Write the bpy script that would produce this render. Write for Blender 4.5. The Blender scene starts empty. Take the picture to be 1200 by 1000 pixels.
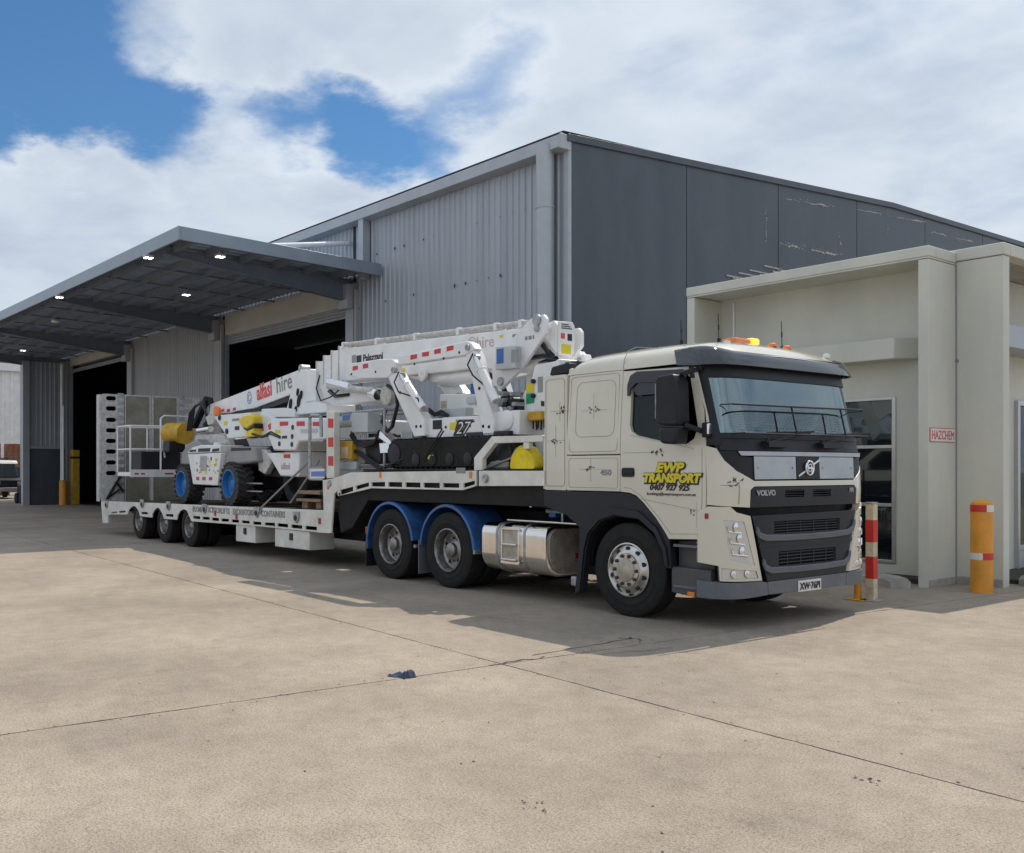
import bpy, bmesh, math, random
from mathutils import Vector, Matrix, Euler
R = random.Random(11)
rad = math.radians
S = bpy.context.scene
COL = S.collection

# ---------------------------------------------------------------- camera
cam = bpy.data.objects.new('camera', bpy.data.cameras.new('camera'))
COL.objects.link(cam)
cam.location = (0, 0, 1.62)
cam.rotation_euler = (rad(90), 0, rad(90 - 37.58))
cam.data.sensor_width = 36.0
cam.data.lens = 34.5
cam.data.shift_x = 100 / 1200
cam.data.shift_y = 50 / 1200
cam.data.clip_start = .1
cam.data.clip_end = 2000
S.camera = cam

# ---------------------------------------------------------------- sky and sun
SUN = Vector((-.13, .66, 1.0)).normalized()          # towards the sun
el = math.asin(SUN.z)
az = math.atan2(SUN.x, SUN.y)
w = bpy.data.worlds.new('World'); S.world = w; w.use_nodes = True
nt = w.node_tree; N = nt.nodes; L = nt.links
for n in list(N): N.remove(n)
out = N.new('ShaderNodeOutputWorld'); bg = N.new('ShaderNodeBackground')
bg.inputs[1].default_value = .14
L.new(bg.outputs[0], out.inputs[0])
sky = N.new('ShaderNodeTexSky'); sky.sky_type = 'NISHITA'; sky.sun_disc = False
sky.sun_elevation = el; sky.sun_rotation = az
sky.air_density = 1.2; sky.dust_density = .35; sky.ozone_density = 1.6
def nd(t, ins=None, **kw):
    n = N.new(t)
    for k, v in kw.items(): setattr(n, k, v)
    for k, v in (ins or {}).items():
        if hasattr(v, 'links') or isinstance(v, bpy.types.NodeSocket): L.new(v, n.inputs[k])
        else: n.inputs[k].default_value = v
    return n
def mth(op, a, b=0.0, c=None):
    i = {0: a, 1: b}
    if c is not None: i[2] = c
    return nd('ShaderNodeMath', i, operation=op).outputs[0]
def mrange(x, a, b, lo=0.0, hi=1.0):
    n = nd('ShaderNodeMapRange', {0: x, 1: a, 2: b, 3: lo, 4: hi}, interpolation_type='SMOOTHSTEP')
    return n.outputs[0]
tc = nd('ShaderNodeTexCoord')
vec = tc.outputs['Generated']
nrm = nd('ShaderNodeVectorMath', {0: vec}, operation='NORMALIZE').outputs[0]
sp = nd('ShaderNodeSeparateXYZ', {0: nrm})
zz = mth('ADD', mth('MAXIMUM', sp.outputs[2], 0.0), .20)
pl = nd('ShaderNodeCombineXYZ', {0: mth('DIVIDE', sp.outputs[0], zz), 1: mth('DIVIDE', sp.outputs[1], zz), 2: 1.7})
n1 = nd('ShaderNodeTexNoise', {'Vector': pl.outputs[0], 'Scale': 1.25, 'Detail': 8.0, 'Roughness': .50, 'Distortion': .3}).outputs[0]
n2 = nd('ShaderNodeTexNoise', {'Vector': pl.outputs[0], 'Scale': 3.4, 'Detail': 8.0, 'Roughness': .54, 'Distortion': .2}).outputs[0]
n3 = nd('ShaderNodeTexNoise', {'Vector': pl.outputs[0], 'Scale': 2.1, 'Detail': 7.0, 'Roughness': .62}).outputs[1]
dens = mth('ADD', mth('MULTIPLY', n1, .66), mth('MULTIPLY', n2, .34))
wv = nd('ShaderNodeVectorMath', {0: n3, 1: (.5, .5, .5)}, operation='SUBTRACT').outputs[0]
wv2 = nd('ShaderNodeVectorMath', {0: wv, 3: .22}, operation='SCALE').outputs[0]
wdir = nd('ShaderNodeVectorMath', {0: nd('ShaderNodeVectorMath', {0: nrm, 1: wv2}, operation='ADD').outputs[0]}, operation='NORMALIZE').outputs[0]
SKYGAPS = [((-0.9045, 0.2667, 0.3327), 11, -0.34), ((-0.896, 0.2248, 0.383), 6, -0.24), ((-0.8853, 0.35, 0.3063), 6.5, -0.33), ((-0.8483, 0.4276, 0.3124), 5.5, -0.31), ((-0.8079, 0.4975, 0.3159), 5.5, -0.33), ((-0.7712, 0.5519, 0.3173), 4.5, -0.29), ((-0.6954, 0.6219, 0.36), 4, -0.32), ((-0.948, 0.2415, 0.2071), 3, -0.12), ((-0.8414, 0.3811, 0.3832), 8, 0.14), ((-0.7965, 0.4627, 0.3892), 8, 0.14), ((-0.8786, 0.4156, 0.2354), 8, 0.45), ((-0.9334, 0.279, 0.2255), 8, 0.5), ((-0.9113, 0.3435, 0.2269), 8, 0.35), ((-0.8161, 0.5221, 0.2476), 5, 0.3), ((-0.9508, 0.261, 0.1667), 9, 0.22), ((-0.7433, 0.5517, 0.3783), 5, 0.14), ((-0.7317, 0.5431, 0.412), 6, 0.12), ((-0.6647, 0.665, 0.3405), 6, 0.18)]
# the breaks in the cloud cover, as directions in the sky
for (dx, dy, dz), wd, am in SKYGAPS:
    dt = nd('ShaderNodeVectorMath', {0: wdir, 1: (dx, dy, dz)}, operation='DOT_PRODUCT').outputs['Value']
    dens = mth('ADD', dens, mrange(dt, math.cos(rad(wd)), 1.0, 0.0, am))
mask = mrange(dens, .13, .52)
shade = mrange(n2, .30, .66, .45, 1.0)
shade2 = mth('MULTIPLY', shade, mrange(dens, .42, .75, 1.10, .78))
cc = nd('ShaderNodeMix', {'Factor': shade2, 'A': (2.4, 2.9, 3.8, 1), 'B': (5.9, 6.15, 6.45, 1)}, data_type='RGBA')
# node sockets of the RGBA mix sit after the float and vector ones
cc.inputs[6].default_value = (2.3, 2.8, 3.6, 1); cc.inputs[7].default_value = (4.35, 4.8, 5.35, 1)
mx = N.new('ShaderNodeMix'); mx.data_type = 'RGBA'
tint = N.new('ShaderNodeMix'); tint.data_type = 'RGBA'; tint.blend_type = 'MULTIPLY'; tint.inputs[0].default_value = 1
L.new(sky.outputs[0], tint.inputs[6]); tint.inputs[7].default_value = (.26, .42, .56, 1)
L.new(mask, mx.inputs[0]); L.new(tint.outputs[2], mx.inputs[6]); L.new(cc.outputs[2], mx.inputs[7])
L.new(mx.outputs[2], bg.inputs[0])

sun = bpy.data.objects.new('sun', bpy.data.lights.new('sun', 'SUN'))
COL.objects.link(sun)
sun.data.energy = 2.85; sun.data.angle = rad(.5); sun.data.color = (1, .90, .76)
sun.rotation_euler = SUN.to_track_quat('Z', 'Y').to_euler()
sun.location = (0, 20, 40)
S.view_settings.view_transform = 'Standard'; S.view_settings.look = 'None'
S.view_settings.exposure = .25; S.view_settings.gamma = 1
S.view_settings.use_curve_mapping = False

# ---------------------------------------------------------------- materials
def mat(name, col, rough=.5, metal=0.0, var=.12, vscale=3.0, bump=0.0, bscale=40.0, spec=.5, dirt=None, emit=0, coat=0.0, rvar=.12, stretch=None):
    m = bpy.data.materials.new(name); m.use_nodes = True
    t = m.node_tree; n = t.nodes; l = t.links
    b = n['Principled BSDF']
    b.inputs['Metallic'].default_value = metal
    b.inputs['Specular IOR Level'].default_value = spec
    if coat: b.inputs['Coat Weight'].default_value = coat; b.inputs['Coat Roughness'].default_value = .06
    if emit:
        b.inputs['Emission Color'].default_value = (*col, 1); b.inputs['Emission Strength'].default_value = emit
    c = n.new('ShaderNodeTexCoord'); mp = n.new('ShaderNodeMapping')
    l.new(c.outputs['Object'], mp.inputs[0])
    if stretch: mp.inputs['Scale'].default_value = stretch
    ns = n.new('ShaderNodeTexNoise'); ns.inputs['Scale'].default_value = vscale; ns.inputs['Detail'].default_value = 6; ns.inputs['Roughness'].default_value = .6
    l.new(mp.outputs[0], ns.inputs['Vector'])
    rp = n.new('ShaderNodeValToRGB')
    rp.color_ramp.elements[0].position = .3; rp.color_ramp.elements[1].position = .7
    d = dirt or tuple(x * (1 - var * 1.6) for x in col)
    rp.color_ramp.elements[0].color = (*(d if dirt else d), 1)
    rp.color_ramp.elements[1].color = (*tuple(min(1, x * (1 + var * .6)) for x in col), 1)
    l.new(ns.outputs[0], rp.inputs[0]); l.new(rp.outputs[0], b.inputs['Base Color'])
    mr = n.new('ShaderNodeMapRange'); mr.inputs[3].default_value = max(.02, rough - rvar); mr.inputs[4].default_value = min(1, rough + rvar)
    l.new(ns.outputs[0], mr.inputs[0]); l.new(mr.outputs[0], b.inputs['Roughness'])
    if bump:
        n2 = n.new('ShaderNodeTexNoise'); n2.inputs['Scale'].default_value = bscale; n2.inputs['Detail'].default_value = 4
        l.new(c.outputs['Object'], n2.inputs['Vector'])
        bp = n.new('ShaderNodeBump'); bp.inputs['Strength'].default_value = bump; bp.inputs['Distance'].default_value = .01
        l.new(n2.outputs[0], bp.inputs['Height']); l.new(bp.outputs[0], b.inputs['Normal'])
    return m

M = {}
M['cab'] = mat('cab_paint', (.655, .615, .505), .24, var=.045, vscale=1.5, coat=1.0, rvar=.05)
M['white'] = mat('white_paint', (.82, .83, .84), .34, var=.06, vscale=2.5, coat=.3, dirt=(.70, .70, .69))
M['tcream'] = mat('trailer_paint', (.76, .745, .69), .42, var=.10, vscale=3, dirt=(.56, .54, .48))
M['grime'] = mat('grimy_white', (.62, .62, .59), .5, var=.08, vscale=12, dirt=(.38, .37, .35))
M['black'] = mat('black_plastic', (.016, .018, .022), .42, var=.2, vscale=8, spec=.3)
M['blacksteel'] = mat('black_steel', (.012, .012, .014), .6, var=.3, vscale=6, dirt=(.02, .018, .016), spec=.2)
M['dkgrey'] = mat('dark_grey_plastic', (.020, .023, .029), .45, var=.15, vscale=6, bump=.1, bscale=300, spec=.3)
M['bumper'] = mat('bumper_grey', (.125, .135, .155), .45, var=.12, vscale=5)
M['rubber'] = mat('tyre_rubber', (.015, .015, .016), .8, var=.2, vscale=10, dirt=(.024, .022, .020), bump=.2, bscale=120, spec=.25)
M['alloy'] = mat('alloy', (.62, .60, .57), .3, 1.0, var=.18, vscale=10)
M['rim'] = mat('dull_rim', (.36, .35, .34), .42, .85, var=.25, vscale=14, dirt=(.17, .155, .14))
M['tank'] = mat('polished_aluminium', (.82, .79, .74), .13, 1.0, var=.08, vscale=4, bump=.10, bscale=7)
M['steel'] = mat('galvanised', (.44, .45, .46), .45, .7, var=.25, vscale=14)
M['chrome'] = mat('chrome', (.8, .8, .8), .12, 1.0, var=.05)
M['blueguard'] = mat('blue_mudguard', (.030, .125, .36), .38, var=.2, vscale=6, dirt=(.03, .07, .16))
M['bluerim'] = mat('blue_rim', (.012, .16, .46), .4, var=.12, vscale=6)
M['bluebox'] = mat('blue_panel', (.03, .12, .42), .4, var=.1)
M['yellow'] = mat('yellow_plastic', (.82, .62, .03), .45, var=.1, vscale=5)
M['bagyellow'] = mat('yellow_fabric', (.85, .66, .02), .7, var=.15, vscale=9, bump=.5, bscale=14)
M['ochre'] = mat('ochre_cover', (.62, .36, .03), .6, var=.2, vscale=6, bump=.3, bscale=30)
M['orange'] = mat('bollard_yellow', (.80, .31, .025), .4, var=.1, vscale=4, dirt=(.55, .25, .03))
M['amber'] = mat('amber_lens', (.85, .22, .02), .2, var=.1, coat=.5)
M['amberlit'] = mat('amber_lit', (1.0, .45, .05), .3, var=.05, emit=1.2)
M['red'] = mat('red_marking', (.62, .035, .03), .45, var=.1, vscale=12)
M['redlens'] = mat('red_lens', (.35, .02, .02), .25, var=.1)
M['cream'] = mat('cream_paint', (.70, .62, .46), .5, var=.14, vscale=9, dirt=(.45, .36, .24))
M['plate'] = mat('plate_white', (.72, .72, .70), .4, var=.05)
M['ink'] = mat('black_print', (.02, .02, .022), .5, var=.05)
M['greyink'] = mat('grey_print', (.25, .25, .25), .5, var=.05)
M['gold'] = mat('yellow_print', (.72, .60, .02), .45, var=.08)
M['pink'] = mat('red_print', (.72, .06, .05), .45, var=.08)
M['blueink'] = mat('blue_print', (.14, .22, .55), .45, var=.08)
M['green'] = mat('green_print', (.02, .30, .16), .45, var=.08)
M['palebox'] = mat('pale_grey_box', (.50, .53, .55), .4, var=.08)
M['timber'] = mat('timber', (.30, .21, .13), .75, var=.25, vscale=6, stretch=(1, 8, 8))
M['brick'] = mat('brick_red', (.36, .17, .10), .8, var=.3, vscale=10)
M['strap'] = mat('strap_webbing', (.30, .30, .28), .8, var=.15)
M['chain'] = mat('chain_black', (.03, .03, .03), .5, .4, var=.2)
M['clad'] = mat('grey_cladding', (.405, .43, .47), .42, .25, var=.10, vscale=1.2, dirt=(.315, .34, .375), stretch=(2, 2, .12))
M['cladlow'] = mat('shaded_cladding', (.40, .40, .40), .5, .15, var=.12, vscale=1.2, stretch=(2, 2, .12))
M['trim'] = mat('grey_trim', (.43, .455, .49), .4, .3, var=.08, vscale=2)
M['fascia'] = mat('canopy_fascia', (.28, .325, .38), .38, .35, var=.08, vscale=1.5)
M['panel'] = mat('dark_panel', (.080, .092, .112), .40, var=.16, vscale=.9, dirt=(.050, .060, .078), stretch=(1, 1, .35))
M['peel'] = mat('peeled_paint', (.52, .50, .45), .7, var=.2, vscale=12)
M['office'] = mat('office_render', (.655, .65, .565), .62, var=.05, vscale=.9, dirt=(.53, .53, .48), bump=.06, bscale=120, stretch=(1, 1, .5))
M['lintel'] = mat('beige_lintel', (.50, .47, .42), .6, var=.08, vscale=1)
M['shutter'] = mat('shutter_grey', (.36, .37, .39), .45, .3, var=.1)
M['soffit'] = mat('canopy_sheet', (.36, .45, .58), .5, .3, var=.1, vscale=2)
M['beam'] = mat('canopy_steel', (.19, .225, .28), .5, .2, var=.12, vscale=3)
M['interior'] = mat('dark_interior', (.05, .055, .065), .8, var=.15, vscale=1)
M['alum'] = mat('window_frame', (.55, .56, .56), .35, .7, var=.06)
M['soil'] = mat('garden_soil', (.06, .048, .035), .95, var=.4, vscale=30, bump=1, bscale=40)
M['kerb'] = mat('kerb_concrete', (.40, .38, .34), .85, var=.15, vscale=8, bump=.3, bscale=60)
M['stepgrey'] = mat('step_grey', (.055, .06, .07), .5, var=.2, vscale=6, dirt=(.08, .075, .065))
M['rustnut'] = mat('rusty_nut', (.10, .06, .045), .6, .3, var=.3)
M['hub'] = mat('dusty_hub', (.50, .45, .38), .45, .6, var=.2, vscale=12)
M['dustrubber'] = mat('dusty_rubber', (.060, .059, .056), .85, var=.3, vscale=8, dirt=(.035, .033, .03))
M['endplate'] = mat('tank_end', (.46, .42, .36), .4, .25, var=.25, vscale=8, dirt=(.30, .25, .20))
M['faded'] = mat('faded_print', (.60, .42, .42), .5, var=.1)
M['ragblue'] = mat('rag_blue', (.045, .07, .13), .85, var=.3)
M['lampon'] = mat('lamp_lens', (1, .98, .92), .3, var=.01, emit=5)
M['linepaint'] = mat('yellow_line', (.62, .45, .14), .8, var=.25, vscale=7, dirt=(.33, .28, .18))
M['lens'] = mat('headlamp_lens', (.62, .64, .64), .10, .45, var=.08, vscale=6, coat=1.0, spec=.8)
M['seat'] = mat('seat_fabric', (.10, .10, .11), .9)
M['meshpl'] = mat('expanded_mesh', (.34, .32, .26), .6, .3, var=.2, vscale=4)
M['silver'] = mat('silver_plate', (.44, .455, .47), .3, .8, var=.10, vscale=4, bump=.12, bscale=5)
M['greycover'] = mat('grey_hood', (.30, .30, .30), .4, .2, var=.12, vscale=3)

def glass(name, tint, ior=1.5, mixf=.35, rough=.01, spec_mul=1.0):
    m = bpy.data.materials.new(name); m.use_nodes = True
    t = m.node_tree; n = t.nodes; l = t.links
    for q in list(n): n.remove(q)
    o = n.new('ShaderNodeOutputMaterial'); tr = n.new('ShaderNodeBsdfTransparent'); gl = n.new('ShaderNodeBsdfGlossy')
    df = n.new('ShaderNodeBsdfPrincipled'); df.inputs['Base Color'].default_value = (*tint, 1); df.inputs['Roughness'].default_value = .1
    tr.inputs[0].default_value = (*[min(1, x * 4 + .25) for x in tint], 1)
    gl.inputs['Roughness'].default_value = rough; gl.inputs[0].default_value = (.80, .97, 1, 1)
    fr = n.new('ShaderNodeFresnel'); fr.inputs[0].default_value = ior
    m1 = n.new('ShaderNodeMixShader'); m1.inputs[0].default_value = mixf
    m2 = n.new('ShaderNodeMixShader')
    l.new(tr.outputs[0], m1.inputs[1]); l.new(df.outputs[0], m1.inputs[2])
    l.new(fr.outputs[0], m2.inputs[0]); l.new(m1.outputs[0], m2.inputs[1]); l.new(gl.outputs[0], m2.inputs[2])
    l.new(m2.outputs[0], o.inputs[0])
    return m
M['screen'] = glass('windscreen_glass', (.03, .065, .07), 3.0, .30)
M['sideglass'] = glass('cab_side_glass', (.006, .007, .010), 1.28, .35)
M['window'] = glass('office_glass', (.012, .018, .026), 1.7, .55)
M['visor'] = mat('smoked_visor', (.012, .016, .022), .05, var=.05, coat=.5, spec=.7, rvar=.02)
M['windshade'] = mat('tinted_deflector', (.014, .013, .02), .12, coat=.25)

def concrete_mat():
    m = bpy.data.materials.new('yard_concrete'); m.use_nodes = True
    t = m.node_tree; n = t.nodes; l = t.links; b = n['Principled BSDF']
    g = n.new('ShaderNodeNewGeometry')
    def noise(scale, det, ro, st=(1, 1, 1), rot=0):
        mp = n.new('ShaderNodeMapping'); mp.inputs['Scale'].default_value = st; mp.inputs['Rotation'].default_value = (0, 0, rot)
        l.new(g.outputs['Position'], mp.inputs[0])
        k = n.new('ShaderNodeTexNoise'); k.inputs['Scale'].default_value = scale; k.inputs['Detail'].default_value = det; k.inputs['Roughness'].default_value = ro
        l.new(mp.outputs[0], k.inputs['Vector']); return k.outputs[0]
    def ramp(x, a, ca, bb, cb):
        r = n.new('ShaderNodeValToRGB'); e = r.color_ramp.elements
        e[0].position = a; e[0].color = (*ca, 1); e[1].position = bb; e[1].color = (*cb, 1)
        l.new(x, r.inputs[0]); return r.outputs[0]
    def mul(a, c2, f=1.0):
        k = n.new('ShaderNodeMix'); k.data_type = 'RGBA'; k.blend_type = 'MULTIPLY'; k.inputs[0].default_value = f
        l.new(a, k.inputs[6]); l.new(c2, k.inputs[7]); return k.outputs[2]
    base = ramp(noise(.35, 7, .6), .3, (.330, .289, .240), .74, (.468, .406, .333))
    c1 = mul(base, ramp(noise(.9, 8, .68, (1, .7, 1), .75), .30, (.70, .70, .71), .62, (1.04, 1.02, 1.0)), .8)
    c2 = mul(c1, ramp(noise(5.5, 8, .72), .32, (.78, .77, .75), .58, (1.03, 1.03, 1.03)), .7)
    c3 = mul(c2, ramp(noise(60, 5, .8), .34, (.46, .44, .41), .54, (1.10, 1.10, 1.10)), .85)
    c3 = mul(c3, ramp(noise(120, 4, .85), .34, (.55, .54, .53), .60, (1.16, 1.16, 1.17)), .75)
    # dark grit and oil spots
    vo = n.new('ShaderNodeTexVoronoi'); vo.inputs['Scale'].default_value = 6.5; l.new(g.outputs['Position'], vo.inputs['Vector'])
    c4 = mul(c3, ramp(vo.outputs['Distance'], .018, (.45, .42, .38), .05, (1, 1, 1)), .9)
    # clusters of small pits where the surface has worn
    vp = n.new('ShaderNodeTexVoronoi'); vp.inputs['Scale'].default_value = 24; l.new(g.outputs['Position'], vp.inputs['Vector'])
    pm = n.new('ShaderNodeMath'); pm.operation = 'ADD'; l.new(vp.outputs['Distance'], pm.inputs[0]); l.new(ramp(noise(.8, 5, .6), .48, (.3, .3, .3), .62, (0, 0, 0)), pm.inputs[1])
    c4 = mul(c4, ramp(pm.outputs[0], .08, (.50, .46, .42), .16, (1, 1, 1)), .9)
    n6 = noise(.7, 6, .6, (1, 1.2, 1), -.7)
    c5 = mul(c4, ramp(n6, .66, (1, 1, 1), .80, (.70, .70, .69)), .8)
    # hairline crazing
    v2 = n.new('ShaderNodeTexVoronoi'); v2.feature = 'DISTANCE_TO_EDGE'; v2.inputs['Scale'].default_value = .55
    wn = n.new('ShaderNodeTexNoise'); wn.inputs['Scale'].default_value = 2.2; wn.inputs['Detail'].default_value = 6; l.new(g.outputs['Position'], wn.inputs['Vector'])
    wa = n.new('ShaderNodeVectorMath'); wa.operation = 'ADD'; l.new(g.outputs['Position'], wa.inputs[0]); l.new(wn.outputs['Color'], wa.inputs[1]); l.new(wa.outputs[0], v2.inputs['Vector'])
    c6 = mul(c5, ramp(v2.outputs['Distance'], .0008, (.62, .60, .57), .0035, (1, 1, 1)), .55)
    oi = n.new('ShaderNodeObjectInfo')
    c7 = mul(c6, ramp(oi.outputs['Random'], 0, (.93, .93, .94), 1, (1.02, 1.01, 1.0)), 1.0)
    # old tyre tracks: soft dark streaks along two driving directions
    tr1 = ramp(noise(.8, 4, .6, (.10, 1.7, 1), -.18), .60, (1, 1, 1), .74, (.87, .86, .86))
    tr2 = ramp(noise(.7, 4, .6, (.09, 1.9, 1), .72), .61, (1, 1, 1), .76, (.88, .87, .87))
    c8 = mul(mul(c7, tr1, .8), tr2, .8)
    st = ramp(noise(2.3, 6, .65), .63, (1, 1, 1), .76, (.66, .62, .57))
    c9 = mul(c8, st, .75)
    l.new(c9, b.inputs['Base Color'])
    b.inputs['Roughness'].default_value = .82; b.inputs['Specular IOR Level'].default_value = .3
    bp = n.new('ShaderNodeBump'); bp.inputs['Strength'].default_value = .35; bp.inputs['Distance'].default_value = .004
    l.new(noise(70, 5, .7), bp.inputs['Height']); l.new(bp.outputs[0], b.inputs['Normal'])
    return m
M['concrete'] = concrete_mat()
M['joint'] = mat('joint_dirt', (.07, .06, .05), .95, var=.3, vscale=4)
M['farground'] = mat('far_ground', (.22, .21, .19), .9, var=.2, vscale=.3)

# ---------------------------------------------------------------- helpers
ORG = {}
RZ = rad(-1.19); OX, OY = -7.145, 9.55                 # frame of the truck: front axle on the ground, x forward
def W(x, y): return (OX + x * math.cos(RZ) - y * math.sin(RZ), OY + x * math.sin(RZ) + y * math.cos(RZ))
def root(name, label, cat, loc, group=None, local=True):
    o = bpy.data.objects.new(name, None); COL.objects.link(o)
    o.empty_display_size = .3
    ORG[o] = Vector(loc)
    if local: o.location = (*W(loc[0], loc[1]), loc[2]); o.rotation_euler = (0, 0, RZ)
    else: o.location = loc
    o['label'] = label; o['category'] = cat
    if group: o['group'] = group
    return o
class MB:
    def __init__(s): s.v = []; s.f = []; s.sm = []
    def add(s, vs, fs, sm=False):
        k = len(s.v); s.v += [tuple(p) for p in vs]
        for f in fs: s.f.append([i + k for i in f]); s.sm.append(sm)
        return s
    def box(s, x0, x1, y0, y1, z0, z1):
        return s.add([(x0, y0, z0), (x1, y0, z0), (x1, y1, z0), (x0, y1, z0), (x0, y0, z1), (x1, y0, z1), (x1, y1, z1), (x0, y1, z1)],
                     [(0, 3, 2, 1), (4, 5, 6, 7), (0, 1, 5, 4), (1, 2, 6, 5), (2, 3, 7, 6), (3, 0, 4, 7)])
    def prism(s, pts, ax, a, b):
        n = len(pts)
        ar = sum(pts[i][0] * pts[(i + 1) % n][1] - pts[(i + 1) % n][0] * pts[i][1] for i in range(n))
        if ar < 0: pts = pts[::-1]
        if a > b: a, b = b, a
        def P(p, c):
            return {'y': (p[0], c, p[1]), 'x': (c, p[0], p[1]), 'z': (p[0], p[1], c)}[ax]
        vs = [P(p, a) for p in pts] + [P(p, b) for p in pts]
        fs = [list(range(n - 1, -1, -1)), list(range(n, 2 * n))] + [[i, (i + 1) % n, n + (i + 1) % n, n + i] for i in range(n)]
        if ax == 'y': fs = [f[::-1] for f in fs]
        return s.add(vs, fs)
    def tube(s, p, q, r, n=8, r2=None, sm=True, cap=True):
        p = Vector(p); q = Vector(q); d = (q - p).normalized(); r2 = r if r2 is None else r2
        u = d.orthogonal().normalized(); v = d.cross(u)
        vs = []
        for c, rr in ((p, r), (q, r2)):
            for i in range(n):
                a = 2 * math.pi * i / n; vs.append(c + u * rr * math.cos(a) + v * rr * math.sin(a))
        s.add(vs, [[i, (i + 1) % n, n + (i + 1) % n, n + i] for i in range(n)], sm)
        if cap: s.add(vs, [list(range(n - 1, -1, -1)), list(range(n, 2 * n))])
        return s
    def path(s, pts, r, n=8):
        pts = [Vector(p) for p in pts]; rings = []; u = None
        for i, p in enumerate(pts):
            d = (pts[min(i + 1, len(pts) - 1)] - pts[max(i - 1, 0)]).normalized()
            u = d.orthogonal().normalized() if u is None else (u - d * u.dot(d)).normalized()
            v = d.cross(u)
            rings.append([p + u * r * math.cos(2 * math.pi * k / n) + v * r * math.sin(2 * math.pi * k / n) for k in range(n)])
        vs = [q for g in rings for q in g]; fs = []
        for i in range(len(pts) - 1):
            for k in range(n): fs.append([i * n + k, i * n + (k + 1) % n, (i + 1) * n + (k + 1) % n, (i + 1) * n + k])
        s.add(vs, fs, True)
        m = len(pts) - 1
        s.add(vs, [list(range(n - 1, -1, -1)), [m * n + k for k in range(n)]])
        return s
    def bar(s, p, q, w, h, up=(0, 0, 1)):
        p = Vector(p); q = Vector(q); d = (q - p).normalized(); sd = d.cross(Vector(up)).normalized(); u = sd.cross(d)
        vs = []
        for c in (p, q):
            for a, b in ((-1, -1), (1, -1), (1, 1), (-1, 1)): vs.append(c + sd * a * w / 2 + u * b * h / 2)
        return s.add(vs, [(0, 3, 2, 1), (4, 5, 6, 7), (0, 1, 5, 4), (1, 2, 6, 5), (2, 3, 7, 6), (3, 0, 4, 7)])
    def lathe(s, prof, c, ax='y', n=32, sg=1, sm=True):
        # prof: (radius, offset along the axis)
        vs = []
        for r, o in prof:
            for i in range(n):
                a = 2 * math.pi * i / n; ca, sa = r * math.cos(a), r * math.sin(a)
                if ax == 'y': vs.append((c[0] + ca, c[1] + sg * o, c[2] + sa))
                elif ax == 'x': vs.append((c[0] + sg * o, c[1] + ca, c[2] + sa))
                else: vs.append((c[0] + ca, c[1] + sa, c[2] + sg * o))
        fs = []
        for j in range(len(prof) - 1):
            for i in range(n):
                fs.append([j * n + i, j * n + (i + 1) % n, (j + 1) * n + (i + 1) % n, (j + 1) * n + i])
        s.add(vs, fs, sm)
        return s
    def mesh(s, name, off=(0, 0, 0)):
        m = bpy.data.meshes.new(name)
        m.from_pydata([(v[0] - off[0], v[1] - off[1], v[2] - off[2]) for v in s.v], [], s.f)
        m.polygons.foreach_set('use_smooth', s.sm)
        bm = bmesh.new(); bm.from_mesh(m)
        bmesh.ops.recalc_face_normals(bm, faces=bm.faces)
        bm.to_mesh(m); bm.free()
        m.set_sharp_from_angle(angle=rad(38))
        return m
    def build(s, name, mt, parent=None, bev=.006, label=None, org=None):
        r = parent
        while r is not None and r.parent is not None: r = r.parent
        off = ORG.get(r, (0, 0, 0)) if org is None else org
        me = s.mesh(name, off); me.materials.append(M[mt] if isinstance(mt, str) else mt)
        o = bpy.data.objects.new(name, me); COL.objects.link(o)
        if parent is not None: o.parent = parent
        if label: o['label'] = label
        if bev:
            b = o.modifiers.new('edge', 'BEVEL'); b.width = bev; b.segments = 2; b.limit_method = 'ANGLE'; b.angle_limit = rad(40)
        return o
def solo(name, mb, mt, label, cat, loc, group=None, local=False, bev=.006):
    """a thing that is one mesh; mb is in the same frame as loc"""
    me = mb.mesh(name, loc); me.materials.append(M[mt])
    o = bpy.data.objects.new(name, me); COL.objects.link(o)
    if local: o.location = (*W(loc[0], loc[1]), loc[2]); o.rotation_euler = (0, 0, RZ)
    else: o.location = loc
    ORG[o] = Vector(loc)
    if bev:
        b = o.modifiers.new('edge', 'BEVEL'); b.width = bev; b.segments = 2; b.limit_method = 'ANGLE'; b.angle_limit = rad(40)
    o['label'] = label; o['category'] = cat
    if group: o['group'] = group
    return o
def inst(o, parent, loc=None, rot=None, label=None):
    c = o.copy(); COL.objects.link(c)
    if parent is not None: c.parent = parent
    if loc is not None: c.location = loc
    if rot is not None: c.rotation_euler = rot
    for ch in list(o.children): inst(ch, c)
    return c
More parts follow.
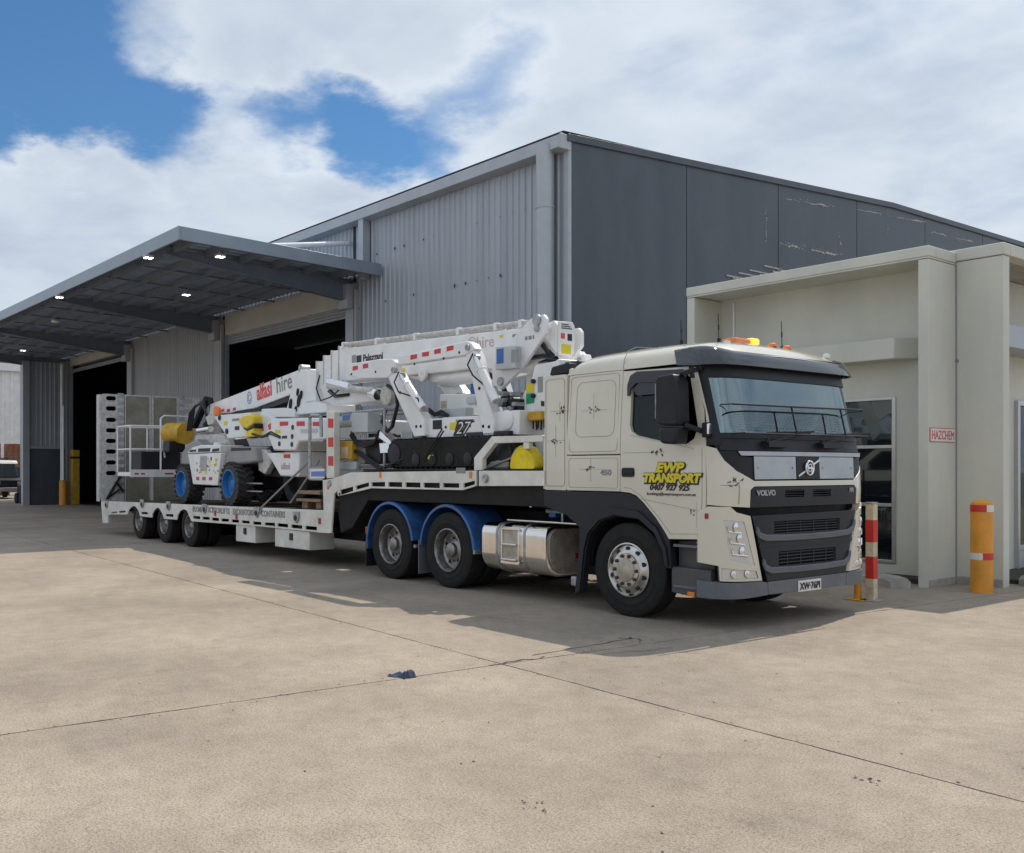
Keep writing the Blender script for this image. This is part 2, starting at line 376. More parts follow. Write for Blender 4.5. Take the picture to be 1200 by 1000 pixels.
def text(name, body, size, mt, parent, loc, face='-y', tilt=0.0, shear=0.0, bold=0.0, wide=1.0, align='LEFT', ext=.0015, label=None, fit=None):
    cu = bpy.data.curves.new(name, 'FONT'); cu.body = body; cu.size = size; cu.shear = shear; cu.offset = bold
    cu.align_x = align; cu.extrude = ext; cu.resolution_u = 3
    tmp = bpy.data.objects.new(name, cu); COL.objects.link(tmp)
    dg = bpy.context.evaluated_depsgraph_get(); dg.update()
    me = bpy.data.meshes.new_from_object(tmp.evaluated_get(dg))
    bpy.data.objects.remove(tmp); bpy.data.curves.remove(cu)
    if fit:
        xs_ = [v.co.x for v in me.vertices]; wide = fit / (max(xs_) - min(xs_))
    r = parent
    while r is not None and r.parent is not None: r = r.parent
    off = ORG.get(r, Vector((0, 0, 0)))
    base = {'-y': Euler((rad(90), 0, 0)), '+x': Euler((rad(90), 0, rad(90)))}[face].to_matrix().to_4x4()
    mtx = Matrix.Translation(Vector(loc) - Vector(off)) @ base @ Matrix.Rotation(tilt, 4, 'Z') @ Matrix.Diagonal((wide, 1, 1, 1))
    me.transform(mtx); me.materials.clear(); me.materials.append(M[mt])
    o = bpy.data.objects.new(name, me); COL.objects.link(o); o.parent = parent
    if label: o['label'] = label
    return o
def structure(o): o['kind'] = 'structure'; return o
# ================================================================ ground
g = MB().box(-400, 400, -300, 500, -.6, -.028).build('ground', 'farground', bev=0)
structure(g)
gj = MB().box(-75, 32, -32, 46, -.027, -.014).build('joint_bed', 'joint', g, bev=0)
XE = [-70, -46, -23, 0, 8.6, 16, 30]; YE = [-30, -15, -7.2, 0, 8, 16, 24, 42]
GA = rad(-3.6); GC = (-6.08, 5.47)
def slab(x0, x1, y0, y1):
    # outline with slightly chipped edges, 12 mm joints
    h = .009; pts = []
    def run(a, b, n):
        for i in range(n):
            t = i / n; pts.append((a[0] + (b[0] - a[0]) * t, a[1] + (b[1] - a[1]) * t))
    c = [(x0 + h, y0 + h), (x1 - h, y0 + h), (x1 - h, y1 - h), (x0 + h, y1 - h)]
    near = x1 > -25 and y1 < 17 and y0 > -16
    for i in range(4):
        a, b = c[i], c[(i + 1) % 4]
        run(a, b, max(2, int(math.hypot(b[0] - a[0], b[1] - a[1]) / (.12 if near else 6))))
    q = []
    for p in pts:
        e = .005 if near else 0
        x, y = p[0] + R.uniform(-e, e), p[1] + R.uniform(-e, e)
        q.append((GC[0] + x * math.cos(GA) - y * math.sin(GA), GC[1] + x * math.sin(GA) + y * math.cos(GA)))
    n = len(q); mb = MB()
    mb.add([(*p, 0) for p in q] + [(*p, -.012) for p in q], [list(range(n))] + [[i, n + i, n + (i + 1) % n, (i + 1) % n] for i in range(n)])
    return mb.build('concrete_slab', 'concrete', g, bev=0)
for i in range(len(XE) - 1):
    for j in range(len(YE) - 1):
        slab(XE[i], XE[i + 1], YE[j], YE[j + 1])
# spalled spot and cracks at the joint crossing
ck = MB()
def crack(pts, w):
    for (a, b) in zip(pts, pts[1:]):
        d = Vector((b[0] - a[0], b[1] - a[1])); nn = Vector((-d.y, d.x)).normalized() * w * R.uniform(.5, 1.2)
        ck.add([(a[0] - nn.x, a[1] - nn.y, .003), (b[0] - nn.x, b[1] - nn.y, .003), (b[0] + nn.x, b[1] + nn.y, .003), (a[0] + nn.x, a[1] + nn.y, .003)], [(0, 1, 2, 3)])
def jag(a, b, n, e): return [(a[0] + (b[0] - a[0]) * i / n + R.uniform(-e, e), a[1] + (b[1] - a[1]) * i / n + R.uniform(-e, e)) for i in range(n + 1)]
A = (-6.21,5.95); B = (-6.23,7.33)
crack(jag(A, B, 9, .02), .006)
A = (-6.12,5.33); B = (-6.08,5.98)
crack(jag(A, B, 8, .04), .012)
A = (-5.91,6.33); B = (-5.67,7.18)
crack(jag(A, B, 8, .03), .005)
o = ck.build('ground_crack', 'joint', g, bev=0)
# painted line far left
ln = MB()
a0 = (-28.39,5.84); b0 = (-28.9,10.17)
ln.add([(a0[0], a0[1], .004), (a0[0] + .16, a0[1], .004), (b0[0] + .16, b0[1], .004), (b0[0], b0[1], .004)], [(0, 1, 2, 3)])
structure(ln.build('painted_line', 'linepaint', None, bev=0))
# litter
lx_, ly_ = -6.2,4.52
n_ = 9; vs = []; rg = random.Random(8)
for i in range(n_):
    for j in range(n_):
        x, y = (i / (n_ - 1) - .5), (j / (n_ - 1) - .5); e = 1 - min(1, 2 * max(abs(x), abs(y)))
        vs.append((lx_ + x * .20 + rg.uniform(-.012, .012), ly_ + y * .12 + rg.uniform(-.01, .01) + .02 * math.sin(x * 6), .004 + e ** .6 * rg.uniform(.006, .040) + (.03 if x > .2 and e > .1 else 0)))
rag = solo('rag', MB().add(vs, [[i * n_ + j, (i + 1) * n_ + j, (i + 1) * n_ + j + 1, i * n_ + j + 1] for i in range(n_ - 1) for j in range(n_ - 1)], True), 'ragblue', 'small crumpled blue grey rag lying beside the concrete joint', 'rag', (lx_, ly_, 0), bev=0)
def litter(name, px, label, cat, mt, sz, n=7):
    mb = MB(); cx, cy = px
    for k in range(n):
        x, y = cx + R.gauss(0, sz) * 1.2, cy + R.gauss(0, sz) * .7; r = sz * R.uniform(.15, .4)
        vs = [(x + r * math.cos(a) * R.uniform(.5, 1), y + r * math.sin(a) * R.uniform(.3, .8), R.uniform(.003, .009)) for a in (0, 1.3, 2.6, 3.9, 5.2)]
        mb.add(vs, [(0, 1, 2, 3, 4)])
    o = solo(name, mb, mt, label, cat, (cx, cy, 0), bev=0)
    if n > 3: o['kind'] = 'stuff'
gt = MB()
for k in range(520):
    if k < 240:
        # caught along the joints and where the wall meets the yard
        e = R.choice([0, 0, 1]); q = R.uniform(-16, 8); w_ = R.gauss(0, .07)
        x, y = (q, w_) if e == 0 else (w_, R.uniform(-4.5, 2))
        x, y = GC[0] + x * math.cos(GA) - y * math.sin(GA), GC[1] + x * math.sin(GA) + y * math.cos(GA)
    else: x, y = R.uniform(-14, 1), R.uniform(2.4, 9)
    r = R.uniform(.004, .013); a = R.uniform(0, 6.28)
    vs = [(x + r * math.cos(a + t) * R.uniform(.5, 1.2), y + r * math.sin(a + t) * R.uniform(.4, 1), R.uniform(.002, .006)) for t in (0, 1.5, 3.1, 4.6)]
    gt.add(vs, [(0, 1, 2, 3)])
o = gt.build('grit', 'joint', None, bev=0); o['kind'] = 'stuff'; o['label'] = 'dark grit and leaf crumbs scattered over the yard concrete'; o['category'] = 'grit'
P = -3.42,3.29
litter('leaf_litter', P, 'brown leaf scraps on the concrete nearest the camera', 'leaves', 'soil', .04, 12)
P = -2.64,4.94
litter('leaf_litter', P, 'dark scraps caught on the joint below the bollards', 'leaves', 'soil', .045, 9)
P = -6.2,7.22
litter('leaf_litter', P, 'dark rubbish in the cab shadow beside the front wheel', 'rubbish', 'joint', .08, 12)
P = -6.47,10.22
litter('paper_scrap', P, 'white paper scrap on the ground under the front bumper', 'paper', 'plate', .03, 2)

# ================================================================ warehouse
YW = 14.55; XC = -14.1
wh = root('warehouse', 'grey corrugated warehouse with dark panelled end wall and open roller doors', 'warehouse', (XC, YW, 0), local=False)
def eave(y): return 8.45 + (.053 * (y - YW) if y < 27.6 else .053 * 13.05 + .013 * (y - 27.6))
ys = [14.58, 18.32, 21.96, 25.7, 29.57, 33.4, 37.2, 41.0, 45.0]
for a, b in zip(ys, ys[1:]):
    pts = [(a + .012, 0), (b - .012, 0), (b - .012, eave(b) - .06)]
    if a < 27.6 < b: pts.append((27.6, eave(27.6) - .06))
    pts.append((a + .012, eave(a) - .06))
    MB().prism(pts, 'x', XC - .15, XC + (.004 if a < 15 else 0)).build('wall_panel', 'panel', wh)
MB().prism([(14.6, 0), (45, 0), (45, eave(45) - .1), (27.6, eave(27.6) - .1), (14.6, 8.3)], 'x', XC - .4, XC - .2).build('end_wall_core', 'blacksteel', wh, bev=0)
MB().prism([(14.45, 8.30), (27.6, eave(27.6) - .07), (45, eave(45) - .07), (45, eave(45) + .08), (27.6, eave(27.6) + .08), (14.45, 8.45)], 'x', XC - .2, XC + .05).build('barge_flashing', 'panel', wh)
# peeled paint lines on the dark panels
pk = MB()
def peel(A, B, n, wd):
    # a ragged ribbon that comes and goes, with flakes beside it
    ln_ = math.hypot(B[0] - A[0], B[1] - A[1]); m = max(12, int(ln_ / .035)); d = ((B[0] - A[0]) / ln_, (B[1] - A[1]) / ln_)
    prev = None; w_ = 0; off = 0; ph = R.uniform(0, 9)
    for i in range(m + 1):
        t = i / m; env = max(0, .5 + .6 * math.sin(ph + t * 9) + .4 * math.sin(ph * 2 + t * 23)) * min(1, 6 * t, 6 * (1 - t))
        off = off * .8 + R.gauss(0, wd * .10); w_ = max(0, wd * .5 * env * R.uniform(.3, 1.2))
        cy, cz = A[0] + (B[0] - A[0]) * t - d[1] * off, A[1] + (B[1] - A[1]) * t + d[0] * off
        cur = ((XC + .008, cy - d[1] * w_, cz + d[0] * w_), (XC + .008, cy + d[1] * w_ * R.random(), cz - d[0] * w_ * R.random()))
        if prev and w_ > .004: pk.add([prev[0], prev[1], cur[1], cur[0]], [(0, 1, 2, 3)])
        prev = cur
    for i in range(n):
        t = R.random(); cy = A[0] + (B[0] - A[0]) * t + R.gauss(0, wd * .5); cz = A[1] + (B[1] - A[1]) * t + R.gauss(0, wd * .8)
        r_ = R.uniform(.008, .03); k = 5; vs = [(XC + .009, cy + r_ * math.cos(j * 1.2566) * R.uniform(.5, 1.3), cz + r_ * math.sin(j * 1.2566) * R.uniform(.4, 1)) for j in range(k)]
        pk.add(vs, [list(range(k))])
A = [(21.99,7.26),(25,7.36)]; peel(A[0], A[1], 46, .075)
A = [(22.07,8.43),(24.87,8.61)]; peel(A[0], A[1], 20, .05)
A = [(25.52,8.71),(29.88,8.98)]; peel(A[0], A[1], 18, .05)
A = [(29.88,8.73),(33,8.83)]; peel(A[0], A[1], 22, .06)
A = [(24.74,7.9),(24.91,7.58)]; peel(A[0], A[1], 10, .06)
A = [(21.41,8.15),(21.41,7.2)]; peel(A[0], A[1], 8, .04)
A = [(27.36,8.98),(27.36,8.28)]; peel(A[0], A[1], 5, .03)
for (u0, u1) in [(19.81,6.21),(20.04,6.18),(20.28,6.33),(20.8,6.31),(20.73,6.45),(21.15,6.39),(21.33,6.63),(21.88,6.61),(21.7,6.54),(22.11,6.55)]:
    pk.bar((XC + .012, u0, u1), (XC + .012, u0 + .75, u1 + .0), .02, .035)
po = pk.build('peeled_patch', 'peel', wh, bev=0); po['kind'] = 'stuff'
# long side
def cladding(x0, x1, z0, z1, y, pitch=.20, dep=.03, mt='clad', name='wall_cladding', par=None, far=False):
    vs = []; x = x0; prof = []
    while x < x1:
        prof += [(x, 0), (x + pitch * .55, 0), (x + pitch * .66, -dep), (x + pitch * .89, -dep)]; x += pitch
    prof = [p for p in prof if p[0] < x1] + [(x1, 0)]
    n = len(prof)
    for z in (z0, z1):
        vs += [(p[0], y + p[1], z) for p in prof]
    return MB().add(vs, [[i, i + 1, n + i + 1, n + i] for i in range(n - 1)]).build(name, mt, par or wh, bev=0)
CX_ = [-14.1, -22.15, -30.2, -38.2, -46.2]
cladding(-22.0, -14.15, 0, 8.32, YW)
cladding(-30.05, -22.15, 6.7, 8.32, YW)
cladding(-38.2, -30.05, 0, 8.32, YW, mt='cladlow')
cladding(-54, -38.2, 6.7, 8.32, YW)
cladding(-54, -46.1, 0, 6.7, YW)
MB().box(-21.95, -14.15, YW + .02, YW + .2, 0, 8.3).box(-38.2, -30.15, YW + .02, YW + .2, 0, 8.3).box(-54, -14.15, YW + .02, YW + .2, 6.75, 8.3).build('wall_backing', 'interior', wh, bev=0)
MB().box(XC - .14, XC + .006, YW - .05, YW + .035, 0, 8.4).build('corner_flashing', 'trim', wh)
# fixings on the cladding
fx_ = MB()
for z in (1.4, 2.9, 4.4, 5.9, 7.2):
    x = -21.8
    while x < -14.4:
        if R.random() < .55: fx_.box(x - .012, x + .012, YW - .042, YW - .025, z + R.uniform(-.03, .03), z + .03 + R.uniform(-.03, .03))
        x += .4
fo = fx_.build('screw_head', 'dkgrey', wh, bev=0); fo['kind'] = 'stuff'
# gutter
MB().prism([(YW - .30, 8.16), (YW - .02, 8.12), (YW - .02, 8.40), (YW - .27, 8.42), (YW - .30, 8.40)], 'x', -54, XC - .02).build('gutter', 'trim', wh)
MB().box(XC - .02, XC + .02, YW - .3, YW + .02, 8.13, 8.43).build('gutter_end', 'trim', wh)
# downpipes
def downpipe(x, r, z0, z1, sq=False):
    m = MB()
    if sq: m.box(x - r, x + r, YW - .05 - 2 * r, YW - .04, z0, z1)
    else: m.tube((x, YW - .05 - r, z0), (x, YW - .05 - r, z1), r, 20)
    p = m.build('downpipe', 'trim', wh, bev=.01 if sq else 0)
    z = z1 - 1.3
    while z > z0:
        MB().tube((x, YW - .05 - r, z), (x, YW - .05 - r, z + .03), r + .012, 20).build('strap', 'trim', p, bev=0); z -= 2.6
downpipe(-14.58, .19, 0, 8.3)
downpipe(-21.4, .11, 6.6, 8.3, True)
# columns
for x in CX_[1:]:
    m = MB().box(x - .19, x + .19, YW - .13, YW + .2, 0, 6.6)
    m.box(x - .22, x + .22, YW - .34, YW - .13, 5.9, 6.55).build('column', 'cladlow' if x < -23 else 'trim', wh)
    MB().box(x + .27, x + .37, YW - .16, YW - .06, 0, 6.4).build('column_pipe', 'cladlow', wh)
# doors
for k, (x0, x1, zt) in enumerate(((-29.85, -22.38, 5.74), (-45.85, -38.4, 6.05))):
    MB().box(x0, x1, YW - .02, YW + .2, zt + .3, 6.75).build('lintel_panel', 'lintel', wh)
    rd = MB().box(x0, x1, YW + .21, YW + .6, zt + .3, 6.7).build('roller_door', 'shutter', wh)
    for j in range(4 if k == 0 else 2):
        z = zt + j * .085
        MB().box(x0, x1, YW + .06, YW + .1, z, z + .078).build('slat', 'shutter', rd, bev=.012)
    for x in (x0, x1): MB().box(x - .05, x + .05, YW - .03, YW + .12, 0, zt + .3).build('door_guide', 'trim', wh)
# inside: the unlit darkness is put into a near-black wall and floor colour
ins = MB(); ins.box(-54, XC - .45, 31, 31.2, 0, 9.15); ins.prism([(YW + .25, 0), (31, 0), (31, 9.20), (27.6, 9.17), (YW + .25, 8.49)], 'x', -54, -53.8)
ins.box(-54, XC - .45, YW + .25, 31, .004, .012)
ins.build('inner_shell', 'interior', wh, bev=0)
MB().add([(-54, YW - .2, 8.5), (XC, YW - .2, 8.5), (XC, 27.6, eave(27.6)), (-54, 27.6, eave(27.6)), (XC, 45, eave(45)), (-54, 45, eave(45))], [(0, 1, 2, 3), (3, 2, 4, 5)]).build('roof_sheet', 'clad', wh, bev=0)
MB().box(-54, -53.9, YW + .1, 45, 0, 8.4).box(-53.8, XC - .5, 44.8, 44.9, 0, 9.0).build('rear_wall', 'clad', wh, bev=0)
# racks seen faintly inside
# end screen under the canopy's far end
cs = MB()
cladding_y = []
yy = 12.8
vs = []; prof = []
while yy < 14.45:
    prof += [(yy, 0), (yy + .11, 0), (yy + .13, .03), (yy + .18, .03)]; yy += .2
n_ = len(prof)
for z in (2.62, 6.5): vs += [(-46.1 + p[1], p[0], z) for p in prof]
cs.add(vs, [[i, i + 1, n_ + i + 1, n_ + i] for i in range(n_ - 1)]).build('screen_cladding', 'clad', wh, bev=0)
MB().box(-46.2, -46.07, 12.8, 14.4, 0, 2.55).build('screen_dado', 'panel', wh)
MB().box(-46.2, -46.02, 12.8, 14.4, 2.55, 2.66).build('screen_rail', 'trim', wh)
MB().box(-46.25, -45.95, 12.5, 12.79, 0, 6.5).build('screen_post', 'trim', wh)
MB().tube((-45.6, 14.1, 0), (-45.6, 14.1, 6.4), .07, 12).build('downpipe', 'white', wh, bev=0)

# ================================================================ canopy
cn = root('canopy', 'flat grey steel canopy over the warehouse doors with dark underside', 'canopy', (-20.75, 8.98, 6.6), local=False)
cx0, cx1, cy0, cy1 = -49.1, -20.75, 8.98, 14.5
MB().box(cx0, cx1, cy0, cy0 + .06, 6.6, 6.91).build('front_fascia', 'fascia', cn)
MB().box(cx1 - .06, cx1, cy0 + .061, cy1 - .002, 6.602, 6.908).build('side_fascia', 'fascia', cn)
MB().box(cx0, cx0 + .06, cy0 + .061, cy1 - .002, 6.602, 6.908).build('side_fascia', 'fascia', cn)
# ribbed roof sheet seen from below
prof = []; x = cx0 + .06
while x < cx1 - .3:
    prof += [(x, 6.83), (x + .15, 6.83), (x + .17, 6.80), (x + .22, 6.80)]; x += .25
prof.append((cx1 - .07, 6.83)); n_ = len(prof); vs = []
for y in (cy0 + .07, cy1): vs += [(p[0], y, p[1]) for p in prof]
MB().add(vs, [[i, i + 1, n_ + i + 1, n_ + i] for i in range(n_ - 1)]).build('roof_sheet', 'soffit', cn, bev=0)
for x in [-22.15, -30.2, -38.2, -46.2]:
    m = MB().prism([(cy0 + .25, 6.70), (cy1, 6.70), (cy1, 6.12), (cy0 + .25, 6.55)], 'x', x - .012, x + .012)
    m.prism([(cy0 + .25, 6.53), (cy1, 6.10), (cy1, 6.12), (cy0 + .25, 6.55)], 'x', x - .1, x + .1)
    m.prism([(cy0 + .25, 6.68), (cy1, 6.68), (cy1, 6.70), (cy0 + .25, 6.70)], 'x', x - .1, x + .1)
    m.build('rafter', 'beam', cn, bev=0)
for y in [9.4, 10.25, 11.15, 12.05, 12.95, 13.8]:
    m = MB().box(cx0 + .1, cx1 - .1, y - .012, y + .012, 6.62, 6.79).box(cx0 + .1, cx1 - .1, y - .012, y + .06, 6.605, 6.62)
    m.build('purlin', 'beam', cn, bev=0)
for x in [-24.2, -26.2, -28.2, -32.2, -34.2, -36.2, -40.2, -42.2, -44.2]:
    MB().bar((x, cy0 + .3, 6.66), (x, cy1 - .1, 6.66), .03, .05).build('bridging', 'beam', cn, bev=0)
MB().tube((-22.3, YW - .05, 7.72), (-22.3, 11.45, 7.13), .065, 12).build('drain_pipe', 'white', cn, bev=0)
LP = [(-21.26,10.23),(-22.56,9),(-26.31,11.61),(-29.34,9.01),(-33.9,10.28),(-42.79,11.64)]
for o in cn.children:
    for v in o.data.vertices: v.co.z += (14.5 - (v.co.y + 8.98)) * .028
lbl = ['twin floodlight under the canopy nearest the front right corner', 'floodlight under the canopy front edge, second from the corner', 'floodlight under the canopy closest to the open roller door', 'floodlight under the canopy front edge, third from the corner', 'small round fitting under the canopy behind the front edge', 'floodlight farthest away under the canopy above the end screen']
for i, (x, y) in enumerate(LP):
    lz = 6.50 + (14.5 - y) * .028
    r = root('canopy_light', lbl[i], 'floodlight', (x, y, lz), 'floodlights under the canopy', local=False)
    m = MB().box(x - .10, x + .10, y - .11, y + .11, lz, lz + .06).box(x - .03, x + .03, y - .03, y + .03, lz + .06, lz + .12)
    m.build('housing', 'trim', r, bev=.01)
    if i != 4:
        for s_ in (-.055, .055): MB().box(x - .08, x + .08, y + s_ - .032, y + s_ + .032, lz - .015, lz).build('lamp_lens', 'lampon', r, bev=0)
    else: MB().lathe([(.14, 0), (.12, -.05), (0, -.06)], (x, y, lz), 'z', 12).build('lamp_lens', 'white', r, bev=0)

# ================================================================ office
of = root('office_building', 'low cream rendered office block with stepped portal frame and dark window', 'office', (-6.44, 13.6, 0), local=False)
Y0, Y1, YB = 13.6, 14.4, 14.36
XL, XA, XB = -10.46, -6.44, -5.81
MB().box(XL, XL + .15, Y0, YB, 0, 4.5).build('portal_pillar', 'office', of)
MB().box(XA - .14, XA, Y0, 14.39, -.02, 4.5).build('portal_pillar', 'office', of)
MB().prism([(XL, Y0), (XA, Y0), (XA, 14.4), (XL, 14.4)], 'z', 4.51, 4.53).build('soffit', 'office', of, bev=0)
MB().box(XL - .01, XA + .01, Y0 - .01, Y0 + .2, 4.533, 4.68).build('fascia', 'office', of, bev=.012)
MB().box(XA - .2, XA + .012, Y0 + .202, 14.385, 4.533, 4.68).build('fascia', 'office', of, bev=.012)
MB().box(XA - .2, XB + .012, Y1 - .012, Y1 + .2, 4.555, 4.72).build('fascia', 'office', of, bev=.012)
MB().box(XB - .2, XB + .014, Y1 + .202, 26, 4.555, 4.72).build('fascia', 'office', of, bev=.012)
MB().box(XL, XL + .2, Y0 + .202, 26, 4.533, 4.68).build('fascia', 'office', of, bev=.012)
MB().box(XL + .2, XA - .21, Y0 + .21, 26, 4.535, 4.6).box(XA - .209, XB - .21, Y1 + .21, 26, 4.56, 4.62).build('roof_slab', 'kerb', of, bev=0)
# B wall and its end
MB().box(XA + .004, XB, Y1, Y1 + .19, -.02, 4.545).build('fin_wall', 'office', of)
# front recess
wx0, wx1, wz0, wz1 = -9.3, -7.27, .22, 2.70
m = MB().box(XL + .152, wx0, YB, YB + .2, 0, 4.55).box(wx1, XA - .142, YB, YB + .2, 0, 4.55).box(wx0, wx1, YB, YB + .2, wz1, 4.55).box(wx0, wx1, YB, YB + .2, 0, wz0)
m.build('recess_wall', 'office', of, bev=0)
wn = MB()
for a in (wx0, wx1 - .06): wn.box(a, a + .06, YB - .02, YB + .08, wz0, wz1)
zs = [wz0, 1.06, 1.93, wz1 - .05]
for z in zs: wn.box(wx0 + .06, wx1 - .06, YB - .018, YB + .078, z, z + .05)
wn.box(-8.31, -8.26, YB - .016, YB + .076, wz0 + .05, wz1 - .05)
wf = wn.build('window', 'alum', of)
for z0, z1 in zip(zs, zs[1:]):
    for a, b in ((wx0 + .06, -8.31), (-8.26, wx1 - .06)):
        MB().box(a, b, YB + .03, YB + .036, z0 + .05, z1).build('pane', 'window', wf, bev=0)
bl = MB()
z = wz0 + .1
while z < 1.85:
    bl.box(wx0 + .1, wx1 - .1, YB + .12, YB + .155, z, z + .006); z += .045
o = bl.build('blind_slat', 'steel', of, bev=0); o['kind'] = 'stuff'
MB().box(wx0 - .3, wx1 + .3, YB + .9, YB + 1.0, 0, 3).box(wx0 - .3, wx1 + .3, YB + .21, YB + .9, 0, .02).build('room_wall', 'interior', of, bev=0)
# awning over the window
MB().prism([(XL + .16, 14.0), (-7.12, 14.0), (-6.85, YB - .003), (XL + .16, YB - .003)], 'z', 3.22, 3.52).build('awning', 'office', of, bev=.01)
# right hand face
XR = -6.6
m = MB().box(XR - .2, XR, Y1 + .2, 16.75, 0, 4.55).box(XR - .2, XR, 16.75, 19.2, 2.7, 4.55).box(XR - .2, XR, 19.2, 26, 0, 4.54)
m.build('recess_wall', 'office', of, bev=0)
MB().box(XR, XB - .3, 15.2, 22, 3.39, 3.72).build('awning', 'trim', of)
df = MB().box(XR - .02, XR + .06, 16.75, 16.83, 0, 2.7).box(XR - .02, XR + .06, 19.12, 19.2, 0, 2.7).box(XR - .018, XR + .058, 16.83, 19.12, 2.62, 2.7).box(XR - .018, XR + .058, 17.94, 18.01, .42, 2.62).box(XR - .018, XR + .058, 16.83, 19.12, .34, .42).build('door_frame', 'alum', of)
MB().box(XR - .01, XR + .02, 16.83, 19.12, .05, .34).build('kick_panel', 'alum', of)
for a, b in ((16.83, 17.94), (18.01, 19.12)): MB().box(XR, XR + .008, a, b, .42, 2.62).build('pane', 'sideglass', df, bev=0)
MB().box(XR - 2.5, XR - 2.4, 15.8, 20, 0, 3).build('room_wall', 'interior', of, bev=0)
MB().box(XB - .24, XB, 25.8, 26, 0, 4.55).build('portal_pillar', 'office', of)
MB().box(XL, XR, 25.9, 26.1, 0, 4.6).box(XL, XL + .15, YB + .2, 26, 0, 4.56).build('rear_wall', 'office', of, bev=0)
MB().box(XA + .006, XB - .004, Y1 - .006, Y1, -.02, .11).build('base_render', 'kerb', of, bev=.003)
MB().box(XA - .003, XA + .004, Y0 + .01, 14.38, -.02, .10).build('base_render', 'kerb', of, bev=.003)
MB().box(XA + .003, XA + .018, Y1 - .012, Y1 + .004, .0, 4.5).build('sealant_bead', 'greyink', of, bev=0)
MB().tube((XL + .4, YB - .02, 3.55), (XL + .4, YB - .02, 4.45), .02, 8).build('conduit', 'white', of, bev=0)
MB().lathe([(.025, 0), (.025, .02), (0, .022)], (XA + .02, Y1 - .004, 3.15), 'y', 10, -1).build('conduit_clip', 'greyink', of, bev=0)
# planting strip and kerbs
kb = MB()
kb.box(-10.25, -6.7, 13.9, YB - .005, .0, .07); structure(kb.build('soil_bed', 'soil', None, bev=0))
def kerb(pts, r, name='kerb'):
    m = MB(); n = len(pts); pr = [(-r, 0), (-r, .09), (-r * .6, .14), (r * .6, .14), (r, .09), (r, 0)]
    vs = []
    for i, p in enumerate(pts):
        a = Vector(pts[max(i - 1, 0)]); b = Vector(pts[min(i + 1, n - 1)]); d = (b - a).normalized(); nn = Vector((-d.y, d.x))
        vs += [(p[0] + nn.x * q[0], p[1] + nn.y * q[0], q[1]) for q in pr]
    k = len(pr); fs = []
    for i in range(n - 1):
        for j in range(k - 1): fs.append([i * k + j, i * k + j + 1, (i + 1) * k + j + 1, (i + 1) * k + j])
    m.add(vs, fs, True); m.add(vs, [list(range(k)), [(n - 1) * k + j for j in range(k)]])
    structure(m.build(name, 'kerb', None, bev=0))
kerb([(-10.2, 13.82), (-8.4, 13.8), (-7.7, 13.77), (-7.2, 13.66), (-6.85, 13.45), (-6.62, 13.2)], .13)
kerb([(-5.75, 15.0), (-5.35, 14.8), (-5.0, 14.9), (-4.8, 15.3), (-4.78, 24)], .13)
structure(MB().box(-6.58, -4.9, 15.0, 24, .0, .06).build('soil_bed', 'soil', None, bev=0))
# hazchem sign on the return face of the portal pillar
hz = [(13.62,2.18),(14.4,2.01)]
(ya, za), (yb, zb) = hz[0], hz[1]
hs = root('hazchem_sign', 'small white warning sign with red lettering on the office pillar', 'sign', (XA + .005, (ya + yb) / 2, zb), local=False)
y0_, y1_ = Y0 + .03, 14.37
z1_, z0_ = 2.19, 1.995
MB().box(XA + .003, XA + .010, y0_, y1_, z0_, z1_).build('sign_border', 'red', hs, bev=.002)
MB().box(XA + .008, XA + .013, y0_ + .008, y1_ - .008, z0_ + .009, z1_ - .009).build('sign_face', 'plate', hs, bev=0)
text('lettering', 'HAZCHEM', .175, 'red', hs, (XA + .0145, (y0_ + y1_) / 2, z0_ + .038), '+x', bold=.0, wide=.80, align='CENTER')

# ================================================================ bollards
bx, by = -6.24,11.72
rb = root('striped_bollard', 'square cream post with red painted bands beside the truck front', 'bollard', (bx, by, 0), local=False)
MB().box(bx - .052, bx + .052, by - .052, by + .052, .012, 1.19).build('post', 'cream', rb, bev=.008)
for z0, z1 in ((.27, .55), (.72, 1.0)):
    MB().box(bx - .054, bx + .054, by - .054, by + .054, z0, z1).build('red_band', 'red', rb, bev=.008)
MB().box(bx - .055, bx + .055, by - .055, by + .055, 1.19, 1.215).build('cap', 'steel', rb)
MB().box(bx - .11, bx + .11, by - .11, by + .11, .002, .012).build('base_plate', 'kerb', rb, bev=.003)
bx, by = -5.79,13.69
yb_ = root('yellow_bollard', 'tall fat yellow bollard with red and white tape by the office wall', 'bollard', (bx, by, 0), local=False)
rr = .135
MB().lathe([(rr, 0), (rr, 1.13), (rr * .93, 1.18), (rr * .6, 1.21), (0, 1.22)], (bx, by, 0), 'z', 28).build('post', 'orange', yb_, bev=0)
def band(z0, z1, a0, a1, mt, nm):
    n = 16; vs = []
    for z in (z0, z1):
        for i in range(n + 1):
            a = rad(a0 + (a1 - a0) * i / n); vs.append((bx + (rr + .003) * math.cos(a), by + (rr + .003) * math.sin(a), z))
    MB().add(vs, [[i, i + 1, n + 2 + i, n + 1 + i] for i in range(n)], True).build(nm, mt, yb_, bev=0)
fa = math.degrees(math.atan2(-by, -bx))
band(1.06, 1.15, fa - 120, fa + 25, 'red', 'red_tape'); band(1.06, 1.15, fa + 25, fa + 100, 'plate', 'white_tape')
band(.43, .52, fa - 120, fa + 5, 'plate', 'white_tape'); band(.43, .52, fa + 5, fa + 100, 'red', 'red_tape')
bx, by = -6.39,11.67
sb = root('short_bollard', 'thin short yellow post partly hidden behind the truck bumper', 'bollard', (bx, by, 0), local=False)
MB().tube((bx, by, .01), (bx, by, .62), .045, 16).build('post', 'orange', sb, bev=0)
MB().box(bx - .12, bx + .12, by - .12, by + .12, .002, .012).build('base_plate', 'ochre', sb, bev=.003)
